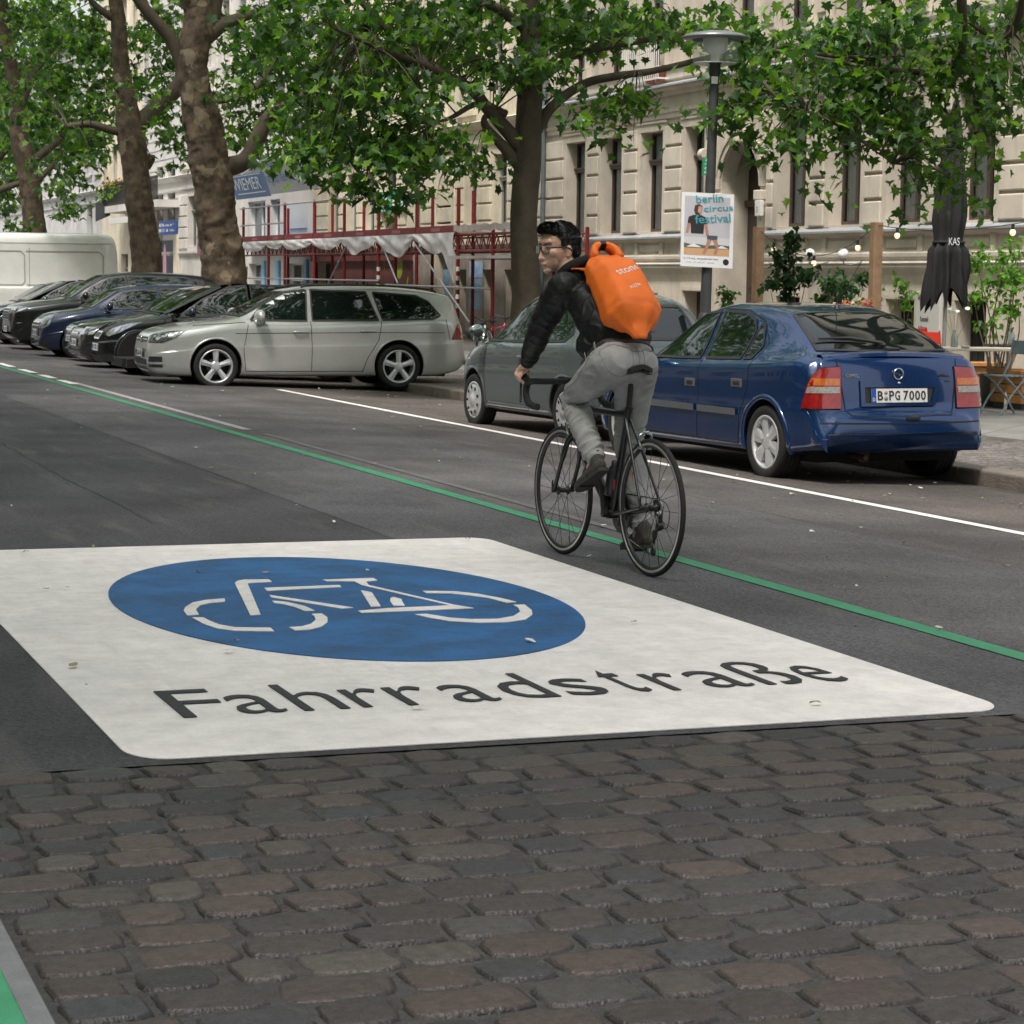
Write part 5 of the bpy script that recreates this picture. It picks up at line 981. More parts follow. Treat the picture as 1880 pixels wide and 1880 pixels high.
# ---- cars parked nose to the street farther along ----
def row_car(label, paint_c, prof, W=.88, metal=.25, lamp=None, grille='slats', scale=1.0, rim='plain', pl='B~', mirrorm=None, name='parked_car', lampm=None, extra=None):
    if prof == 'mpv':
        C = Car(top=[(2.12, .45), (2.10, .60), (1.98, .74), (1.7, .86), (1.25, .98), (.65, 1.27), (.25, 1.43), (-.3, 1.51), (-1.2, 1.49), (-1.7, 1.40), (-1.95, 1.15), (-2.05, .8), (-2.08, .45)],
                belt=[(2.12, .42), (2.0, .64), (1.6, .80), (1.0, .93), (0, .97), (-1.6, 1.02), (-1.95, .95), (-2.08, .4)], low=[(2.12, .28), (1.9, .19), (-1.7, .19), (-2.08, .33)], wid=[(2.12, .50), (2.02, .68), (1.8, .80), (1.3, W), (-1.5, W), (-1.9, .80), (-2.08, .68)], roofw=[(2.1, .45), (1.2, .64), (.4, .57), (-1.2, .60), (-2.08, .6)])
        ar = [(1.31, .355, .325), (-1.31, .355, .325)]; side = [('f', [(.98, .965), (-.08, .99), (-.06, 1.42), (.22, 1.385), (.62, 1.20)]), ('r', [(-.14, .992), (-1.25, 1.02), (-1.3, 1.30), (-1.1, 1.41), (-.12, 1.43)])]; scr = [(1.18, -.66), (1.18, .66), (.32, .54), (.32, -.54)]; mz = (.85, W-.05, 1.02)
    elif prof == 'sedan':
        C = Car(top=[(2.25, .45), (2.23, .62), (2.12, .72), (1.8, .80), (1.05, .92), (.55, 1.20), (.2, 1.36), (-.3, 1.41), (-1.0, 1.37), (-1.6, 1.1), (-2.1, 1.02), (-2.25, .9), (-2.3, .5)],
                belt=[(2.25, .42), (2.15, .66), (1.8, .74), (1.0, .85), (0, .90), (-1.8, .93), (-2.2, .85), (-2.3, .45)], low=[(2.25, .28), (2.0, .18), (-2.0, .18), (-2.3, .33)], wid=[(2.25, .60), (2.16, .74), (1.9, .83), (1.4, W), (-1.7, W), (-2.15, .80), (-2.3, .68)], roofw=[(2.2, .5), (1.1, .62), (.3, .53), (-.9, .55), (-1.6, .62), (-2.3, .6)])
        ar = [(1.35, .345, .315), (-1.35, .345, .315)]; side = [('f', [(.85, .90), (-.12, .92), (-.08, 1.335), (.2, 1.31), (.55, 1.13)]), ('r', [(-.18, .922), (-1.2, .94), (-1.25, 1.10), (-.95, 1.30), (-.14, 1.338)])]; scr = [(.98, -.62), (.98, .62), (.3, .5), (.3, -.5)]; mz = (.75, W-.05, .96)
    elif prof == 'mini':
        C = Car(top=[(1.92, .42), (1.91, .60), (1.84, .74), (1.6, .86), (1.05, .955), (.72, 1.14), (.42, 1.31), (0, 1.385), (-.8, 1.40), (-1.4, 1.36), (-1.62, 1.22), (-1.78, .85), (-1.85, .45)],
                belt=[(1.92, .40), (1.85, .64), (1.5, .79), (.9, .89), (0, .93), (-1.4, .97), (-1.7, .85), (-1.85, .4)], low=[(1.92, .26), (1.7, .18), (-1.5, .18), (-1.85, .3)], wid=[(1.92, .55), (1.84, .68), (1.6, .80), (1.2, W), (-1.2, W), (-1.6, .80), (-1.85, .68)], roofw=[(1.9, .45), (1.0, .64), (.4, .58), (-1.3, .58), (-1.85, .6)])
        ar = [(1.25, .345, .31), (-1.24, .345, .31)]; side = [('f', [(.85, .94), (-.2, .955), (-.22, 1.32), (.4, 1.25), (.6, 1.13)]), ('r', [(-.26, .957), (-1.35, .985), (-1.3, 1.30), (-.28, 1.322)])]; scr = [(1.0, -.64), (1.0, .64), (.48, .55), (.48, -.55)]; mz = (.72, W-.05, .99)
    else:
        C = Car(top=[(2.2, .5), (2.19, .80), (2.08, .94), (1.7, 1.02), (1.1, 1.10), (.62, 1.40), (.25, 1.58), (-.3, 1.64), (-1.4, 1.61), (-1.9, 1.5), (-2.1, 1.1), (-2.2, .6)],
                belt=[(2.2, .46), (2.1, .84), (1.6, .95), (1.0, 1.03), (0, 1.07), (-1.7, 1.12), (-2.1, .95), (-2.2, .5)], low=[(2.2, .34), (2.0, .24), (-1.8, .24), (-2.2, .4)], wid=[(2.2, .62), (2.1, .78), (1.8, .88), (1.3, W), (-1.6, W), (-2.0, .82), (-2.2, .7)], roofw=[(2.2, .5), (1.1, .68), (.3, .6), (-1.5, .62), (-2.2, .6)])
        ar = [(1.36, .40, .37), (-1.36, .40, .37)]; side = [('f', [(.9, 1.08), (-.1, 1.10), (-.08, 1.54), (.25, 1.50), (.6, 1.32)]), ('r', [(-.16, 1.102), (-1.6, 1.14), (-1.6, 1.42), (-1.3, 1.53), (-.14, 1.545)])]; scr = [(1.04, -.70), (1.04, .70), (.32, .58), (.32, -.58)]; mz = (.78, W-.05, 1.15)
    paint = carpaint('paint_'+label.split()[0]+str(len(label)), paint_c, metal, .25); E = empty(name, label=label, cat='car')
    zb = ar[0][2]
    common(E, C, dict(paint=paint, arches=ar, r=ar[0][1]-.04, rim=rim, side=side, seams=[[(.90, .25), (.92, .6), (.88, .88)], [(-.1, .25), (-.1, .9)], [(-1.0, .3), (-1.2, .95)]], handles=[(.05, .80 if prof != 'suv' else .95), (-.95, .82 if prof != 'suv' else .97)], screen=(scr, *TOP)), W)
    for sg in (1, -1):
        lp, lm = lamp; m = MB(); C.panel(m, lp, (C.x1-.15, sg*.55, 0), (-.6, sg*.8, 0), (0, 0, 1), (-.8, -sg*.6, 0), .008, .05); h = m.build('headlight', lampm or lampglass, E)
        cx = sum(p[0] for p in lp)/len(lp); cz = sum(p[1] for p in lp)/len(lp); m = MB(); C.panel(m, [(cx+lm*cos(t), cz+lm*sin(t)) for t in [2*pi*k/16 for k in range(16)]], (C.x1-.15, sg*.55, 0), (-.6, sg*.8, 0), (0, 0, 1), (-.8, -sg*.6, 0), .014, .04); m.build('lamp_unit', chrome, h)
        mirror(E, (mz[0], sg*mz[1], mz[2]), sg, mirrorm or paint)
        m = MB(); C.panel(m, [(-.15, .27), (.16, .27), (.12, .37), (-.15, .37)], (C.x1-.15, sg*.52, 0), (-.6, sg*.8, 0), (0, 0, 1), (-.8, -sg*.6, 0), .006, .05); m.build('lower_air_vent', blackpl, E)
    gz0 = {'mpv': .60, 'sedan': .62, 'mini': .44, 'suv': .66}[prof]; gw = {'mpv': .20, 'sedan': .30, 'mini': .38, 'suv': .42}[prof]; gh = {'mpv': .09, 'sedan': .10, 'mini': .24, 'suv': .22}[prof]
    gp = [(-gw, gz0), (gw, gz0), (gw*.9, gz0+gh), (-gw*.9, gz0+gh)]; m = MB(); C.panel(m, gp, *FRONT, .008, .05); g_ = m.build('grille', blackpl, E)
    m = MB(); C.line(m, [(3, a, b) for a, b in gp+[gp[0]]], .022, (-1, 0, 0), .014)
    if prof in ('mini', 'suv'):
        for k in range(1, 4): z = gz0+gh*k/4; C.line(m, [(3, -gw*.95, z), (3, gw*.95, z)], .012, (-1, 0, 0), .014)
    m.build('grille_surround', chrome, g_)
    m = MB(); C.panel(m, [(-.45, .25), (.45, .25), (.48, .35), (-.48, .35)], *FRONT, .008, .06); m.build('lower_grille', blackpl, E)
    h = C.hit((0, 0, .47), (-1, 0, 0)); plate(E, (h[0].x+.01, 0, .47 if prof != 'mini' else .50), (1, 0, .05), (0, 0, 1), pl+' 3', w=.50)
    return E
GC = 'cars parked nose to the street'
r1 = row_car('dark slate blue compact car parked second in the row beside the silver estate', (.030, .042, .066), 'mpv', lamp=([(-.13, .66), (.02, .64), (.20, .70), (.40, .86), (.18, .83), (-.06, .75)], .05), pl='B~TR'); place(r1, 8.35, 35.5, radians(180))
r2 = row_car('black older saloon with rectangular headlamps, third in the row of parked cars', (.014, .014, .016), 'sedan', lamp=([(-.16, .60), (.16, .60), (.26, .64), (.20, .72), (-.14, .72)], .045), pl='B~HM', W=.85); place(r2, 8.62, 38.3, radians(180))
r3 = row_car('black saloon mostly hidden between the older saloon and the navy car', (.018, .020, .024), 'sedan', lamp=([(-.12, .60), (.16, .62), (.26, .68), (.1, .74), (-.12, .72)], .045), pl='B~SE', W=.85); place(r3, 9.0, 41.2, radians(180))
r4 = row_car('navy blue small car with round headlamps and chrome framed grille', (.010, .018, .055), 'mini', lamp=([(.0+.15*cos(t), .70+.12*sin(t)) for t in [2*pi*k/18 for k in range(18)]], .07), pl='B~LN', rim='mini'); place(r4, 8.42, 43.4, radians(180))
r5 = row_car('black tall off-roader with angular headlamps at the left edge', (.008, .008, .009), 'suv', lamp=([(-.15, .80), (.1, .78), (.34, .90), (.1, .93), (-.14, .90)], .05), pl='B~XD', W=.92); place(r5, 8.75, 47.6, radians(180))
r6 = row_car('dark green compact car behind the off-roader at the left edge', (.010, .035, .032), 'mpv', lamp=([(-.13, .66), (.02, .64), (.20, .70), (.40, .86), (.18, .83), (-.06, .75)], .05), pl='B~KA'); place(r6, 8.6, 51.3, radians(180))
r7 = row_car('black saloon in front of the white van at the left edge', (.010, .010, .012), 'sedan', lamp=([(-.16, .60), (.16, .60), (.26, .64), (.20, .72), (-.14, .72)], .045), pl='B~OP'); place(r7, 8.7, 55.0, radians(180))
for o in (golf, r1, r2, r3, r4, r5, r6, r7): o['group'] = GC
for o in (astra, fiat): o['group'] = 'cars parked along the kerb'
# white van
def van():
    E = empty('delivery_van', label='tall white panel van parked behind the row of cars at the far left', cat='van')
    C = Car(top=[(2.95, .5), (2.93, .9), (2.75, 1.12), (2.2, 1.3), (1.55, 2.1), (1.25, 2.45), (.9, 2.56), (0, 2.6), (-2.2, 2.6), (-2.55, 2.56), (-2.66, 2.48), (-2.72, 2.2), (-2.75, .6)], belt=[(2.95, .46), (2.8, .95), (2.2, 1.15), (1.2, 1.25), (-2.6, 1.25), (-2.75, .5)], low=[(2.95, .3), (2.6, .22), (-2.6, .25), (-2.75, .35)], wid=[(2.95, .7), (2.7, .9), (2.2, .98), (1, 1.0), (-2.4, 1.0), (-2.65, .97), (-2.75, .9)], roofw=[(2.9, .6), (1.9, .8), (1.2, .86), (-2.5, .88), (-2.75, .85)], crease=.5)
    wp = carpaint('white_van_paint', (.74, .75, .72), .0, .3)
    common(E, C, dict(paint=wp, arches=[(1.9, .40, .36), (-1.75, .40, .36)], r=.34, rim='plain', side=[('f', [(1.9, 1.32), (.95, 1.32), (.95, 2.0), (1.35, 2.0)])], seams=[[(.85, .3), (.85, 2.2)], [(-.5, .3), (-.5, 2.2)]], handles=[(1.0, 1.1)], screen=([(2.1, -.8), (2.1, .8), (1.45, .75), (1.45, -.75)], *TOP)), 1.0)
    for sg in (1, -1):
        m = MB()
        for a, b in ((-.42, -2.35), (.8, -.38)):
            pts = [(a, 0, 2.12), (b+.1, 0, 2.12), (b, 0, 2.02), (b, 0, 1.35), (b+.06, 0, 1.28), (a, 0, 1.28)]; C.line(m, pts, .03, (0, -sg, 0), .008)
        C.line(m, [(1.2, 0, 2.32), (-2.6, 0, 2.32)], .02, (0, -sg, 0), .006); m.build('side_panel_pressing', mat('van_pressing', (.38, .39, .36), .4), E)
        m = MB(); C.side(m, [(-2.60, .8), (-2.72, .8), (-2.72, 1.4), (-2.60, 1.4)], sg, .01, step=.05); m.build('taillight', redlamp, E)
        m = MB(); C.panel(m, [(-.15, .8), (.2, .8), (.25, 1.0), (-.1, 1.0)], (2.8, sg*.7, 0), (-.5, sg*.86, 0), (0, 0, 1), (-.86, -sg*.5, 0), .008, .06); m.build('headlight', lampglass, E)
        mirror(E, (1.6, sg*.97, 1.45), sg, blackpl, 1.6)
    return E
vv = van(); place(vv, 8.25, 60.2, radians(180))
# ================= bicycle =================
HA = radians(4.5); FW = Vector((-sin(HA), cos(HA), 0)); LF = Vector((-cos(HA), -sin(HA), 0)); R0 = Vector((4.530, 10.40, 0))
W = lambda u, l, z: R0+FW*u+LF*l+Vector((0, 0, z))
frame_m = mat('bike_frame_black', (.007, .007, .008), .32, coat=.3); matteb = mat('matte_black_parts', (.014, .014, .015), .45); steel = mat('bike_steel', (.45, .46, .47), .25, metal=1); rimb = mat('rim_brake_track', (.65, .65, .65), .4, metal=.8); spk = mat('spoke_black', (.02, .02, .02), .35, metal=.6); tape = mat('bar_tape', (.016, .016, .017), .6, bump=.4, bscale=300); redd = mat('red_decal', (.5, .02, .01), .3)
def bicycle():
    E = empty('road_bicycle', R0, 0, 'black racing bicycle with drop handlebars ridden by the man', 'bicycle'); Mi = Matrix.Translation(-R0)
    def fin(m, name, mt, par=None, **k):
        o = m.build(name, mt, par or E, **k)
        if par is None: o.matrix_parent_inverse = Mi
        return o
    r = .338; WB = .99; RA = W(0, 0, r); FA = W(WB, 0, r)
    for c, rear in ((RA, True), (FA, False)):
        WE = empty('wheel', (0, 0, 0)); WE.parent = E; WE.matrix_parent_inverse = Mi; WE.location = c
        def cw(m, name, mt): o = m.build(name, mt, WE); return o
        Z3 = Vector((0, 0, 0)); P = lambda t, q: FW*(q*cos(t))+Vector((0, 0, q*sin(t)))
        m = MB(); m.tube([P(2*pi*k/72, r-.0135) for k in range(72)], .0135, 12, closed=True); cw(m, 'tyre', rubber)
        m = MB(); m.lathe(Z3, LF, [(.325, -.009), (.318, -.0110), (.306, -.0110)], 64); m.lathe(Z3, LF, [(.306, .0110), (.318, .0110), (.325, .009)], 64); cw(m, 'brake_track', rimb)
        m = MB(); m.lathe(Z3, LF, [(.3085, -.0108), (.298, -.0095), (.291, -.004), (.291, .004), (.298, .0095), (.3085, .0108)], 64); cw(m, 'rim', matteb)
        m = MB(); hw = .026 if not rear else .024; m.lathe(Z3, LF, [(.0, -.05), (.012, -.05), (.012, -hw-.008), (.024, -hw-.004), (.024, -hw), (.013, -hw+.006), (.013, hw-.006), (.024, hw), (.024, hw+.004), (.012, hw+.008), (.012, .05), (0, .05)], 18); cw(m, 'hub', matteb)
        m = MB(); n = 20
        for k in range(n):
            sg = 1 if k % 2 else -1; t = 2*pi*k/n; off = (.45 if (k//2) % 2 else -.45)*(1 if not rear or sg < 0 else 1.6)
            a = P(t+off, .022)+LF*sg*hw; b = P(t, .293)+LF*sg*.002; m.cyl(a, b, .0013, 5)
        m.cyl(P(-1.9, .29), P(-1.9, .25), .003, 6); cw(m, 'spokes', spk)
        m = MB(); m.cyl(c+LF*.055, c-LF*.055, .006, 8); m.tube([c+LF*.06, c+LF*.062+FW*(-.0)+Vector((0, 0, .03)), c+LF*.066+Vector((0, 0, .055))-FW*.01], .005, 6); m.cyl(c+LF*.05, c+LF*.064, .011, 10); m.cyl(c-LF*.05, c-LF*.064, .011, 10); fin(m, 'quick_release', matteb)
    BB = W(.405, 0, .272); ST = W(.268, 0, .775); HT = W(.80, 0, .80); HB = W(.84, 0, .655); m = MB()
    m.tube([HB, BB], [.030, .032], 14); m.tube([HT-Vector((0, 0, .015))-FW*.005, ST], [.021, .017], 12, flat=1.0); m.tube([ST+Vector((0, 0, .03))-FW*.012, BB], [.017, .02], 12); m.tube([HT+Vector((0, 0, .03))-FW*.01, HB-Vector((0, 0, .015))], [.022, .027], 14); m.cyl(BB+LF*.036, BB-LF*.036, .026, 16)
    for sg in (1, -1):
        m.tube(bez([ST+LF*sg*.012-Vector((0, 0, .01)), W(.14, sg*.034, .57), RA+LF*sg*.058], 5), [.009]*6+[.0075]*5, 8)
        m.tube(bez([BB+LF*sg*.02-FW*.02, W(.25, sg*.034, .29), RA+LF*sg*.058], 5), .010, 8)
    fin(m, 'frame', frame_m)
    m = MB(); m.cyl(HB, HB-Vector((0, 0, .025))+FW*.01, .028, 14)
    for sg in (1, -1): m.tube(bez([HB-Vector((0, 0, .01))+LF*sg*.014, W(.868, sg*.036, .60), W(.905, sg*.05, .50), FA+LF*sg*.052+Vector((0, 0, .0))], 5), [.018]*5+[.015]*5+[.011]*6, 10, flat=1.0)
    fin(m, 'fork', frame_m)
    m = MB(); m.cyl(ST+Vector((0, 0, .02))-FW*.01, W(.228, 0, 1.00), .0135, 12); m.cyl(ST+Vector((0, 0, .015))-FW*.01, ST+Vector((0, 0, .035))-FW*.015, .02, 12); m.box((-0.0,)*3, (0,)*3) if 0 else None; fin(m, 'seatpost', matteb)
    m = MB()      # saddle: narrow nose, wide tail
    def sad(i, j):
        u = .125+.275*j; wd = interp([(0, .060), (.12, .068), (.35, .05), (.6, .024), (1, .017)], j); a = (i-.5)*2; z = 1.022+.012*(1-j)*0+.010*((j-.5)*2)**2-.022*abs(a)**2.2*(1 if j < .5 else .8)
        return W(u, a*wd, z)
    m.grid(sad, 14, 16); m.grid(lambda i, j: sad(1-i, j)-Vector((0, 0, .024*(1.5-abs(2*i-1)**3*.4))), 14, 16)
    for sg in (1, -1): m.grid(lambda i, j, sg=sg: sad(.5+sg*.5, j)-Vector((0, 0, .015*i)), 2, 16)
    m.grid(lambda i, j: sad(i, 0)-Vector((0, 0, .024*j)), 14, 2)
    for sg in (1, -1): m.tube(bez([W(.38, 0, .992), W(.31, sg*.02, .987), W(.21, sg*.022, .987), W(.15, sg*.03, 1.007)], 4), .0035, 6)
    fin(m, 'saddle', matteb)
    C0 = W(.905, 0, .915); m = MB(); m.tube([HT+Vector((0, 0, .025))-FW*.01, W(.79, 0, .895)], .018, 12); m.tube([W(.79, 0, .885), C0], [.019, .017], 12); m.cyl(C0+LF*.025, C0-LF*.025, .023, 14); fin(m, 'stem', matteb)
    m = MB(); m.tube([C0+LF*.12, C0-LF*.12], .0145, 12)
    for sg in (1, -1): m.tube(bez([C0+LF*sg*.10, C0+LF*sg*.17+FW*.005, C0+LF*sg*.205+FW*.03, W(.985, sg*.212, .905), W(1.005, sg*.213, .88), W(1.005, sg*.214, .84), W(.975, sg*.216, .805), W(.92, sg*.218, .79), W(.855, sg*.22, .785)], 7), .0165, 12)
    fin(m, 'handlebar', tape)
    for sg in (1, -1):
        m = MB()
        for k in range(16):      # wraps of tape on the drop
            pass
        m.tube(bez([W(.965, sg*.212, .91), W(1.01, sg*.213, .925), W(1.045, sg*.213, .95), W(1.055, sg*.213, .985)], 5), [.016, .018, .0185, .0185, .018, .0175, .0175, .018, .0175, .016, .015, .014, .013, .013, .012, .010], 12)
        h = fin(m, 'brake_hood', matteb); m = MB(); m.tube(bez([W(1.045, sg*.213, .945), W(1.065, sg*.215, .91), W(1.055, sg*.222, .855), W(1.035, sg*.232, .80)], 5), [.009]*4+[.007]*12, 8, flat=.6); m.build('brake_lever', matteb, h)
        m = MB(); pts = bez([W(.985, sg*.212, .905), W(1.005, sg*.213, .88), W(1.005, sg*.214, .84), W(.975, sg*.216, .805), W(.92, sg*.218, .79), W(.855, sg*.22, .785)], 5)
        for a, b in zip(pts[::2], pts[1::2]): m.tube([a, b], .0183, 12)
        fin(m, 'bar_tape_wraps', tape)
    def cable(name, pts, r_=.0025): m = MB(); m.tube(bez(pts, 8), r_, 6); fin(m, name, matteb)
    cable('brake_cable', [C0+LF*.03-Vector((0, 0, .01)), W(.97, .05, .88), W(.95, .03, .78), W(.90, 0, .71)]); cable('brake_cable', [C0-LF*.04, W(.98, -.06, .86), W(.93, -.04, .78), W(.82, -.02, .76)]); cable('gear_cable', [W(.10, -.05, .30), W(0, -.055, .37), W(-.075, -.06, .33), W(-.06, -.06, .25), W(-.01, -.06, .235)])
    for c, s_ in ((W(.885, 0, .665), 1), (W(.075, 0, .66), -1)):      # caliper brakes
        m = MB(); 
        for sg in (1, -1): m.tube(bez([c+Vector((0, 0, .045))-LF*sg*.018, c+LF*sg*.028+Vector((0, 0, .03)), c+LF*sg*.032, c+LF*sg*.018-Vector((0, 0, .03))], 5), .0065, 8); m.box(*[tuple(c+LF*sg*.016-Vector((.012, .02, .042))), tuple(c+LF*sg*.016+Vector((.012, .02, -.026)))])
        m.cyl(c-FW*.01, c+FW*.02, .007, 8); fin(m, 'caliper_brake', steel)
    CR = BB-LF*.045; m = MB(); m.lathe(CR, LF, [(.055, -.002), (.100, -.003), (.104, 0), (.100, .003), (.055, .002)], 48)
    for k in range(4): t = 2*pi*k/4+.4; m.tube([CR, CR+FW*.07*cos(t)+Vector((0, 0, .07*sin(t)))], .010, 6)
    fin(m, 'chainring', matteb); up = Vector((0, 0, 1)); th = radians(82)
    cd = FW*cos(th)+up*sin(th)
    for sg, d in ((1, cd), (-1, -cd)):
        a = BB+LF*sg*.055; b = a+d*.17+LF*sg*.012; m = MB(); m.tube([a, b], [.017, .012], 10, flat=.7); m.cyl(BB, a+LF*sg*.008, .019, 14); fin(m, 'crank_arm', matteb)
        p = b+LF*sg*.055; m = MB(); m.cyl(b, p, .009, 8); tl = radians(-35 if sg > 0 else 12); f2 = FW*cos(tl)+up*sin(tl); u2 = f2.cross(LF)*-1; m.obox(p-f2*.045-LF*.035-u2*.008, f2*.09, LF*.07, u2*.016); m.obox(p-f2*.05-LF*.04-u2*.012, f2*.012, LF*.08, u2*.024); m.obox(p+f2*.04-LF*.04-u2*.012, f2*.012, LF*.08, u2*.024); fin(m, 'pedal', matteb)
    m = MB(); CS = RA-LF*.035
    for k in range(8): q = .048-.0042*k; m.lathe(CS-LF*(.0028*k), LF, [(.012, -.0008), (q, -.0008), (q, .0008), (.012, .0008)], 28)
    fin(m, 'cassette', steel)
    m = MB(); hb = W(0, -.05, .245); m.tube([RA-LF*.055, hb], [.011, .013], 8); m.sphere(hb, .022, 10, 8); pj = W(.045, -.045, .20); pl_ = W(.055, -.045, .115)
    for c in (pj, pl_): m.lathe(c, LF, [(0, -.004), (.022, -.004), (.024, 0), (.022, .004), (0, .004)], 16)
    m.tube([hb, pj, pl_], [.013, .009, .009], 8, flat=.5); fin(m, 'rear_derailleur', matteb)
    m = MB(); m.tube([CR+FW*0+Vector((0, 0, .102)), CS+Vector((0, 0, .040))], .0042, 6); m.tube([CR-Vector((0, 0, .102)), pl_+FW*.01-Vector((0, 0, .02)), pl_-FW*.02, pj+FW*.02, pj-FW*.0+Vector((0, 0, .02)), CS-Vector((0, 0, .04))], .0042, 6); fin(m, 'chain', steel)
    m = MB(); b0 = W(.335, 0, .50); d = (ST-BB).normalized(); c0 = BB.lerp(ST, .18)+FW*.055; m.lathe(c0, d, [(0, 0), (.034, 0), (.036, .01), (.036, .12), (.028, .145), (.02, .155), (.02, .18), (0, .185)], 18); fin(m, 'water_bottle', mat('bottle_black', (.02, .02, .022), .35))
    m = MB(); dd = (BB-HB).normalized(); c0 = HB.lerp(BB, .62)+FW*0+dd.cross(LF)*.05; 
    m.obox(W(.335, .034, .40), LF*.002, (ST-BB)*.10, FW*.012); fin(m, 'red_decal', redd); m = MB(); m.obox(W(.11, .0475, .46), LF*.002, Vector((0, 0, .04)), FW*.006); fin(m, 'red_decal', redd)
    return E
bicycle()
# ================= rider =================
def organic(name, chains, voxel, smooth, mt, parent=None, disp=None, blobs=(), cut=None, smooth2=0):
    """one continuous skin grown over tapered, elliptical limb chains. chain = (points[(pos, ra, rb)], side vector)"""
    m = MB()
    for pts, side in chains:
        n = 20; rings = []; side = Vector(side)
        P = [Vector(p[0]) for p in pts]
        for i, (p, ra, rb) in enumerate(pts):
            d = (P[min(i+1, len(P)-1)]-P[max(i-1, 0)]).normalized(); a = (side-d*side.dot(d)).normalized(); b = d.cross(a); rings.append((P[i], ra, rb, a, b, d))
        full = []
        r0 = rings[0]; r1 = rings[-1]; k0 = min(r0[1], r0[2]); k1 = min(r1[1], r1[2])
        for t in (.05, .4, .75): s_ = sin(pi/2*t); full.append((r0[0]-r0[5]*k0*cos(pi/2*t), r0[1]*s_, r0[2]*s_, r0[3], r0[4]))
        full += [q[:5] for q in rings]
        for t in (.75, .4, .05): s_ = sin(pi/2*t); full.append((r1[0]+r1[5]*k1*cos(pi/2*t), r1[1]*s_, r1[2]*s_, r1[3], r1[4]))
        vs = [c+a*cos(2*pi*j/n)*ra+b*sin(2*pi*j/n)*rb for c, ra, rb, a, b in full for j in range(n)]
        fs = [(i*n+j, i*n+(j+1) % n, (i+1)*n+(j+1) % n, (i+1)*n+j) for i in range(len(full)-1) for j in range(n)]+[tuple(range(n))[::-1], tuple(range((len(full)-1)*n, len(full)*n))]
        m.add(vs, fs)
    for c, (rx, ry, rz), ax in blobs:      # ellipsoids with their own axes
        if ax is hax: rx, ry, rz = rx*HS, ry*HS, rz*HS
        X, Y, Z = ax; nu, nv = 20, 14; vs = []; fs = []
        for i in range(nv+1):
            for j in range(nu): t = pi*(i+.001)/(nv+.002); p = 2*pi*j/nu; vs.append(Vector(c)+X*(sin(t)*cos(p)*rx)+Y*(sin(t)*sin(p)*ry)+Z*(cos(t)*rz))
        for i in range(nv):
            for j in range(nu): fs.append((i*nu+j, (i+1)*nu+j, (i+1)*nu+(j+1) % nu, i*nu+(j+1) % nu))
        fs += [tuple(range(nu)), tuple(range(nv*nu, nv*nu+nu))[::-1]]; m.add(vs, fs)
    o = m.build(name, mt, fix=True); r = o.modifiers.new('r', 'REMESH'); r.mode = 'VOXEL'; r.voxel_size = voxel; r.use_smooth_shade = True
    s_ = o.modifiers.new('s', 'SMOOTH'); s_.factor = .5; s_.iterations = smooth
    dg = bpy.context.evaluated_depsgraph_get(); me = bpy.data.meshes.new_from_object(o.evaluated_get(dg)); o.modifiers.clear(); o.data = me
    n = len(me.vertices); co = np.zeros(n*3); me.vertices.foreach_get('co', co); co = co.reshape(-1, 3); nr = np.zeros(n*3); me.vertices.foreach_get('normal', nr); nr = nr.reshape(-1, 3)
    if disp:
        d = np.array([disp(Vector(c), Vector(q)) for c, q in zip(co, nr)]); co = co+nr*d[:, None]; me.vertices.foreach_set('co', co.ravel()); me.update()
    if cut:
        bm = bmesh.new(); bm.from_mesh(me); bmesh.ops.delete(bm, geom=[v for v in bm.verts if cut(v.co)], context='VERTS'); bm.to_mesh(me); bm.free()
    me.polygons.foreach_set('use_smooth', [True]*len(me.polygons)); me.materials.clear(); me.materials.append(mt)
    if parent is not None: o.parent = parent; o.matrix_parent_inverse = parent.matrix_world.inverted() if False else Matrix.Translation(-parent.location)
    return o
skin = mat('skin', (.72, .45, .33), .48, var=.12, vscale=30, bump=.08, bscale=500); skin.node_tree.nodes['Principled BSDF'].inputs['Subsurface Weight'].default_value = .15; skin.node_tree.nodes['Principled BSDF'].inputs['Subsurface Radius'].default_value = (.01, .004, .002)
jacket_m = mat('black_jacket', (.0095, .0095, .010), .52, var=.2, vscale=30, spec=.32); jeans_m = mat('grey_denim', (.34, .335, .325), .85, var=.28, vscale=7, bump=.25, bscale=420); hair_m = mat('black_hair', (.008, .007, .0065), .42, var=.3, vscale=60); shoe_m = mat('grey_suede', (.060, .056, .048), .9, var=.25, vscale=25, bump=.3, bscale=200); sole_m = mat('dark_sole', (.035, .032, .028), .7); belt_m = mat('brown_belt', (.045, .034, .030), .5); denim_d = mat('denim_stitch', (.13, .125, .12), .8); orange_m = mat('orange_bag_fabric', (.87, .165, .008), .56, var=.12, vscale=7, bump=.3, bscale=220); whitep = mat('white_print', (.8, .8, .78), .5)
PR = W(.22, 0, 0)
PE = empty('person', PR, 0, 'man in black jacket and grey jeans cycling away, looking left through glasses', 'person')
def par(o, p=None):
    p = p or PE; o.parent = p; o.matrix_parent_inverse = Matrix.Translation(-PR) if p is PE else Matrix.Identity(4); return o
UP = Vector((0, 0, 1))
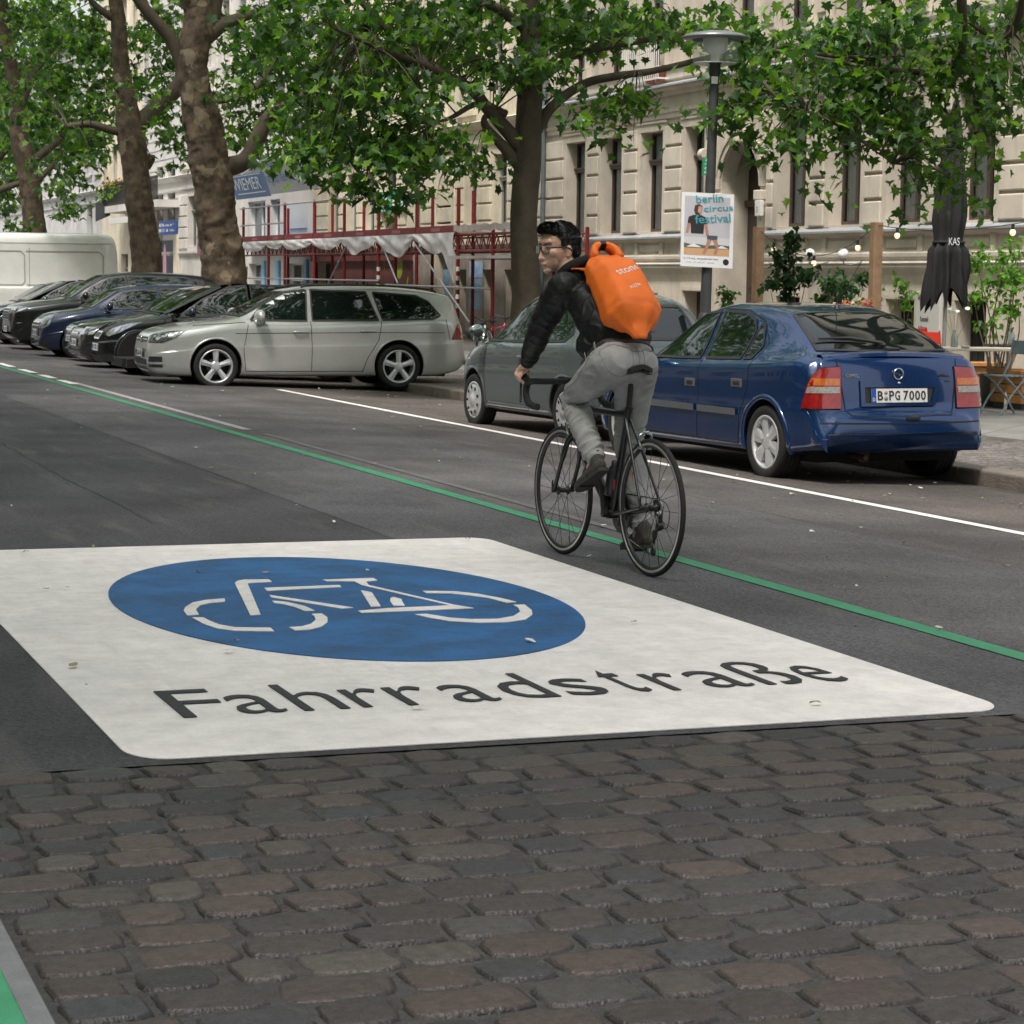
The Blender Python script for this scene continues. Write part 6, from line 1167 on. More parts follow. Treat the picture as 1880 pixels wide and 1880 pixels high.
# head frame: looks to the left of the street
HC = W(.80, .145, 1.590); hf = Vector((-.97, -.20, -.05)).normalized(); hr = hf.cross(UP).normalized(); hu = hr.cross(hf).normalized(); hax = (hf, hr, hu)
HS = 1.08
H = lambda f, s, u: HC+(hf*f+hr*s+hu*u)*HS
hl, hrgt = W(1.015, .213, .965), W(1.015, -.213, .965)
hipL, hipR = W(.290, .085, 1.035), W(.295, -.055, 1.02); kneeL, kneeR = W(.635, .125, .835), W(.43, -.095, .63); ankL, ankR = W(.380, .12, .555), W(.335, -.12, .205); toeL, toeR = W(.525, .125, .445), W(.49, -.125, .135); heelL, heelR = W(.335, .12, .540), W(.275, -.12, .165)
shL, shR = W(.645, .195, 1.395), W(.66, -.185, 1.395); elL, elR = W(.81, .240, 1.165), W(.84, -.24, 1.18); wrL, wrR = W(.985, .222, 1.005), W(.985, -.222, 1.005); chest = W(.60, 0, 1.33); neckB = W(.70, .015, 1.43)
def arm_hand(sg):
    sh, el, wr, hd = (shL, elL, wrL, hl) if sg > 0 else (shR, elR, wrR, hrgt)
    ch = [([(sh, .05, .05), (el, .042, .042), (wr, .028, .022)], LF)]
    ch.append(([(wr, .026, .021), (W(1.012, sg*.219, .988), .034, .019), (W(1.042, sg*.214, .972), .036, .018)], LF))
    for k in range(4):      # fingers curl over the outer side of the hood
        f0 = W(1.052-.0185*k+.012, sg*.236, .972-.006*k); f1 = f0+LF*sg*.012+Vector((0, 0, -.026))+FW*.004; f2 = f1+Vector((0, 0, -.022))-LF*sg*.012; f3 = f2-LF*sg*.018-Vector((0, 0, .006)); s_ = (1, 1.08, 1.0, .85)[k]
        ch.append(([(f0-LF*sg*.018+UP*.008, .0095, .0095), (f0, .009, .009), (f1, .0085*s_, .0085*s_), (f2, .008*s_, .008*s_), (f3, .007, .007)], FW))
    t0 = W(1.01, sg*.200, .975); ch.append(([(t0, .012, .012), (t0-LF*sg*.016+FW*.022-UP*.008, .0105, .0105), (t0-LF*sg*.018+FW*.042-UP*.026, .009, .009)], FW))
    return ch
chains = [([(W(.27, 0, 1.04), .11, .07), (W(.33, 0, 1.13), .12, .08), (W(.47, 0, 1.25), .15, .10), (chest, .17, .10), (neckB, .07, .06)], LF), ([(neckB, .058, .058), (W(.765, .10, 1.49), .056, .058), (H(-.02, 0, -.02), .055, .06)], LF)]
chains += [([(hipL, .06, .06), (kneeL, .055, .055), (ankL, .034, .036), (heelL.lerp(toeL, .4), .032, .028)], LF), ([(hipR, .06, .06), (kneeR, .055, .055), (ankR, .034, .036), (heelR.lerp(toeR, .4), .032, .028)], LF)]
chains += arm_hand(1)+arm_hand(-1)
blobs = [(H(-.02, 0, .045), (.096, .074, .085), hax), (H(.005, 0, -.01), (.076, .064, .085), hax), (H(.030, 0, -.045), (.056, .052, .055), hax), (H(.058, 0, -.092), (.022, .026, .019), hax), (H(.045, .038, -.012), (.030, .022, .022), hax), (H(.045, -.038, -.012), (.030, .022, .022), hax),
    (H(.064, 0, .042), (.018, .048, .020), hax), (H(.078, 0, -.062), (.012, .022, .007), hax), (H(.075, 0, -.073), (.012, .019, .007), hax), (H(.092, 0, -.034), (.014, .011, .010), hax), (H(.080, .010, -.036), (.011, .010, .009), hax), (H(.080, -.010, -.036), (.011, .010, .009), hax)]
chains.append(([(H(.072, 0, .022), .008, .008), (H(.084, 0, -.008), .009, .009), (H(.094, 0, -.030), .010, .010)], hr))
for sg in (1, -1):
    blobs += [(H(-.018, sg*.074, -.005), (.017, .008, .029), hax), (H(-.012, sg*.074, -.025), (.010, .007, .012), hax)]
body = organic('body', chains, .004, 3, skin, PE, blobs=blobs)
# eyes, brows, lips
eyew = mat('eye_white', (.7, .68, .65), .2); iris = mat('iris_dark', (.02, .012, .008), .1)
for sg in (1, -1):
    m = MB(); c = H(.064, sg*.031, .008); m.sphere(c, .0115, 14, 10); e = par(m.build('eye', eyew)); m = MB(); m.sphere(c+hf*.0045, .0078, 12, 8); ii = m.build('iris', iris); ii.parent = e; ii.matrix_parent_inverse = Matrix.Identity(4)
    m = MB(); m.tube(bez([H(.084, sg*.012, .024), H(.080, sg*.032, .032), H(.062, sg*.054, .026)], 4), [.002, .003, .0032, .0032, .0032, .003, .0025, .002, .0015], 8); par(m.build('eyebrow', hair_m))
    m = MB(); m.tube(bez([H(.0735, sg*.020, .013), H(.0765, sg*.031, .017), H(.070, sg*.044, .011)], 4), .0022, 6); par(m.build('eyelid', mat('lid_shade', (.25, .12, .08), .6)))
m = MB(); m.tube(bez([H(.077, -.022, -.0675), H(.0885, -.006, -.0655), H(.0885, .006, -.0655), H(.077, .022, -.0675)], 4), .003, 6); par(m.build('lips', mat('lip', (.36, .12, .10), .4)))
# glasses
gm_ = mat('glasses_frame', (.012, .012, .013), .2, coat=1); G = empty('glasses', (0, 0, 0)); par(G); lens_m = bpy.data.materials.new('lens'); lens_m.use_nodes = True; _glass(lens_m, (.97, .98, .98, 1), mixmin=-.03)
for sg in (1, -1):
    m = MB(); pts = []
    for k in range(28):
        t = 2*pi*k/28; e = 3.0; rr = (abs(cos(t))**e+abs(sin(t))**e)**(-1/e); pts.append(H(.094-.010*abs(rr*cos(t)*.026+.033*1)/.06, sg*(.034+.027*rr*cos(t)), .005+.020*rr*sin(t)))
    m.tube(pts, .0024, 8, closed=True); g = m.build('rim', gm_, G); m = MB(); m.add(pts, [tuple(range(28))]); m.build('lens', lens_m, g)
    m = MB(); m.tube(bez([H(.086, sg*.062, .014), H(.05, sg*.076, .014), H(-.01, sg*.081, .010), H(-.03, sg*.080, -.004)], 4), [.0055]*4+[.0045]*9, 8); m.build('temple_arm', gm_, G)
m = MB(); m.tube(bez([H(.090, -.010, .010), H(.094, 0, .013), H(.090, .010, .010)], 3), .0024, 8); m.build('bridge', gm_, G)
# hair
def hairdisp(c, n):
    q = Vector(((c-HC).dot(hf), (c-HC).dot(hr), (c-HC).dot(hu)))/HS; return .0030*noise.noise(Vector((q.x*28, q.y*90, q.z*60)))+.0018*noise.noise(Vector((q.x*110, q.y*60, q.z*140)))
def haircut(c):
    q = Vector(((c-HC).dot(hf), (c-HC).dot(hr), (c-HC).dot(hu)))/HS
    if q.z < -.085+max(0, q.x+.06)*.0: return True
    line = interp([(-.15, -.075), (-.075, -.065), (-.045, -.03), (-.03, .018), (.0, .018), (.018, .015), (.026, .050), (.045, .066), (.07, .076), (.12, .078)], q.x)
    return q.z < line
hair = organic('hair', [], .0035, 2, hair_m, PE, disp=hairdisp, cut=haircut, blobs=[(H(-.022, 0, .045), (.101, .077, .091), hax), (H(.03, .01, .098), (.060, .055, .035), hax), (H(.055, -.01, .092), (.036, .040, .024), hax), (H(-.03, 0, .0), (.090, .0765, .085), hax)])
def strands():
    rng = np.random.default_rng(12); me = hair.data; n = len(me.vertices); m = MB(); idx = rng.choice(n, min(n, 5200), replace=False)
    for i in idx:
        v = me.vertices[i]; c, nr = v.co, v.normal; q = Vector(((c-HC).dot(hf), (c-HC).dot(hr), (c-HC).dot(hu)))/HS
        top = q.z > .06; L_ = rng.uniform(.010, .024) if top else rng.uniform(.005, .011)
        fl = (hf*(.9 if q.x > .0 and top else -.6)+hu*(-.7 if not top else .35)+hr*rng.normal(0, .45)+hf*rng.normal(0, .35)); t = (fl-nr*fl.dot(nr)).normalized(); s_ = t.cross(nr)*rng.uniform(.0004, .0009)
        b = c-nr*.002; m.add([b-s_, b+s_, c+t*L_*.55+nr*.0035+s_*.7, c+t*L_+nr*rng.uniform(.0, .004), c+t*L_*.55+nr*.0035-s_*.7], [(0, 1, 2, 3, 4)])
    o = m.build('hair_strands', hair_m); o.parent = hair
strands()
# jacket: bomber with ribbed cuffs and hem
def wr_disp(c, n):
    q = c-R0; u = q.dot(FW); l = q.dot(LF); z = q.z
    a = noise.noise(Vector((u*9+z*5, l*6, z*14))); b = noise.noise(Vector((u*26, l*20+5, z*26))); rd = 1-abs(noise.noise(Vector((u*12-z*10, l*9, z*12+u*8))))*2
    return .007*a+.0015*b+.013*max(0, rd-.50)
jch = [([(W(.318, 0, 1.163), .148, .106), (W(.35, 0, 1.178), .165, .122), (W(.40, 0, 1.20), .182, .135), (W(.50, 0, 1.27), .190, .135), (W(.60, 0, 1.335), .185, .120), (W(.68, .005, 1.395), .12, .095), (W(.715, .02, 1.43), .078, .075)], LF)]
for sh, el, wr in ((shL, elL, wrL), (shR, elR, wrR)): jch.append(([(sh-FW*.03+UP*0, .085, .085), (sh.lerp(el, .3), .077, .075), (sh.lerp(el, .7), .066, .064), (el, .062, .060), (el.lerp(wr, .45), .053, .053), (el.lerp(wr, .8), .045, .043)], LF))
jacket = organic('jacket', jch, .007, 4, jacket_m, PE, disp=wr_disp, blobs=[(W(.72, .10, 1.435), (.065, .075, .05), (FW, LF, UP)), (W(.66, .04, 1.45), (.08, .09, .06), (FW, LF, UP)), (W(.55, .12, 1.33), (.10, .08, .09), (FW, LF, UP)), (W(.55, -.12, 1.33), (.10, .08, .09), (FW, LF, UP)), (W(.455, .04, 1.115), (.115, .15, .105), (FW, LF, UP))])
rib = mat('ribbed_knit', (.009, .009, .010), .85, bump=.6, bscale=260)
for sh, el, wr in ((shL, elL, wrL), (shR, elR, wrR)):
    m = MB(); d = (wr-el).normalized(); m.tube([el.lerp(wr, .76), el.lerp(wr, .80), wr-d*.01, wr], [.046, .043, .038, .036], 24); par(m.build('cuff', rib), jacket) if 0 else None; o = m.build('cuff', rib); o.parent = jacket; o.matrix_parent_inverse = Matrix.Identity(4); o.matrix_parent_inverse = jacket.matrix_world.inverted() if False else Matrix.Identity(4)
m = MB(); m.tube(bez([W(.75, .150, 1.455), W(.81, .08, 1.44), W(.785, -.02, 1.475), W(.71, -.035, 1.525), W(.67, .04, 1.54), W(.69, .125, 1.505), W(.74, .150, 1.465)], 5), .028, 12); o = m.build('collar', rib); o.parent = jacket
# jeans
def jdisp(c, n):
    q = c-R0; u = q.dot(FW); l = q.dot(LF); z = q.z; kl = math.exp(-((c-kneeL).length/.12)**2)+.8*math.exp(-((c-hipL.lerp(kneeL, .12)).length/.12)**2)+math.exp(-((c-hipR.lerp(kneeR, .15)).length/.10)**2)+math.exp(-((c-kneeR).length/.12)**2)+1.1*math.exp(-((c-ankL).length/.16)**2)+math.exp(-((c-ankR).length/.14)**2)
    ax = (kneeL-ankL).normalized() if l > 0 and z < .82 else UP
    rd = 1-abs(noise.noise(Vector((c.dot(ax)*26+l*5, u*6, l*7))))*2.2
    return .003*noise.noise(c*14)+.019*min(1, kl)*max(-.2, rd-.25)
tch = [([(W(.275, .01, 1.035), .142, .103), (W(.295, .01, 1.085), .142, .106), (W(.31, .01, 1.118), .138, .102)], LF),
    ([(hipL-FW*.035, .115, .115), (hipL.lerp(kneeL, .3), .102, .098), (hipL.lerp(kneeL, .65), .084, .082), (kneeL, .070, .072), (kneeL.lerp(ankL, .3), .068, .068), (kneeL.lerp(ankL, .65), .058, .06), (kneeL.lerp(ankL, .93), .050, .052)], LF),
    ([(hipR-FW*.025, .104, .104), (hipR.lerp(kneeR, .3), .102, .096), (hipR.lerp(kneeR, .65), .084, .082), (kneeR, .069, .070), (kneeR.lerp(ankR, .3), .066, .066), (kneeR.lerp(ankR, .65), .057, .058), (kneeR.lerp(ankR, .93), .049, .050)], LF)]
jeans = organic('jeans', tch, .006, 5, jeans_m, PE, disp=jdisp, blobs=[(W(.245, .068, 1.04), (.078, .086, .10), (FW, LF, UP)), (W(.255, -.048, 1.03), (.070, .078, .095), (FW, LF, UP)), (W(.23, 0.005, 1.04), (.075, .09, .085), (FW, LF, UP))])
jb = BVHTree.FromPolygons([v.co.copy() for v in jeans.data.vertices], [tuple(p.vertices) for p in jeans.data.polygons])
def snap(p, off=.003):
    h = jb.find_nearest(Vector(p)); return h[0]+h[1]*off
def stitch(name, pts, r_=.0012, mt=denim_d, off=.001, flat=None):
    m = MB(); P = [snap(p, off) for p in bez(pts, 10)]; m.tube(P, r_, 6); o = m.build(name, mt); o.parent = jeans; return o
for sg in (1, -1):
    stitch('pocket_seam', [W(.19, sg*.030, 1.10), W(.20, sg*.09, 1.103), W(.24, sg*.150, 1.085)], .0010); stitch('pocket_seam', [W(.19, sg*.030, 1.10), W(.15, sg*.038, 1.02), W(.155, sg*.075, .975), W(.18, sg*.125, .985), W(.22, sg*.150, 1.04), W(.24, sg*.150, 1.085)], .0009)
stitch('centre_seam', [W(.22, 0, 1.10), W(.16, 0, 1.06), W(.17, 0, .97)], .0010); stitch('yoke_seam', [W(.22, .15, 1.125), W(.17, .07, 1.12), W(.16, 0, 1.10), W(.17, -.07, 1.12), W(.22, -.15, 1.125)], .0009)
stitch('side_seam', [W(.29, .19, 1.09), hipL.lerp(kneeL, .4)+LF*.1, kneeL+LF*.07, kneeL.lerp(ankL, .6)+LF*.06], .0010); stitch('side_seam', [W(.29, -.19, 1.09), hipR.lerp(kneeR, .4)-LF*.1, kneeR-LF*.07, kneeR.lerp(ankR, .6)-LF*.06], .0010)
for a, d0 in ((ankL, kneeL), (ankR, kneeR)):
    m = MB(); d = (a-d0).normalized(); e = d0.lerp(a, .97); m.tube([e-d*.012, e+d*.012], [.0535, .053], 24, cap=False); o = m.build('hem', jeans_m); o.parent = jeans
# belt round the waist, with loops
ax = (W(.30, 0, 1.15)-W(.27, 0, 1.09)).normalized(); bc = W(.300, .01, 1.108); s2 = ax.cross(LF).normalized(); m = MB(); n = 48
ring = []
for k in range(n):
    t = 2*pi*k/n; d = LF*cos(t)+s2*sin(t); h = jb.ray_cast(bc+d*.4, -d); p = (h[0] if h[0] is not None else bc+d*.16)+d*.004; ring.append((p, d))
vs = []
for p, d in ring: vs += [p-ax*.019, p+ax*.019, p+ax*.019-d*.012, p-ax*.019-d*.012]
m.add(vs, [tuple([4*k+a, 4*((k+1) % n)+a, 4*((k+1) % n)+(a+1) % 4, 4*k+(a+1) % 4]) for k in range(n) for a in range(4)], 0, True); par(m.build('belt', belt_m, fix=True))
for t in (radians(-90), radians(-35), radians(-145), radians(0)):
    d = LF*cos(t)+s2*sin(t); k = min(ring, key=lambda q: (q[1]-d).length); m = MB(); a_ = k[0]+d*.003; sd = ax.cross(d).normalized(); m.obox(a_-sd*.007-ax*.028, sd*.014, ax*.056, d*.004); o = m.build('belt_loop', jeans_m); o.parent = jeans
# shoes
for ank, toe, heel, sg in ((ankL, toeL, heelL, 1), (ankR, toeR, heelR, -1)):
    d = (toe-heel).normalized(); n_ = LF.cross(d).normalized(); n_ = n_ if n_.z > 0 else -n_; b0 = heel-n_*.055+d*.0
    ch = [([(heel-n_*.020, .034, .034), (heel+d*.05-n_*.022, .036, .036), (heel+d*.12-n_*.030, .042, .030), (heel+d*.19-n_*.034, .045, .026), (heel+d*.235-n_*.037, .036, .020)], LF), ([(heel+d*.02+n_*.0, .036, .040), (heel+d*.028+n_*.045, .042, .046)], LF), ([(heel+d*.055+n_*.015, .030, .030), (heel+d*.13-n_*.008, .034, .026)], LF)]
    sh = organic('shoe', ch, .005, 3, shoe_m, PE, disp=lambda c, n: .002*noise.noise(c*40))
    outl = [(-.036, .0), (-.030, .028), (.03, .034), (.10, .040), (.17, .048), (.22, .042), (.255, .020), (.262, 0), (.255, -.020), (.22, -.040), (.17, -.046), (.10, -.036), (.03, -.033), (-.030, -.028)]
    P2 = bez([(a, b, 0) for a, b in outl+[outl[0]]], 3)[:-1]; m = MB(); m.prism([(p.x, p.y) for p in P2], b0-n_*.006, d, LF, n_*.018); o = m.build('sole', sole_m, fix=True); o.parent = sh
    m = MB()
    for k in range(5): c = heel+d*(.075+.018*k)+n_*(.030-.0105*k); m.tube([c+LF*.024-n_*.012, c+n_*.0035+LF*.01, c+n_*.0035-LF*.01, c-LF*.024-n_*.012], .0028, 6)
    o = m.build('laces', mat('lace_grey', (.11, .10, .09), .8)); o.parent = sh
# ---- orange roll-top backpack ----
BO = W(.19, .01, 1.160); bd = (W(.66, 0, 1.555)-BO).normalized(); bn = LF.cross(bd).normalized(); bn = bn if bn.z > 0 else -bn
def bag():
    E = empty('backpack', BO, 0, 'bright orange roll-top backpack with black buckle on the cyclist\'s back', 'backpack'); Mi = Matrix.Translation(-BO)
    prof = [(-.06, .030, .012, .050), (-.03, .052, .024, .055), (0.0, .072, .034, .060), (.04, .112, .066, .070), (.085, .140, .092, .080), (.12, .146, .098, .084), (.20, .144, .095, .090), (.30, .138, .090, .092), (.38, .140, .078, .090), (.43, .142, .060, .088), (.465, .128, .042, .086), (.51, .084, .022, .084)]
    n = 40; m = MB(); vs = []; R = 48
    def sec(t):
        return [interp([(p[0], p[k]) for p in prof], t) for k in (1, 2, 3)]
    for i in range(R+1):
        t = -.06+.57*i/R; w_, th, off = sec(t)
        for j in range(n):
            a = 2*pi*j/n; hx = [(1, -.75), (1.0, .1), (.62, .95), (-.55, 1.0), (-1.02, .25), (-1, -.75), (-.5, -1), (.5, -1)]; f_ = j/n*8; i0 = int(f_) % 8; tt = f_-int(f_); hp = hx[i0]; hq = hx[(i0+1) % 8]; tt = tt if True else 0; l = w_*(hp[0]*(1-tt)+hq[0]*tt); nn = th*(hp[1]*(1-tt)+hq[1]*tt); a = atan2(nn/th, l/w_)
            p = BO+bd*t+LF*(l)+bn*(off+nn)
            q = Vector((t*9, l*9, nn*6)); d = .006*noise.noise(q)+(.010 if t > .33 or t < .1 else .0045)*(max(0, 1-abs(noise.noise(Vector((t*7+l*12, l*9-t*5, 7))))*3.2)-.4)+.010*max(0, .4-abs(noise.noise(Vector((t*13+l*14, l*10, 2)))))*(.4 if .12 < t < .45 else 1)*-.8
            d += -.008*math.exp(-((t-.085-.10*l)/.010)**2)*(1 if sin(a) > 0 else .3)
            p += (LF*cos(a)+bn*sin(a))*d; vs.append(p)
    fs = [(i*n+j, i*n+(j+1) % n, (i+1)*n+(j+1) % n, (i+1)*n+j) for i in range(R) for j in range(n)]+[tuple(range(n))[::-1], tuple(range(R*n, R*n+n))]
    m.add(vs, fs, 0, True); o = m.build('bag_body', orange_m, E, fix=True); o.matrix_parent_inverse = Mi; ob = o; sm_ = o.modifiers.new('s', 'SMOOTH'); sm_.factor = .5; sm_.iterations = 1
    # roll-top: the mouth is folded over and its two ends are clipped together into a loop
    m = MB(); c = BO+bd*.495+bn*.084; P = []; K = 28
    for i in range(K+1):
        t = pi*i/K; P.append((c+LF*(.070*cos(t))*(1-.25*sin(t)**2)+bd*(.095*sin(t)**.6)+bn*.012*sin(t), t))
    vs = []
    for i, (p, t) in enumerate(P):
        d = (P[min(i+1, K)][0]-P[max(i-1, 0)][0]).normalized(); nrm = bn; wd = .020+.010*abs(cos(t)); out = d.cross(bn).normalized()
        for a, b in ((-1, -1), (1, -1), (1, 1), (-1, 1)): vs.append(p+bn*a*wd+out*b*(.007+.009*abs(cos(t))))
    m.add(vs, [(4*i+a, 4*i+(a+1) % 4, 4*i+4+(a+1) % 4, 4*i+4+a) for i in range(K) for a in range(4)]+[(0, 1, 2, 3), (4*K+3, 4*K+2, 4*K+1, 4*K)], 0, True); o = m.build('roll_top', orange_m, E, fix=True); o.matrix_parent_inverse = Mi
    m = MB(); sel = [p for p, t in P if radians(62) < t < radians(118)]; k = len(sel); vs = []
    for i, p in enumerate(sel):
        for a, b in ((-1, -1), (1, -1), (1, 1), (-1, 1)): vs.append(p+bn*a*.023+bd*b*.011)
    m.add(vs, [(4*i+a, 4*i+(a+1) % 4, 4*i+4+(a+1) % 4, 4*i+4+a) for i in range(k-1) for a in range(4)]+[(0, 1, 2, 3), (4*k-1, 4*k-2, 4*k-3, 4*k-4)]); o = m.build('buckle', matteb, E, fix=True); o.matrix_parent_inverse = Mi
    for sg in (1, -1):
        m = MB(); pts = bez([BO+bd*.46+LF*sg*.09+bn*.03, W(.655, sg*.105, 1.487), W(.725, sg*.115, 1.452), W(.765, sg*.12, 1.40)], 6)
        vs = []
        for i, p in enumerate(pts):
            for a, b in ((-1, 0), (1, 0), (1, .008), (-1, .008)): vs.append(p+LF*a*.024+Vector((0, 0, b+.004)))
        k = len(pts); m.add(vs, [(4*i+a, 4*i+(a+1) % 4, 4*i+4+(a+1) % 4, 4*i+4+a) for i in range(k-1) for a in range(4)], 0, True); o = m.build('shoulder_strap', orange_m if sg > 0 else matteb, E, fix=True); o.matrix_parent_inverse = Mi
    bv = BVHTree.FromPolygons([v.co.copy() for v in ob.data.vertices], [tuple(p.vertices) for p in ob.data.polygons])
    def printed(s_, t0, l0, w_, h_, nm):
        o = text(nm, s_, .1, (0, 0, 0), (1, 0, 0), (0, 1, 0), whitep, width=w_, height=h_, extrude=0); me = o.data
        uu = (-LF*.93+bd*.36).normalized(); vv_ = (bd*.93+LF*.36).normalized()
        for v in me.vertices:
            p = BO+bd*t0+LF*l0+bn*.3+uu*v.co.x+vv_*v.co.y; h = bv.ray_cast(p, -bn); v.co = (h[0] if h[0] is not None else p)+bn*.002
        o.parent = E; o.matrix_parent_inverse = Mi
    printed('stone', .26, .05, .15, .040, 'bag_lettering'); printed('=//=', .155, .02, .07, .028, 'bag_lettering')
    return E
bag()
# ================= trees =================
bark = bpy.data.materials.new('plane_bark'); bark.use_nodes = True
def _bark(m, a, b_, c, flake):
    N = m.node_tree; L = N.links; b = N.nodes['Principled BSDF']; b.inputs['Roughness'].default_value = .85
    tc = N.nodes.new('ShaderNodeTexCoord'); mp = N.nodes.new('ShaderNodeMapping'); mp.inputs['Scale'].default_value = (1, 1, .8); L.new(tc.outputs['Object'], mp.inputs[0])
    n1 = N.nodes.new('ShaderNodeTexNoise'); n1.inputs['Scale'].default_value = 5; n1.inputs['Detail'].default_value = 10; n1.inputs['Roughness'].default_value = .7; L.new(mp.outputs[0], n1.inputs['Vector'])
    cr_ = N.nodes.new('ShaderNodeValToRGB'); e = cr_.color_ramp.elements; e[0].position = .35; e[0].color = a; e[1].position = .65; e[1].color = b_; L.new(n1.outputs[0], cr_.inputs[0])
    v = N.nodes.new('ShaderNodeTexNoise'); v.inputs['Scale'].default_value = 1.9; v.inputs['Detail'].default_value = 3; L.new(tc.outputs['Object'], v.inputs['Vector'])
    r = N.nodes.new('ShaderNodeMapRange'); r.inputs[1].default_value = flake; r.inputs[2].default_value = flake+.015; L.new(v.outputs[0], r.inputs[0])
    mx = N.nodes.new('ShaderNodeMix'); mx.data_type = 'RGBA'; L.new(r.outputs[0], mx.inputs['Factor']); L.new(cr_.outputs[0], mx.inputs['A']); mx.inputs['B'].default_value = c; L.new(mx.outputs['Result'], b.inputs['Base Color'])
    bp = N.nodes.new('ShaderNodeBump'); bp.inputs['Strength'].default_value = .9; bp.inputs['Distance'].default_value = .03; L.new(n1.outputs[0], bp.inputs['Height']); L.new(bp.outputs[0], b.inputs['Normal'])
_bark(bark, (.026, .019, .013, 1), (.130, .094, .058, 1), (.17, .135, .085, 1), .60)
bark2 = bpy.data.materials.new('plane_bark_smooth'); bark2.use_nodes = True; _bark(bark2, (.055, .043, .028, 1), (.085, .068, .043, 1), (.19, .17, .09, 1), .69)
leafm = bpy.data.materials.new('plane_leaf'); leafm.use_nodes = True
def _leaf(m):
    N = m.node_tree; L = N.links; b = N.nodes['Principled BSDF']; b.inputs['Roughness'].default_value = .42; b.inputs['Specular IOR Level'].default_value = .45; o = N.nodes['Material Output']
    at_ = N.nodes.new('ShaderNodeAttribute'); at_.attribute_name = 'leafcol'; L.new(at_.outputs['Color'], b.inputs['Base Color'])
    t = N.nodes.new('ShaderNodeBsdfTranslucent'); mu = N.nodes.new('ShaderNodeMix'); mu.data_type = 'RGBA'; mu.blend_type = 'MULTIPLY'; mu.inputs['Factor'].default_value = 1; L.new(at_.outputs['Color'], mu.inputs['A']); mu.inputs['B'].default_value = (2.0, 2.3, .8, 1); L.new(mu.outputs['Result'], t.inputs[0])
    mx = N.nodes.new('ShaderNodeMixShader'); mx.inputs[0].default_value = .44; L.new(b.outputs[0], mx.inputs[1]); L.new(t.outputs[0], mx.inputs[2]); L.new(mx.outputs[0], o.inputs[0])
_leaf(leafm)
# plane leaf: five pointed lobes, folded a little along the midrib
LT = np.array([(0, 0), (.16, -.10), (.44, -.06), (.33, .14), (.60, .34), (.34, .42), (.30, .60), (.14, .56), (0, 1.0), (-.14, .56), (-.30, .60), (-.34, .42), (-.60, .34), (-.33, .14), (-.44, -.06), (-.16, -.10)], float)
LZ = np.array([0, .02, .10, .05, .16, .06, .05, .02, -.16, .02, .05, .06, .16, .05, .10, .02])
LV = np.column_stack([LT, LZ])
SLT = np.array([(0, 0), (.42, -.02), (.55, .36), (.26, .55), (0, 1.0), (-.26, .55), (-.55, .36), (-.42, -.02)]); SLV = np.column_stack([SLT, np.array([0, .09, .15, .04, -.15, .04, .15, .09])])
LEAFCOL = np.array([(.032, .082, .017), (.048, .112, .020), (.076, .155, .022), (.024, .060, .020), (.12, .21, .030), (.052, .105, .044)])
def leaves_mesh(name, pos, size, rng, tmpl=None, cols=None, flat=.5, down=None, parent=None, mtl=None, colk=None):
    """pos Nx3; every leaf is a small faceted blade with its own size, tilt and tone"""
    tmpl = LV if tmpl is None else tmpl; n = len(pos); k = len(tmpl); cols = LEAFCOL if cols is None else cols
    az = rng.uniform(0, 2*pi, n); tilt = np.abs(rng.normal(.55, .45, n)); roll = rng.normal(0, .55, n)
    # tip direction: outwards and drooping; normal mostly up
    tip = np.column_stack([np.cos(az)*np.cos(tilt), np.sin(az)*np.cos(tilt), -np.sin(tilt)]); up0 = np.tile([0, 0, 1.0], (n, 1)); sd = np.cross(tip, up0); sd /= np.linalg.norm(sd, axis=1)[:, None]+1e-9; nr = np.cross(sd, tip)
    c, s = np.cos(roll)[:, None], np.sin(roll)[:, None]; sd2 = sd*c+nr*s; nr2 = -sd*s+nr*c
    sz = size*rng.uniform(.65, 1.25, n)
    V = pos[:, None, :]+sz[:, None, None]*(tmpl[None, :, 0, None]*sd2[:, None, :]+(tmpl[None, :, 1, None])*tip[:, None, :]+tmpl[None, :, 2, None]*nr2[:, None, :]*(rng.uniform(.3, 2.0, n)[:, None, None]))
    V = V.reshape(-1, 3); me = bpy.data.meshes.new(name); me.vertices.add(n*k); me.vertices.foreach_set('co', V.ravel())
    h = k//2; fa = list(range(0, h+1)); fb = [0]+list(range(h, k)); fl = len(fa)+len(fb)
    idx = (np.arange(n)[:, None]*k+np.array(fa+fb)[None, :]).ravel(); me.loops.add(len(idx)); me.loops.foreach_set('vertex_index', idx.astype(np.int32))
    ls = np.empty(2*n, np.int32); ls[0::2] = np.arange(n)*fl; ls[1::2] = np.arange(n)*fl+len(fa); me.polygons.add(2*n); me.polygons.foreach_set('loop_start', ls)
    try: lt = np.empty(2*n, np.int32); lt[0::2] = len(fa); lt[1::2] = len(fb); me.polygons.foreach_set('loop_total', lt)
    except Exception: pass
    me.update(calc_edges=True); me.validate()
    col = cols[rng.integers(0, len(cols), n)]*rng.uniform(.75, 1.3, n)[:, None]
    if colk is not None: col = col*colk[:, None]
    ca = me.color_attributes.new('leafcol', 'FLOAT_COLOR', 'POINT'); full = np.ones((n, k, 4)); full[:, :, :3] = col[:, None, :]; ca.data.foreach_set('color', full.ravel().astype(np.float32)); me.materials.append(mtl or leafm)
    o = bpy.data.objects.new(name, me); sc.collection.objects.link(o)
    if parent is not None: o.parent = parent; o.matrix_parent_inverse = Matrix.Translation(-parent.location)
    return o
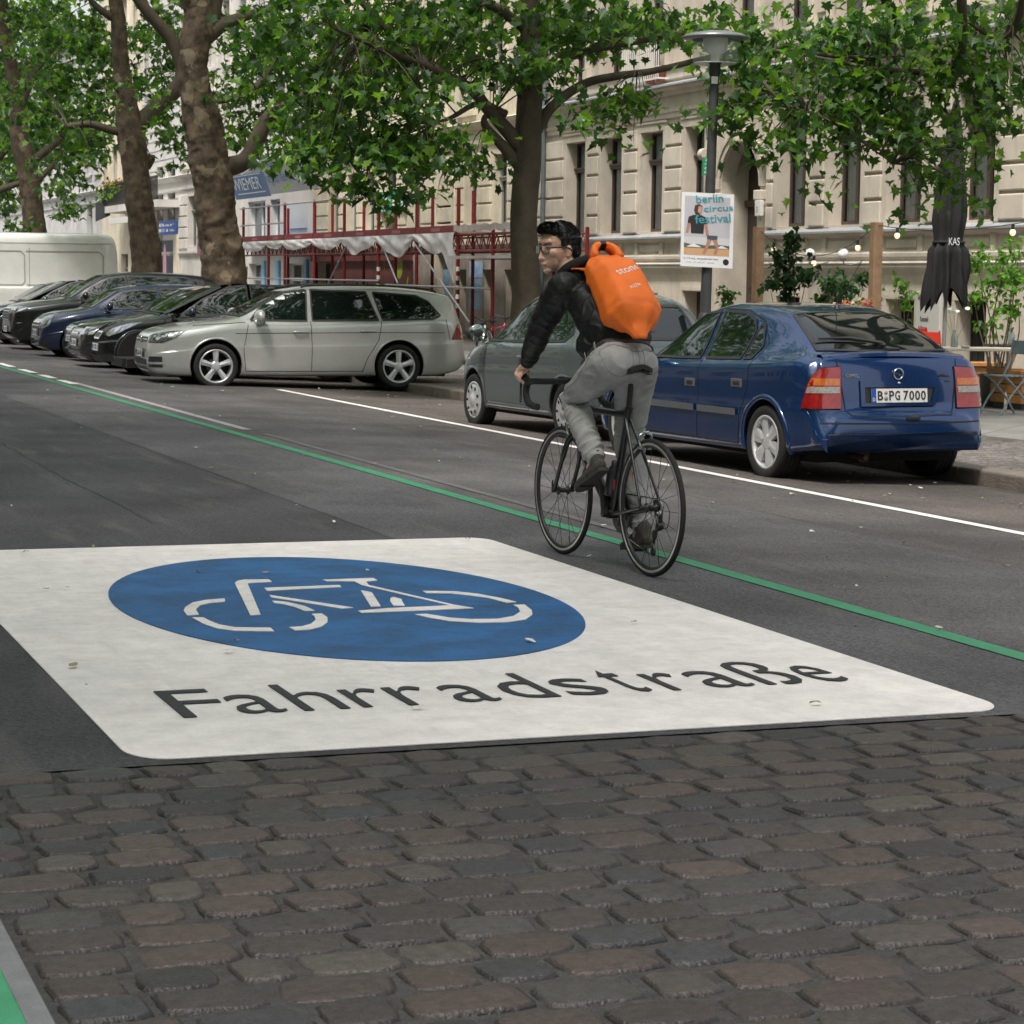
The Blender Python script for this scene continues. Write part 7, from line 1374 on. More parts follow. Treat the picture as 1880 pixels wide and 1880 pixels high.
def limb(mb, pts, r, n=10, knots=0, seed=0, step=5):
    P = bez(pts, step); k = len(P); rs = np.interp(np.linspace(0, 1, k), np.linspace(0, 1, len(r)), r)
    vs = []; prev = None
    for i, p in enumerate(P):
        d = (P[min(i+1, k-1)]-P[max(i-1, 0)]).normalized()
        a, b = frame_of(d) if prev is None else ((prev-d*prev.dot(d)).normalized(), None)
        b = d.cross(a); prev = a
        for j in range(n):
            t = 2*pi*j/n; q = a*cos(t)+b*sin(t); w_ = 1+.10*noise.noise(Vector((p.z*2.0+seed, cos(t)*1.3, sin(t)*1.3)))+knots*.12*noise.noise(Vector((p.z*4+seed, cos(t)*2, sin(t)*2)))+knots*.06*noise.noise(Vector((p.z*10+seed, cos(t)*2.5, sin(t)*2.5)))+knots*.05*noise.noise(Vector((p.z*18, cos(t)*4, sin(t)*4+seed)))
            vs.append(p+q*rs[i]*w_)
    mb.add(vs, [(i*n+j, i*n+(j+1) % n, (i+1)*n+(j+1) % n, (i+1)*n+j) for i in range(k-1) for j in range(n)]+[tuple(range((k-1)*n, k*n))], 0, True)
    return P
def sprays(centers, rng, per, spread, droop=.25):
    """leaf positions in loose flattened clusters hanging from twig ends"""
    out = []
    for c in centers:
        m_ = int(per*rng.uniform(.6, 1.4)); q = rng.normal(0, 1, (m_, 3))*np.array([spread, spread, spread*.42]); q[:, 2] -= droop*np.hypot(q[:, 0], q[:, 1]); out.append(np.array(c)+q)
    return np.concatenate(out)
def A(px, py, Y): return at(px, py, Y=Y)
def crown_cloud(base, rx, ry, z0, z1, n, rng, hollow=.55):
    """cluster centres through the crown's volume, denser towards its skin"""
    out = []
    while len(out) < n:
        q = rng.uniform(-1, 1, 3); r = np.linalg.norm(q)
        if r > 1 or (r < hollow and rng.random() < .7): continue
        p = Vector((base[0]+q[0]*rx, base[1]+q[1]*ry, (z0+z1)/2+q[2]*(z1-z0)/2))
        if noise.noise(p*.45) < -.22: continue
        out.append((p.x, p.y, p.z))
    return out
def tree(label, base, trunk, tr, limbs, blobs, crown, leaf, seed, knots=.6, mt=bark, per=13, twigs=True):
    rng = np.random.default_rng(seed); E = empty('plane_tree', base, 0, label, 'tree', 'plane trees along the kerb'); Mi = Matrix.Translation(-Vector(base))
    m = MB(); limb(m, trunk, tr, 36, knots, seed, 22); o = m.build('trunk', mt, E); o.matrix_parent_inverse = Mi
    m = MB(); ends = []
    for pts, r in limbs: P = limb(m, pts, r, 10, knots*.3, seed+3); ends += P[len(P)//2:]
    o = m.build('branches', mt if mt is bark2 else bark2, E); o.matrix_parent_inverse = Mi
    cs = []
    for (px, py, rx, ry, Y, dy, n) in blobs:      # leaf masses seen in the photograph, each with its own depth in the crown
        for k in range(n):
            q = rng.normal(0, .5, 3); yy = Y+q[2]*dy*2; p = A(px, py, Y); s = (p-Vector((0, 0, CAM_H))).length/FPX
            cs.append((p.x+q[0]*rx*s, p.y+q[2]*dy*1.6, p.z-q[1]*ry*s))
    pos = sprays(cs, rng, per, .20) if cs else np.zeros((0, 3)); cc = crown_cloud(*crown, rng) if crown else []
    o = leaves_mesh('crown', pos, leaf, rng, parent=E) if len(pos) else None
    if cc:
        p2 = sprays(cc, rng, per, .42); o2 = leaves_mesh('upper_crown', p2, leaf*1.7, rng, tmpl=SLV, parent=E)
    if twigs and cs:
        m = MB(); src = ends or [Vector(trunk[-1])]
        for i in range(0, len(cs), 2):
            c = Vector(cs[i]); a = min(src, key=lambda e: (e-c).length)
            if (a-c).length < 2.6: m.tube(bez([a, a.lerp(c, .5)+Vector((0, 0, .12)), c], 3), [.014, .012, .010, .008, .006, .005, .003][:7], 5, cap=False)
        o = m.build('twigs', bark2, E); o.matrix_parent_inverse = Mi
    return E
# slim tree behind the cyclist
YA = 30.2; TX = at(968, 530, Y=YA).x; s_ = YA/30
a = lambda px, py, Y=YA: A(px, py, Y)
b0 = Vector((TX+.02, YA, -.05))
tree('slim smooth-barked plane tree directly behind the cyclist', b0, [b0, a(966, 540), a(962, 400), a(968, 300), a(972, 200), a(975, 90), a(972, -60), a(985, -260), a(980, -480)], [.26, .20, .185, .19, .17, .145, .13, .10, .06],
    [([a(975, 290), a(940, 250), a(895, 200), a(860, 160, 30.0), a(790, 125, 29.6), a(700, 90, 29.2), a(610, 50, 29)], [.12, .10, .085, .07, .05, .035, .02]),
     ([a(965, 320), a(925, 270), a(893, 235), a(890, 215), a(905, 205)], [.09, .075, .055, .04, .02]),
     ([a(985, 240), a(1015, 195), a(1070, 155), a(1130, 140, 30), a(1200, 130, 29.8), a(1290, 108, 29.5), a(1400, 80, 29), a(1520, 50, 28.6)], [.085, .07, .06, .055, .045, .04, .03, .018]),
     ([a(985, 150), a(1060, 100), a(1150, 80, 30), a(1260, 60, 29.6), a(1380, 35, 29.2)], [.06, .05, .045, .035, .02]),
     ([a(930, 210), a(880, 190), a(830, 215), a(800, 225)], [.05, .045, .03, .015]),
     ([a(975, 60), a(920, 20), a(860, -10), a(780, -60)], [.08, .07, .06, .04]), ([a(860, 160, 30), a(790, 120, 29.8), a(720, 60, 30.5), a(660, 0, 31), a(600, -60, 31)], [.06, .055, .05, .045, .03]),
     ([a(975, -60), a(1080, -160), a(1200, -260)], [.09, .07, .04]), ([a(975, -100), a(900, -220), a(800, -330)], [.09, .07, .04])],
    [(700, 60, 200, 75, 30.5, 1.8, 78), (610, 150, 80, 85, 30.5, 1.3, 26), (700, 170, 150, 95, 30, 1.4, 58), (820, 60, 120, 70, 31.5, 1.3, 34), (620, 265, 80, 60, 29.6, .8, 26), (720, 290, 60, 50, 29.4, .7, 14), (790, 255, 60, 45, 29.6, .7, 18), (560, 255, 60, 40, 29.8, .7, 12), (690, 365, 26, 24, 29.3, .3, 3), (765, 345, 22, 26, 29.3, .3, 4),
     (650, 330, 30, 28, 29.5, .4, 4), (850, 290, 38, 22, 30, .4, 6), (940, 115, 70, 26, 29.6, .5, 13), (1010, 110, 50, 30, 29.4, .5, 10), (1100, 50, 120, 42, 30, 1.1, 34), (1230, 40, 100, 36, 29.7, 1.0, 22), (1120, 190, 44, 20, 29.5, .5, 8), (1150, 175, 30, 20, 29.5, .4, 5), (1120, 235, 16, 10, 29.4, .3, 1), (1180, 262, 10, 12, 29.3, .2, 1), (1060, 20, 120, 30, 31, 1, 16), (890, 20, 90, 40, 31, 1, 16), (500, 50, 90, 50, 31, 1.2, 18), (1020, 165, 40, 20, 29.6, .5, 3)],
    ((TX-.8, YA+3.5), 7.0, 9.5, 6.3, 14, 520), .148, 11, knots=.15, mt=bark2, per=12)  # unseen upper crown stretched so the parked cars' windows reflect leaves
# thick flaking tree and its neighbours
YB = 47.5; b = lambda px, py, Y=YB: A(px, py, Y); b0 = Vector((b(412, 500).x+.1, YB, -.05))
tree('thick plane tree with flaking brown bark in front of the white house', b0, [b0, b(410, 480), b(398, 400), b(385, 300), b(370, 220), b(352, 120), b(365, 30), b(345, -40), b(320, -200), b(330, -330)], [.52, .44, .42, .41, .37, .31, .31, .25, .18, .1],
    [([b(400, 310), b(450, 295), b(475, 250), b(495, 215), b(545, 185), b(600, 150), b(680, 120)], [.24, .19, .165, .145, .12, .09, .04]), ([b(375, 70), b(410, 45), b(450, 30), b(540, 0)], [.18, .15, .11, .07]), ([b(345, 160), b(330, 110), b(312, 70), b(270, 20), b(240, -20)], [.16, .13, .13, .12, .1]),
     ([b(385, 70), b(395, 20), b(405, -50)], [.15, .13, .1]), ([b(385, 190), b(430, 180), b(470, 160), b(500, 120), b(540, 70)], [.06, .06, .07, .08, .05])],
    [(480, 190, 80, 60, 49.5, 1.2, 30), (500, 90, 110, 60, 49.5, 1.4, 46), (450, 250, 50, 30, 49, .8, 9), (310, 60, 50, 60, 50.5, 1, 16), (450, 40, 70, 40, 50, 1, 20), (430, 170, 30, 20, 46.6, .4, 5), (560, 200, 60, 50, 46.5, 1, 16), (540, 260, 30, 30, 46.5, .6, 5), (300, 200, 40, 40, 50, .8, 7), (325, 290, 16, 22, 49.5, .5, 3), (430, 110, 40, 40, 49.5, .8, 6)],
    ((b0.x, YB), 6, 6, 8.5, 17, 260), .16, 22, knots=.9)
YC_ = 56.0; c = lambda px, py, Y=YC_: A(px, py, Y); b0 = Vector((c(268, 500).x, YC_, -.05))
tree('forked plane tree with a pale side branch, left of the thick trunk', b0, [b0, c(270, 490), c(260, 400), c(250, 320), c(240, 240), c(232, 190), c(222, 120), c(218, 40), c(205, -60), c(210, -240)], [.42, .36, .34, .33, .34, .26, .20, .18, .15, .08],
    [([c(248, 235), c(290, 195), c(325, 160), c(345, 120), c(372, 60)], [.25, .21, .19, .17, .12]), ([c(232, 245), c(200, 238), c(165, 228), c(125, 232)], [.11, .10, .09, .07]), ([c(225, 180), c(212, 175), c(218, 195)], [.1, .09, .06]), ([c(262, 300), c(278, 290), c(272, 310)], [.12, .1, .05]), ([c(218, 40), c(175, 10), c(150, -30)], [.1, .08, .05])],
    [(110, 180, 110, 75, 58.5, 1.2, 60), (190, 120, 60, 60, 59, 1, 24), (285, 130, 50, 60, 59, 1.0, 20), (110, 60, 120, 60, 59, 1.2, 55), (300, 230, 40, 35, 58.5, .8, 10), (160, 270, 60, 35, 58.5, .8, 14), (190, 290, 26, 16, 55.2, .4, 3), (110, 320, 50, 30, 58.5, 1, 9), (290, 40, 50, 40, 59, 1.0, 18), (235, 150, 16, 10, 55, .2, 2), (165, 190, 40, 20, 55, .4, 6)],
    ((b0.x, YC_), 6, 6, 9, 17, 220), .17, 33, knots=.5)
YD_ = 70.0; d = lambda px, py, Y=YD_: A(px, py, Y); b0 = Vector((d(62, 500).x, YD_, -.05))
tree('plane tree at the left edge rising behind the white van', b0, [b0, d(68, 480), d(62, 400), d(50, 310), d(36, 250), d(30, 180), d(10, 60), d(0, -60), d(0, -200)], [.42, .36, .33, .30, .28, .2, .18, .14, .08],
    [([d(52, 300), d(80, 280), d(110, 255), d(120, 230)], [.14, .12, .10, .05]), ([d(36, 200), d(60, 140), d(95, 90), d(130, 60)], [.14, .12, .1, .07]), ([d(-30, 360), d(10, 345), d(40, 335)], [.12, .1, .08]), ([d(60, 340), d(100, 300), d(115, 275)], [.1, .08, .05])],
    [(70, 230, 90, 70, 73, 1.4, 44), (20, 100, 80, 90, 73, 1.4, 44), (120, 300, 40, 55, 73, 1.2, 24), (10, 350, 30, 40, 73, 1.2, 13), (90, 150, 30, 16, 69, .4, 5), (120, 385, 26, 18, 69.5, .8, 7), (40, 30, 90, 50, 71, 2, 40), (20, 415, 25, 18, 70, .6, 4)],
    ((b0.x, YD_), 6.5, 6.5, 10, 18, 220), .19, 44, knots=.4)
# tree off the right edge whose branches reach in front of the facade
YE_ = 23.0; e = lambda px, py, Y=YE_: A(px, py, Y); b0 = Vector((11.6, 13.5, -.05))
tree('plane tree outside the right edge, its leafy boughs hanging before the beige house', b0, [b0, (11.6, 13.5, 2), (11.65, 13.6, 4.2), (11.5, 13.8, 7), (11.5, 14, 10)], [.32, .27, .25, .18, .08],
    [([(11.65, 13.6, 3.9), (12.0, 16.5, 5.2), (12.4, 19.5, 5.4), (12.0, 22, 5.1), e(1640, 60, 23.5), e(1500, 90, 24), e(1400, 95, 24.5)], [.16, .12, .09, .07, .05, .035, .02]), ([(12.4, 19.5, 5.4), (12.5, 21, 4.8), e(1760, 110, 22.5), e(1640, 130, 22.8), e(1500, 105, 23)], [.07, .06, .045, .03, .015]), ([(12.4, 19.5, 5.4), e(1860, 60, 22), e(1760, 30, 22.5)], [.06, .04, .02]), ([e(1500, 100, 23.2), e(1580, 105, 23), e(1660, 102, 22.8)], [.025, .02, .012]), ([e(1400, 150, 23.5), e(1440, 190, 23.3), e(1520, 220, 23), e(1640, 300, 22.8)], [.02, .018, .014, .008])],
    [(1400, 70, 80, 40, 24, .8, 18), (1520, 60, 100, 40, 24, .9, 27), (1660, 40, 110, 45, 23, .9, 33), (1800, 60, 80, 60, 22.5, .8, 24), (1850, 20, 60, 30, 22.5, .7, 10), (1440, 140, 80, 30, 23.6, .6, 17), (1560, 130, 80, 34, 23.4, .6, 18), (1700, 130, 80, 36, 22.8, .6, 20), (1830, 140, 60, 34, 22.5, .6, 15), (1520, 190, 90, 26, 23.2, .5, 17), (1640, 210, 80, 30, 22.9, .5, 17), (1570, 240, 60, 24, 23, .4, 10), (1680, 255, 60, 26, 22.7, .4, 10), (1760, 300, 40, 24, 22.5, .35, 6),
     (1690, 320, 30, 16, 22.6, .3, 3), (1470, 250, 14, 20, 23.2, .3, 2), (1510, 290, 12, 14, 23.1, .2, 1), (1510, 345, 14, 12, 23.1, .2, 2), (1360, 190, 40, 26, 23.8, .4, 7), (1380, 240, 24, 24, 23.6, .3, 3), (1395, 275, 20, 14, 23.5, .3, 2), (1270, 210, 12, 10, 24, .2, 1), (1290, 225, 14, 10, 24, .2, 1), (1420, 245, 10, 8, 23.4, .2, 1), (1780, 200, 50, 30, 22.6, .5, 6), (1860, 190, 26, 18, 22.4, .3, 2), (1690, 380, 16, 10, 22.6, .2, 1), (1780, 345, 20, 12, 22.5, .2, 2), (1840, 230, 20, 14, 22.4, .3, 2)],
    ((10.8, 14.5), 7.0, 6.5, 6.9, 14, 330), .124, 55, knots=.2, mt=bark2, per=12)  # unseen crown widened to meet the opposite crowns in the car reflections
# trees across the street (reflected in the cars, shading the road)
for k, (x, y) in enumerate([(-10.6, 6), (-10.6, 17), (-10.6, 28), (-10.6, 40), (-10.6, 54), (-10.6, -7), (11.6, -1), (11.4, 88), (11.4, 108), (11.4, -13), (11.4, -26), (-5.0, -20), (-4.0, -34)]):  # rearmost trees behind the camera added for dark reflections in the cars
    rng = np.random.default_rng(100+k); E = empty('plane_tree', (x, y, -.02), 0, ['plane tree across the street, first from the camera', 'plane tree across the street, second from the camera', 'plane tree across the street, third from the camera', 'plane tree across the street, fourth from the camera', 'plane tree across the street, farthest of its row', 'plane tree across the street, behind the camera', 'plane tree on the near pavement behind the camera', 'plane tree far down the pavement past the van', 'farthest plane tree down the pavement', 'plane tree added on the near pavement for reflections, second behind the camera', 'plane tree added on the near pavement for reflections, third behind the camera', 'plane tree added on the left for reflections, second behind the camera', 'plane tree added on the left for reflections, third behind the camera'][k], 'tree', 'plane trees along the kerb'); Mi = Matrix.Translation((-x, -y, .02))
    m = MB(); limb(m, [(x, y, -.1), (x+.05, y, 2), (x-.05, y+.1, 4.5), (x, y, 8), (x, y, 12)], [.36, .30, .27, .18, .06], 14, .4, k); o = m.build('trunk', bark, E); o.matrix_parent_inverse = Mi
    m = MB()
    for q in range(7): t = q*2.4+k; limb(m, [(x, y, 3.6+.7*q), (x+1.5*cos(t), y+1.5*sin(t), 5.0+.7*q), (x+3.4*cos(t), y+3.4*sin(t), 6.4+.6*q)], [.13, .09, .04], 7, 0, q)
    o = m.build('branches', bark2, E); o.matrix_parent_inverse = Mi
    leaves_mesh('crown', sprays(crown_cloud((x+(4.4 if x < 0 else 0), y), 9.8 if x < 0 else 5.2, 6.0, 5.2 if x < 0 else 3.9, 18 if x < 0 else 13.5, 820 if x < 0 else 330, rng, .3), rng, 12, .45), .26, rng, tmpl=SLV, parent=E)  # left crowns spread over the road to darken the car window reflections
# climbing/balcony greenery far left
rng = np.random.default_rng(5); pc = at(212, 345, X=19.2); bx = empty('balcony_flowers', pc, 0, 'flower box with trailing green leaves and reddish blooms on the iron balcony', 'flowers'); 
leaves_mesh('foliage', sprays([tuple(pc+Vector((rng.uniform(-.2, .2), rng.uniform(-2.2, 2.2), rng.uniform(-.3, .3)))) for _ in range(26)], rng, 14, .25), .16, rng, tmpl=SLV, parent=bx)
leaves_mesh('blooms', sprays([tuple(pc+Vector((rng.uniform(-.3, .1), rng.uniform(-2, 2), rng.uniform(.0, .4)))) for _ in range(10)], rng, 8, .2), .10, rng, tmpl=SLV, parent=bx, cols=np.array([(.35, .08, .05), (.3, .12, .08)]))
# ================= street furniture, scaffold, cafe =================
polem = mat('lamp_post_grey', (.065, .068, .072), .5, metal=.3, var=.15, vscale=8); redst = mat('red_scaffold_paint', (.16, .011, .013), .45, var=.3, vscale=8); galv = mat('galvanised_tube', (.38, .37, .37), .4, metal=.6, var=.2, vscale=9)
def xy_at(px, X):
    p = at(px, 470, X=X); return p.y
LX = 11.0; LY = at(1300, 400, X=LX).y; zt = at(1313, 116, X=LX).z; zh = at(1313, 62, X=LX).z
acryl = bpy.data.materials.new('acrylic_bowl'); acryl.use_nodes = True
def _acr(m):
    N = m.node_tree; L = N.links; b = N.nodes['Principled BSDF']; b.inputs['Base Color'].default_value = (.72, .74, .72, 1); b.inputs['Roughness'].default_value = .2; t = N.nodes.new('ShaderNodeBsdfTransparent'); x = N.nodes.new('ShaderNodeMixShader'); x.inputs[0].default_value = .26
    L.new(t.outputs[0], x.inputs[1]); L.new(b.outputs[0], x.inputs[2]); L.new(x.outputs[0], N.nodes['Material Output'].inputs[0])
_acr(acryl)
def street_lamp():
    E = empty('street_lamp', (LX, LY, -.05), 0, 'grey street lamp post with flat hat lantern holding the festival poster', 'street lamp'); Mi = Matrix.Translation((-LX, -LY, .05)); dx = .045
    def f(m, n, mt): o = m.build(n, mt, E); o.matrix_parent_inverse = Mi; return o
    m = MB(); m.tube([(LX-.01, LY, -.05), (LX-.01, LY, .95), (LX-.01, LY, 1.02), (LX-.01, LY, 1.10)], [.095, .09, .088, .062], 20); m.tube([(LX-.01, LY, 1.08), (LX+dx, LY, zt)], [.062, .050], 16); m.lathe((LX+dx, LY, zt-.14), (0, 0, 1), [(.05, 0), (.062, .02), (.062, .14), (.085, .16)], 16); f(m, 'post', polem)
    c = (LX+dx, LY, zt); H_ = zh-zt
    m = MB(); m.lathe(c, (0, 0, 1), [(.23, 0), (.245, .01), (.255, H_*.9)], 36); g = f(m, 'glass_bowl', acryl)
    m = MB(); m.lathe(c, (0, 0, 1), [(0, .02), (.23, .0), (.235, .012), (0, .03)], 36); m.lathe(c, (0, 0, 1), [(.05, .02), (.05, .1), (.13, .14), (.14, H_)], 24); m.cyl(Vector(c)+Vector((0, 0, .05)), Vector(c)+Vector((0, 0, .2)), .035, 12); f(m, 'lamp_insert', mat('lamp_insert_white', (.8, .8, .78), .4))
    m = MB(); m.lathe(c, (0, 0, 1), [(.26, H_*.82), (.37, H_*.86), (.375, H_*.92), (.30, H_*1.02), (.12, H_*1.12), (0, H_*1.14)], 40); f(m, 'hat', mat('lamp_hat_grey', (.22, .23, .23), .35, metal=.4))
    m = MB(); m.box((LX-.02, LY-.072, zt-.22), (LX+.05, LY-.05, zt-.14)); f(m, 'number_tag', whiteframe)
    return E
street_lamp()
vd = (Vector((0, 0, 0))-Vector((LX, LY, 0))).normalized(); pu = UP.cross(vd).normalized()*1.0
if pu.dot(cr) < 0: pu = -pu
def lamp_poster():
    tl = at(1251, 352, X=LX-.05); D0 = (tl-Vector((0, 0, CAM_H))).length
    def q(px, py): 
        d = cf+cr2*((px-940)/FPX)-cu2*((py-940)/FPX); p0 = Vector((LX, LY, 2))+vd*.09; t = (p0-Vector((0, 0, CAM_H))).dot(vd)/d.dot(vd); return Vector((0, 0, CAM_H))+d*t
    a_, b_, c_ = q(1252, 352), q(1348, 357), q(1249, 488); U = (b_-a_); V = (c_-a_); w_, h_ = U.length, V.length; U.normalize(); V.normalize(); N_ = -U.cross(V); N_ = N_ if N_.dot(vd) > 0 else -N_
    E = empty('poster', a_, 0, 'white festival poster on the lamp post with teal lettering and a walking figure', 'poster'); Mi = Matrix.Translation(-a_)
    def f(o): o.parent = E; o.matrix_parent_inverse = Mi; return o
    m = MB(); m.obox(a_, U*w_, V*h_, -N_*.006); f(m.build('poster_board', mat('poster_white', (.78, .78, .80), .5)))
    def poly(pts, nm, col, lay): m = MB(); m.prism([(x*w_, y*h_) for x, y in pts], a_+N_*(.001+.0012*lay), U, V, N_*.0008); return f(m.build(nm, mat(nm+'_ink', col, .55), fix=True))
    poly([(.06, .05), (.93, .05), (.93, .60), (.06, .60)], 'poster_backdrop', (.50, .49, .53), 0); poly([(.06, .60), (.93, .60), (.93, .74), (.06, .74)], 'poster_haze', (.60, .59, .60), 0); poly([(.06, .74), (.93, .74), (.93, .84), (.06, .84)], 'poster_sand', (.60, .35, .18), 0)
    poly([(.06, .68), (.2, .70), (.3, .69), (.5, .71), (.7, .69), (.93, .70), (.93, .745), (.06, .745)], 'poster_trees', (.10, .12, .09), 1)
    poly([(.10, .735), (.25, .685), (.40, .735)], 'poster_tent', (.75, .75, .75), 2); poly([(.66, .74), (.78, .70), (.92, .74)], 'poster_tent_small', (.72, .72, .72), 2)
    poly([(.14, .33), (.22, .305), (.38, .30), (.47, .33), (.50, .41), (.44, .42), (.43, .55), (.19, .55), (.18, .42), (.12, .41)], 'poster_shirt', (.025, .022, .024), 2)
    poly([(.12, .41), (.18, .42), (.14, .55), (.09, .55)], 'poster_arm', (.45, .22, .15), 1); poly([(.44, .42), (.50, .41), (.54, .58), (.48, .58)], 'poster_forearm', (.45, .22, .15), 1)
    poly([(.26, .17), (.34, .155), (.40, .18), (.395, .25), (.35, .30), (.27, .30), (.24, .24)], 'poster_hair', (.07, .03, .02), 2); poly([(.33, .18), (.39, .19), (.39, .25), (.35, .285), (.31, .25)], 'poster_face', (.55, .30, .22), 3)
    poly([(.50, .57), (.70, .57), (.70, .62), (.62, .63), (.50, .62)], 'poster_shorts', (.06, .08, .11), 2); poly([(.51, .62), (.59, .63), (.53, .73), (.46, .82), (.42, .81), (.47, .72)], 'poster_leg', (.45, .22, .15), 2); poly([(.60, .63), (.69, .62), (.73, .73), (.68, .82), (.63, .81), (.67, .73)], 'poster_back_leg', (.42, .20, .14), 2)
    teal = mat('poster_teal', (.06, .32, .37), .5); tu = (U-V*.10).normalized(); tv = (-V-U*.10).normalized()
    for s_, x, y, wd, hh in (('berlin', .28, .145, .52, .105), ('circus', .43, .255, .56, .075), ('festival', .27, .42, .68, .115)): f(text('poster_lettering', s_, .1, a_+U*x*w_+V*y*h_+N_*.006, tu, tv, teal, width=wd*w_, height=hh*h_, bold=.0012, extrude=.0004))
    f(text('poster_date', '5–14 aug  tempelhofer feld', .03, a_+U*.06*w_+V*.905*h_+N_*.002, U, -V, MATS['black_print'], width=.66*w_, height=.03*h_, extrude=.0003)); f(text('poster_small_print', 'www · 10 - 22 uhr · eintritt', .02, a_+U*.10*w_+V*.945*h_+N_*.002, U, -V, MATS['black_print'], width=.55*w_, height=.012*h_, extrude=.0003))
    m = MB(); cc = a_+U*.87*w_+V*.92*h_; m.prism([(.034*cos(t), .034*sin(t)) for t in [2*pi*k/20 for k in range(20)]], cc+N_*.001, U, V, N_*.0008); f(m.build('poster_round_mark', MATS['black_print'], fix=True))
    for y in (.02, .97): m = MB(); m.tube([Vector((LX-.0, LY, (a_+V*y*h_).z))+Vector((.065*cos(t), .065*sin(t), 0)) for t in [2*pi*k/16 for k in range(16)]], .003, 5, closed=True); f(m.build('cable_tie', whiteframe))
lamp_poster()
# green sticker
m = MB(); p0 = at(1297, 306, X=LX); m.prism([(-.045, -.10), (.045, -.10), (.045, .10), (-.045, .10)], p0+vd*.075, pu, UP, vd*.004); st = m.build('pole_sticker', mat('sticker_green', (.01, .25, .09), .5), label='small green sticker with white marks on the lamp post', cat='sticker', fix=True)
for k in range(4): text('sticker_marks', ('7', '#T3', 'o', 'Bd')[k], .04, p0+vd*.0805+UP*(.055-.045*k)-pu*.02, pu, UP, MATS['sign_white'], st, width=.045, height=.028)
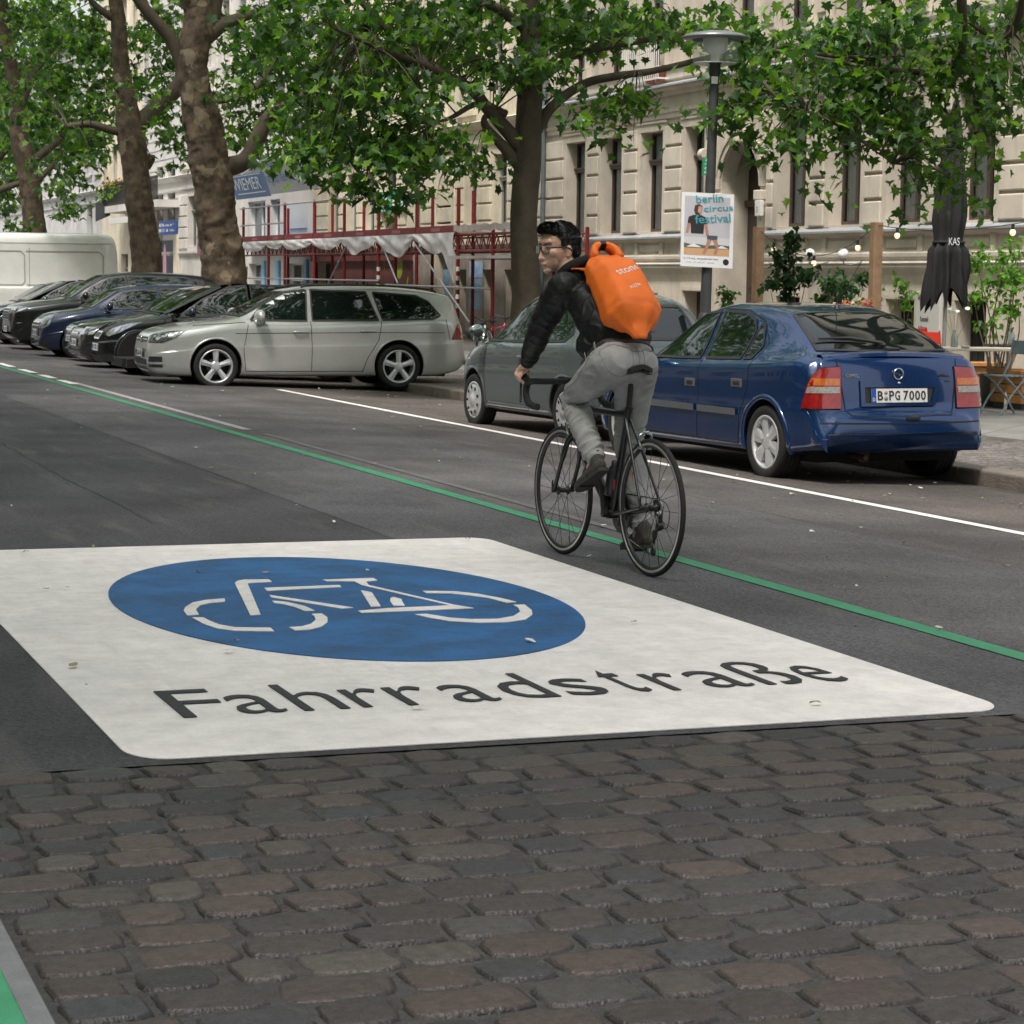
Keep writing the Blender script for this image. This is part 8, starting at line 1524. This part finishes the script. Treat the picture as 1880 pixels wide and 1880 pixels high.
# ---- scaffold walkway ----
SX = 18.0
def scaffold():
    ups = [447, 493, 523, 577, 632, 695, 765, 841, 905, 962]; Y = [xy_at(p, SX) for p in ups]; E = empty('scaffold', (SX, Y[4], -.05), 0, 'red painted scaffold walkway over the pavement with translucent sheeting', 'scaffold'); Mi = Matrix.Translation((-SX, -Y[4], .05)); XB = SX+1.5
    def f(m, n, mt): o = m.build(n, mt, E, fix=True); o.matrix_parent_inverse = Mi; return o
    zd = at(841, 428, X=SX).z; zr = at(695, 358, X=SX).z; zlow = at(695, 514, X=SX).z
    for i, y in enumerate(Y):
        for X in (SX, XB):
            m = MB(); top = at(841, 345, X=SX).z if i in (7,) else (zr+.05 if i < 7 else zd+.1)
            m.cyl((X, y, -.05), (X, y, top), .045, 10); m.box((X-.08, y-.08, -.05), (X+.08, y+.08, -.04)); f(m, 'upright', redst)
    for i in (5, 7):
        for k in range(5): m = MB(); m.cyl((SX, Y[i], .75+.22*k), (SX, Y[i], .86+.22*k), .049, 10); f(m, 'warning_band', whiteframe)
    m = MB(); m.box((SX+.02, Y[7], zd), (XB, Y[0], zd+.05)); f(m, 'deck', mat('scaffold_boards', (.22, .17, .13), .8, var=.3, vscale=3))
    for a, b_ in zip(Y[:7], Y[1:8]): m = MB(); m.box((SX-.04, b_+.06, zd+.01), (SX-.01, a-.06, zd+.19)); m.box((SX-.043, (a+b_)/2-.35, zd+.06), (SX-.0405, (a+b_)/2+.35, zd+.14), 1); f(m, 'toe_board', [redst, mat('toe_board_print', (.32, .12, .11), .6)])
    for X in (SX, XB):
        m = MB(); L = len(Y)
        for i in range(L-1):
            a, b_ = Y[i], Y[i+1]; z0, z1 = zd-.42, zd-.04
            m.cyl((X, a, z0), (X, b_, z0), .026, 8); m.cyl((X, a, z1), (X, b_, z1), .026, 8); k = max(2, round(abs(a-b_)/.55))
            for j in range(k): ya, yb = a+(b_-a)*j/k, a+(b_-a)*(j+1)/k; m.cyl((X, ya, z0), (X, (ya+yb)/2, z1), .016, 6); m.cyl((X, (ya+yb)/2, z1), (X, yb, z0), .016, 6)
        f(m, 'lattice_girder', redst)
    for z, r in ((zr, .024), (zr-.55, .024)):
        m = MB(); m.cyl((SX-.04, Y[0]+.3, z), (SX-.04, Y[5]-.3 if z == zr else Y[2], z), r, 8); f(m, 'guard_rail', galv)
    m = MB(); m.cyl((SX-.05, Y[0], zlow), (SX-.05, Y[5]-.2, zlow-.02), .024, 8); f(m, 'lower_rail', galv); m = MB(); m.cyl((SX-.05, Y[5]-.8, zlow-.12), (SX-.05, Y[8], zlow-.16), .024, 8); f(m, 'lower_rail', galv)
    for (pa, ya_, pb, yb_) in ((642, 440, 602, 522), (702, 450, 730, 520), (762, 448, 862, 592)):
        m = MB(); m.cyl(at(pa, ya_, X=SX-.06), at(pb, yb_, X=SX-.06), .026, 8); f(m, 'diagonal_brace', galv if pa != 642 else greyframe)
    # translucent sheeting hung in swags
    sheet = mat('plastic_sheeting', (.50, .48, .48), .3, var=.3, vscale=2); m = MB(); ya, yb = Y[0]+.2, Y[7]+.05; N_ = 220
    def sh(i, j):
        y = ya+(yb-ya)*i; k = min(range(len(Y)), key=lambda q: abs(Y[q]-y)); seg = [(Y[q+1], Y[q]) for q in range(7) if Y[q+1] <= y <= Y[q]]; s_ = (y-seg[0][0])/(seg[0][1]-seg[0][0]) if seg else 0
        big = .12+.26*(1 if y < Y[4] else .3); dep = (.12+big*abs(sin(pi*s_))**.8)*(1+.35*noise.noise(Vector((y*.6, 0, 0))))
        if y < Y[7]+1.2: dep += 1.0*max(0, 1-(y-Y[7]-.15)/.9)**1.3*max(0, min(1, (y-Y[7])/.15))
        x = SX-.08-.03*sin(pi*j)+.05*noise.noise(Vector((y*1.6+j*1.5, j*2, 1))); return Vector((x, y, zd+.02-dep*j))
    m.grid(sh, N_, 10); f(m, 'sheeting', sheet)
    m = MB(); m.box((SX-.3, Y[-1]-.1, zd-.62), (XB+.1, Y[7]-.2, zd-.55)); m.grid(lambda i, j: Vector((SX-.12, Y[-1]+(Y[7]-Y[-1])*i, zd+.02+.16*j+.02*sin(i*40))), 40, 2); f(m, 'canopy_board', mat('canopy_board_grey', (.40, .36, .34), .7, var=.2))
    return E
scaffold()
# bollard-like cabinet, parked children's bicycles beside the scaffold
def small_bike(base, ang, col, label, s=1.0):
    E = empty('bicycle', base, ang, label, 'bicycle'); m_ = mat('bike_'+label.split()[0], col, .3, coat=1)
    for x in (-.45*s, .45*s):
        m = MB(); m.tube([(x+.27*s*cos(t), 0, .28*s+.27*s*sin(t)) for t in [2*pi*k/32 for k in range(32)]], .022, 8, closed=True); w_ = m.build('wheel', rubber, E); m = MB()
        m.tube([(x+.245*s*cos(t), 0, .28*s+.245*s*sin(t)) for t in [2*pi*k/32 for k in range(32)]], .012, 6, closed=True)
        for k in range(12): t = 2*pi*k/12; m.cyl((x, 0, .28*s), (x+.24*s*cos(t), 0, .28*s+.24*s*sin(t)), .0025, 4)
        m.build('rim', mat('white_rim', (.7, .72, .7), .4), w_)
    m = MB(); bb = (-.02*s, 0, .27*s); st_ = (-.16*s, 0, .62*s); ht = (.30*s, 0, .66*s); m.cyl(bb, st_, .018, 8); m.cyl(bb, ht, .02, 8); m.cyl((-.14*s, 0, .55*s), (.28*s, 0, .60*s), .018, 8); m.cyl(bb, (-.45*s, 0, .28*s), .012, 6); m.cyl(st_, (-.45*s, 0, .28*s), .011, 6); m.cyl(ht, (.45*s, 0, .28*s), .016, 8); m.build('frame', m_, E)
    m = MB(); m.tube([(.30*s, .27*s, .86*s), (.34*s, .12*s, .80*s), (.31*s, 0, .76*s), (.34*s, -.12*s, .80*s), (.30*s, -.27*s, .86*s)], .013, 8); m.cyl(ht, (.31*s, 0, .78*s), .014, 8); m.build('handlebar', matteb, E)
    m = MB(); m.sphere((-.19*s, 0, .72*s), .10, 12, 8, sc3=(1.2, .6, .35)); m.cyl(st_, (-.18*s, 0, .71*s), .013, 8); m.build('saddle', matteb, E)
    m = MB(); m.cyl((bb[0], .07, bb[2]), (bb[0], -.07, bb[2]), .05, 12); m.box((bb[0]-.02, -.12, .12*s), (bb[0]+.06, -.07, .15*s)); m.build('crank', matteb, E); return E
y0 = xy_at(888, 15.6); small_bike((15.6, y0, -.05), radians(60), (.65, .75, .62), 'pale green and white small bicycle standing beyond the grey city car', .85)
y0 = xy_at(915, 16.2); small_bike((16.2, y0, -.05), radians(35), (.45, .02, .09), 'crimson small bicycle leaning beside the pale one near the scaffold', .9)
# ---- cafe terrace ----
timber = mat('timber_post', (.24, .15, .085), .75, var=.25, vscale=6, bump=.3, bscale=30); plank = mat('orange_pine', (.38, .17, .05), .65, var=.25, vscale=5); palewood = mat('pale_wood_top', (.50, .45, .36), .6, var=.15, vscale=5); steelblue = mat('blue_grey_chair_paint', (.20, .26, .29), .5, var=.2, vscale=12)
PX_ = 16.0; topz = at(1608, 408, X=PX_).z
posts = []
for px, lb in ((1392, 'square timber post left of the potted fig tree'), (1608, 'square timber post right of the globe lamps')):
    y = xy_at(px, PX_); m = MB(); m.box((PX_-.07, y-.07, -.05), (PX_+.07, y+.07, topz), bev=.008); m.build('timber_post', timber, label=lb, cat='post'); posts.append(Vector((PX_, y, topz)))
y3 = xy_at(1905, PX_); m = MB(); m.box((PX_-.07, y3-.07, -.05), (PX_+.07, y3+.07, topz), bev=.008); m.build('timber_post', timber, label='timber post just beyond the right edge of the terrace', cat='post'); posts.append(Vector((PX_, y3, topz)))
posts.insert(0, Vector((19.9, xy_at(1392, 19.9)+.5, topz+.5)))
def lights():
    E = empty('string_lights', posts[2], 0, 'string of bare bulbs on a thin wire between the timber posts', 'string lights'); Mi = Matrix.Translation(-posts[2]); m = MB(); pts = []
    for a_, b_, sag in ((posts[1], posts[2], .42), (posts[2], posts[3], .10)):
        P = [a_.lerp(b_, k/14)-UP*(sag*4*(k/14)*(1-k/14)+.04) for k in range(15)]; m.tube(P, .006, 5); pts += [P[2], P[7], P[12]]
    o = m.build('wire', MATS['black_print'], E); o.matrix_parent_inverse = Mi
    for p in pts:
        m = MB(); m.cyl(p-UP*.0, p-UP*.07, .022, 8); o = m.build('socket', MATS['black_print'], E); o.matrix_parent_inverse = Mi; m = MB(); m.sphere(p-UP*.105, .038, 12, 8, sc3=(1, 1, 1.15)); g = m.build('bulb', mat('warm_bulb', (.95, .72, .42), .2, emit=.7), o)
lights()
globe = mat('opal_globe', (.93, .93, .94), .25)
for px, lb in ((1487, 'left white globe wall lamp beside the bistro door'), (1548, 'right white globe wall lamp beside the bistro door')):
    p = at(px, 466, X=19.55); m = MB(); m.sphere(p, .095, 20, 14); o = m.build('globe_lamp', globe, label=lb, cat='wall lamp', group='globe lamps'); m = MB(); m.lathe(p-UP*.125, UP, [(.0, 0), (.03, 0), (.055, .03), (.05, .045), (0, .045)], 14); m.tube(bez([p-UP*.12, p-UP*.19+Vector((.05, 0, 0)), p-UP*.17+Vector((.25, 0, 0)), Vector((20.0, p.y, p.z-.12))], 4), .012, 8); m.build('bracket', greyframe, o)
# closed black parasol
def parasol():
    X = 15.0; y0 = xy_at(1737, X); B = Vector((X, y0, -.05)); zb = at(1735, 572, X=X).z; ztop = at(1765, 178, X=X).z; zs = at(1735, 445, X=X).z
    E = empty('parasol', B, 0, 'tall closed black parasol with ragged folded hem on the terrace', 'parasol'); Mi = Matrix.Translation(-B); topx = Vector((.06, 0, 0)); k_ = 9
    prof = [(zb-.0, .30, 1), (zb+.35, .31, 1), (zs-.12, .28, .7), (zs-.03, .205, .35), (zs+.03, .185, .35), (zs+.3, .22, .45), (zs+.7, .20, .45), (zs+1.1, .14, .4), (ztop-.1, .05, .5), (ztop, .02, .2)]
    zz = np.linspace(0, 1, 46); m = MB(); n = 80; vs = []
    for t in zz:
        z = zb+(ztop-zb)*t; r = interp([(p[0], p[1]) for p in prof], z); f_ = interp([(p[0], p[2]) for p in prof], z)
        for j in range(n):
            a_ = 2*pi*j/n; fold = 1-abs(sin(a_*k_/2+.5*noise.noise(Vector((z*1.2, cos(a_), 0)))))**.8; rr = r*(1-.48*f_*(1-fold))*(1+.10*noise.noise(Vector((cos(a_)*2, sin(a_)*2, z*2)))); zd = z
            if t < .30: zd = z+(1-t/.30)*(.26*(1-fold)+.16*noise.noise(Vector((cos(a_)*1.4, sin(a_)*1.4, 3))))
            vs.append(B+Vector((rr*cos(a_), rr*sin(a_), zd+.05))+topx*t*(ztop-zb)*.5)
    m.add(vs, [(i*n+j, i*n+(j+1) % n, (i+1)*n+(j+1) % n, (i+1)*n+j) for i in range(45) for j in range(n)], 0, True); o = m.build('fabric', mat('black_canvas', (.009, .009, .010), .8, var=.25, vscale=10), E); o.matrix_parent_inverse = Mi
    m = MB(); m.cyl(B, (X+.02, y0, zb+.8), .024, 12); m.cyl((X+.06*1.2, y0, ztop), (X+.08, y0, ztop+.12), .012, 8); m.lathe(B, UP, [(0, 0), (.30, 0), (.30, .06), (.05, .09), (.04, .25), (0, .25)], 24); o = m.build('pole', galv, E); o.matrix_parent_inverse = Mi
    m = MB(); m.tube([B+Vector((.185*cos(t)+.03, .185*sin(t), zs+.05)) for t in [2*pi*k/24 for k in range(24)]], .02, 6, closed=True); o = m.build('strap', MATS['black_canvas'], E); o.matrix_parent_inverse = Mi
    g = text('parasol_lettering', 'KAS', .12, at(1742, 450, X=X-.25), (cos(YAW), -sin(YAW), 0), UP, MATS['sign_white'], E, width=.13, height=.09); g.matrix_parent_inverse = Mi
parasol()
# hanging shop board and plants
p = at(1680, 618, X=18.6); q = at(1726, 535, X=18.6); m = MB(); m.box((18.6, q.y, p.z-.25), (18.66, p.y, q.z), bev=.01); o = m.build('workshop_board', mat('board_white', (.58, .57, .53), .7), label='white standing board with black workshop lettering behind the parasol', cat='sign')
for s_, px, py, w_, h_ in (('WERKSTATT', 1684, 552, .44, .09), ('Keramik', 1689, 590, .25, .08), ('& Bistro', 1685, 606, .26, .07)):
    c = at(px, py, X=18.59); text('board_lettering', s_, .1, (18.594, min(c.y, p.y-.03), c.z), (0, -1, 0), UP, MATS['black_print'], o, width=w_, height=h_)
LG = np.array([(.012, .035, .010), (.018, .050, .014), (.010, .028, .012)]); LB = np.array([(.10, .22, .03), (.07, .17, .03), (.14, .26, .05)])
def plant(name, label, X, px, boxes, n, leaf, cols, seed, stems=5, pot=None, cat='potted plant', stemm=None):
    """boxes: (px, py, rx, ry) masses of foliage; stems rise from the pot"""
    y = xy_at(px, X); B = Vector((X, y, -.05)); E = empty(name, B, 0, label, cat); Mi = Matrix.Translation(-B); rng = np.random.default_rng(seed); P = []; ends = []
    for bx, by, rx, ry in boxes:
        c = at(bx, by, X=X); s_ = (c-Vector((0, 0, CAM_H))).length/FPX; k = max(3, int(n*rx*ry/sum(b_[2]*b_[3] for b_ in boxes))); g = rng.normal(0, .45, (k, 3)); d = np.column_stack([g[:, 0]*rx*s_*.8, -g[:, 0]*rx*s_*.4+g[:, 2]*rx*s_*.8, g[:, 1]*ry*s_]); P.append(np.array(c)+d); ends.append(c)
    leaves_mesh('foliage', np.concatenate(P), leaf, rng, tmpl=SLV*np.array([.75, 1, 1]), cols=cols, parent=E)
    z0 = .35 if pot else 0; m = MB()
    for k in range(stems):
        e_ = ends[k % len(ends)]+Vector((rng.normal(0, .05), rng.normal(0, .05), rng.normal(0, .08))); b0 = B+Vector((rng.normal(0, .04), rng.normal(0, .04), z0)); m.tube(bez([b0, b0.lerp(e_, .5)+Vector((rng.normal(0, .05), rng.normal(0, .05), 0)), e_], 4), [.014, .012, .011, .010, .009, .008, .006, .005, .003], 6)
    o = m.build('stems', stemm or bark2, E); o.matrix_parent_inverse = Mi
    if pot:
        m = MB(); m.lathe(B, UP, [(0, 0), (.16, 0), (.20, .36), (.22, .37), (.22, .41), (.18, .41), (.17, .36), (0, .36)], 20); o = m.build('pot', pot, E); o.matrix_parent_inverse = Mi
terra = MATS['terracotta']; potg = mat('grey_pot', (.12, .12, .12), .7)
plant('potted_fig_tree', 'dark leafy potted fig tree right of the first timber post', 15.6, 1450, [(1455, 440, 18, 26), (1440, 475, 34, 30), (1450, 510, 38, 24), (1420, 520, 24, 14), (1482, 505, 22, 14), (1448, 540, 12, 18)], 430, .11, LG, 1, 6, potg)
plant('potted_shrub', 'small round green shrub behind the blue car roof near the lamp post', 14.5, 1335, [(1335, 540, 18, 14), (1335, 556, 12, 10)], 110, .075, LEAFCOL, 2, 4, potg)
plant('potted_oleander', 'narrow leaved oleander in front of the bistro door', 16.4, 1540, [(1530, 520, 26, 22), (1555, 530, 26, 20), (1510, 548, 20, 12), (1585, 510, 18, 14)], 190, .12, np.array([(.03, .07, .03), (.05, .11, .05)]), 3, 7, potg)
plant('potted_bamboo', 'thin light green bamboo beside the second timber post', 16.3, 1660, [(1655, 530, 26, 34), (1665, 560, 18, 20), (1610, 545, 14, 18)], 70, .10, LB*.7, 4, 6, terra)
plant('young_maple', 'airy light green shrub at the right edge behind the tables', 15.6, 1835, [(1800, 480, 36, 22), (1850, 470, 34, 24), (1830, 520, 46, 28), (1865, 510, 26, 30), (1795, 545, 30, 18), (1850, 570, 36, 24), (1815, 600, 26, 18), (1800, 450, 16, 12), (1860, 445, 14, 10)], 520, .085, LB, 5, 9, potg)
plant('flower_tub', 'tub of pink and white blooms with foliage by the car aerial', 15.2, 1575, [(1565, 560, 26, 10), (1590, 556, 16, 10)], 90, .07, np.array([(.06, .12, .04), (.5, .10, .16), (.55, .50, .45), (.25, .12, .06)]), 6, 3, terra, cat='flowers')
# tables, chairs, benches
TZ = .74
def table(c, L, W_, rot, topm, label, legs=palewood):
    E = empty('cafe_table', c, rot, label, 'table'); m = MB(); m.box((-L/2, -W_/2, TZ-.035), (L/2, W_/2, TZ), bev=.006); m.build('table_top', topm, E)
    for sx in (-1, 1):
        for sy in (-1, 1): m = MB(); m.cyl((sx*(L/2-.12), sy*(W_/2-.05), TZ-.035), (sx*(L/2-.20), -sy*(W_/2-.08), 0), .02, 8); m.build('leg', legs, E)
    return E
tc = at(1790, 625, X=15.2); T1 = table((15.0, xy_at(1785, 15.0), -.05), 1.25, .7, radians(-25), palewood, 'pale wooden cafe table with a flower bottle, right of the blue car')
T2 = table((16.6, xy_at(1885, 16.6), -.05), .8, .7, 0, mat('dark_table_top', (.035, .035, .035), .5), 'dark cafe table at the right edge', greyframe)
def folding_chair(c, rot, label, mt, seatm):
    E = empty('folding_chair', c, rot, label, 'chair', 'terrace chairs'); 
    for sx in (-1, 1):
        m = MB(); m.tube(bez([(sx*.20, .24, 0), (sx*.20, .10, .22), (sx*.20, -.06, .40), (sx*.20, -.16, .62), (sx*.20, -.22, .88)], 4), .012, 6); m.build('back_leg', mt, E)
        m = MB(); m.tube(bez([(sx*.17, -.24, 0), (sx*.17, -.10, .20), (sx*.17, .08, .38), (sx*.17, .18, .45)], 4), .012, 6); m.build('front_leg', mt, E)
    m = MB()
    for k in range(5): m.box((-.20, -.16+.075*k, .445), (.20, -.105+.075*k, .46), bev=.003)
    m.build('seat', seatm, E); m = MB(); m.box((-.20, -.215, .70), (.20, -.19, .86), bev=.004); m.build('backrest', seatm, E); m = MB(); m.cyl((-.2, .22, .04), (.2, .22, .04), .008, 6); m.cyl((-.17, -.22, .04), (.17, -.22, .04), .008, 6); m.build('stretcher', mt, E); return E
folding_chair((14.75, xy_at(1858, 14.75), -.05), radians(95), 'blue grey folding chair at the right edge in front of the planter', steelblue, steelblue)
redc = mat('red_chair_paint', (.50, .03, .015), .5)
folding_chair((16.3, xy_at(1720, 16.3), -.05), radians(-60), 'bright red slatted folding chair behind the pale table, nearer one', redc, redc)
folding_chair((17.4, xy_at(1703, 17.4), -.05), radians(-70), 'bright red slatted folding chair farther back by the board', redc, redc)
def bench_box(c, L, W_, H_, rot, label):
    E = empty('wooden_bench', c, rot, label, 'bench'); m = MB()
    for k in range(3): m.box((-L/2, -W_/2, .08+k*(H_-.13)/3), (L/2, W_/2, .08+(k+1)*(H_-.13)/3-.01), bev=.006)
    m.build('box', plank, E); m = MB(); m.box((-L/2-.04, -W_/2-.04, H_-.05), (L/2+.04, W_/2+.04, H_), bev=.006); m.build('seat_top', plank, E); m = MB(); m.box((-L/2+.03, -W_/2+.03, 0), (L/2-.03, W_/2-.03, .08)); m.build('plinth', blackpl, E)
bench_box((15.8, xy_at(1905, 15.8)-.1, -.05), .9, .7, .48, 0, 'orange pine box bench cut by the right edge')
bench_box((16.6, xy_at(1775, 16.6), -.05), 1.1, .45, .46, radians(-10), 'orange pine box bench under the pale cafe table')
def vase(c, label, petals, k):
    m = MB(); m.lathe(c, UP, [(0, 0), (.042, 0), (.045, .02), (.045, .12), (.018, .17), (.018, .21)], 16); o = m.build('flower_bottle', mat('bottle_glass', (.35, .42, .40), .1, trans=.6), label=label, cat='vase'); rng = np.random.default_rng(k); m = MB(); C_ = Vector(c)
    for q in range(5): t = C_+Vector((rng.normal(0, .05), rng.normal(0, .07), .40+.05*q*.4)); m.tube([C_+UP*.05, t], [.003, .002], 5)
    m.build('stalks', mat('stalk_green', (.06, .14, .03), .6), o)
    if petals is not None:
        m = MB()
        for q in range(7): t = C_+Vector((rng.normal(0, .05), rng.normal(0, .08), .43+rng.normal(0, .03))); m.lathe(t, (rng.normal(0, .4), rng.normal(0, .4), 1), [(0, .0), (.030, .012), (.034, .02), (.012, .012), (0, .018)], 9)
        m.build('blossom', petals, o)
vase(at(1757, 618, X=14.9)-UP*0 if False else Vector((14.85, xy_at(1757, 14.85), TZ-.05)), 'glass bottle with white flowers on the pale table', mat('white_petals', (.75, .75, .70), .6), 3)
vase(Vector((16.5, xy_at(1862, 16.5), TZ-.05)), 'slim glass bottle with a single pink bud on the dark table', mat('pink_petals', (.55, .22, .25), .6), 8)
m = MB(); c = Vector((14.8, xy_at(1778, 14.8), TZ-.05)); m.lathe(c, UP, [(0, 0), (.05, 0), (.06, .025), (.055, .028), (.04, .01), (0, .01)], 16); m.build('ashtray', mat('glass_grey', (.4, .42, .42), .15), label='small pale ashtray on the pale table', cat='ashtray')
# fallen leaves, paper scraps and twigs on the roadway
def litter():
    rng = np.random.default_rng(9); n = 420; P = np.column_stack([rng.uniform(.8, 9.9, n), 7+rng.uniform(0, 1, n)**1.6*34, np.zeros(n)]); near = rng.random(n) < .45; P[near, 0] = 9.9-np.abs(rng.normal(0, .7, near.sum())); P[:, 2] = [gz(x)+.012 for x in P[:, 0]]
    k = P[:, 0] < 4.4; keep = ~(k & (rng.random(n) < .55)); P = P[keep]; n = len(P); V = []; F = []; C = []
    cols = [(.30, .24, .12), (.16, .10, .05), (.45, .42, .34), (.24, .26, .10), (.08, .06, .04), (.6, .6, .56)]
    for p in P:
        s_ = rng.uniform(.010, .034); a_ = rng.uniform(0, 2*pi); o = len(V); m_ = 7; st_ = rng.uniform(.3, .8)
        for j in range(m_): t = 2*pi*j/m_; r = s_*(.6+.6*rng.random()); x, y = r*cos(t), r*sin(t)*st_; V.append((p[0]+x*cos(a_)-y*sin(a_), p[1]+x*sin(a_)+y*cos(a_), p[2]+rng.uniform(0, .012)))
        F.append(tuple(range(o, o+m_))); c = cols[rng.integers(0, 6)]; C += [list(c)+[1]]*m_
    me = bpy.data.meshes.new('fallen_leaves'); me.from_pydata(V, [], F); ca = me.color_attributes.new('stone', 'FLOAT_COLOR', 'POINT'); ca.data.foreach_set('color', [q for c in C for q in c]); me.materials.append(mat('litter', (.2, .15, .1), .8, attr='stone')); o = bpy.data.objects.new('fallen_leaves', me); sc.collection.objects.link(o); tag(o, 'scattered dry leaves, seeds and paper scraps on the roadway', 'leaf litter', kind='stuff')
litter()
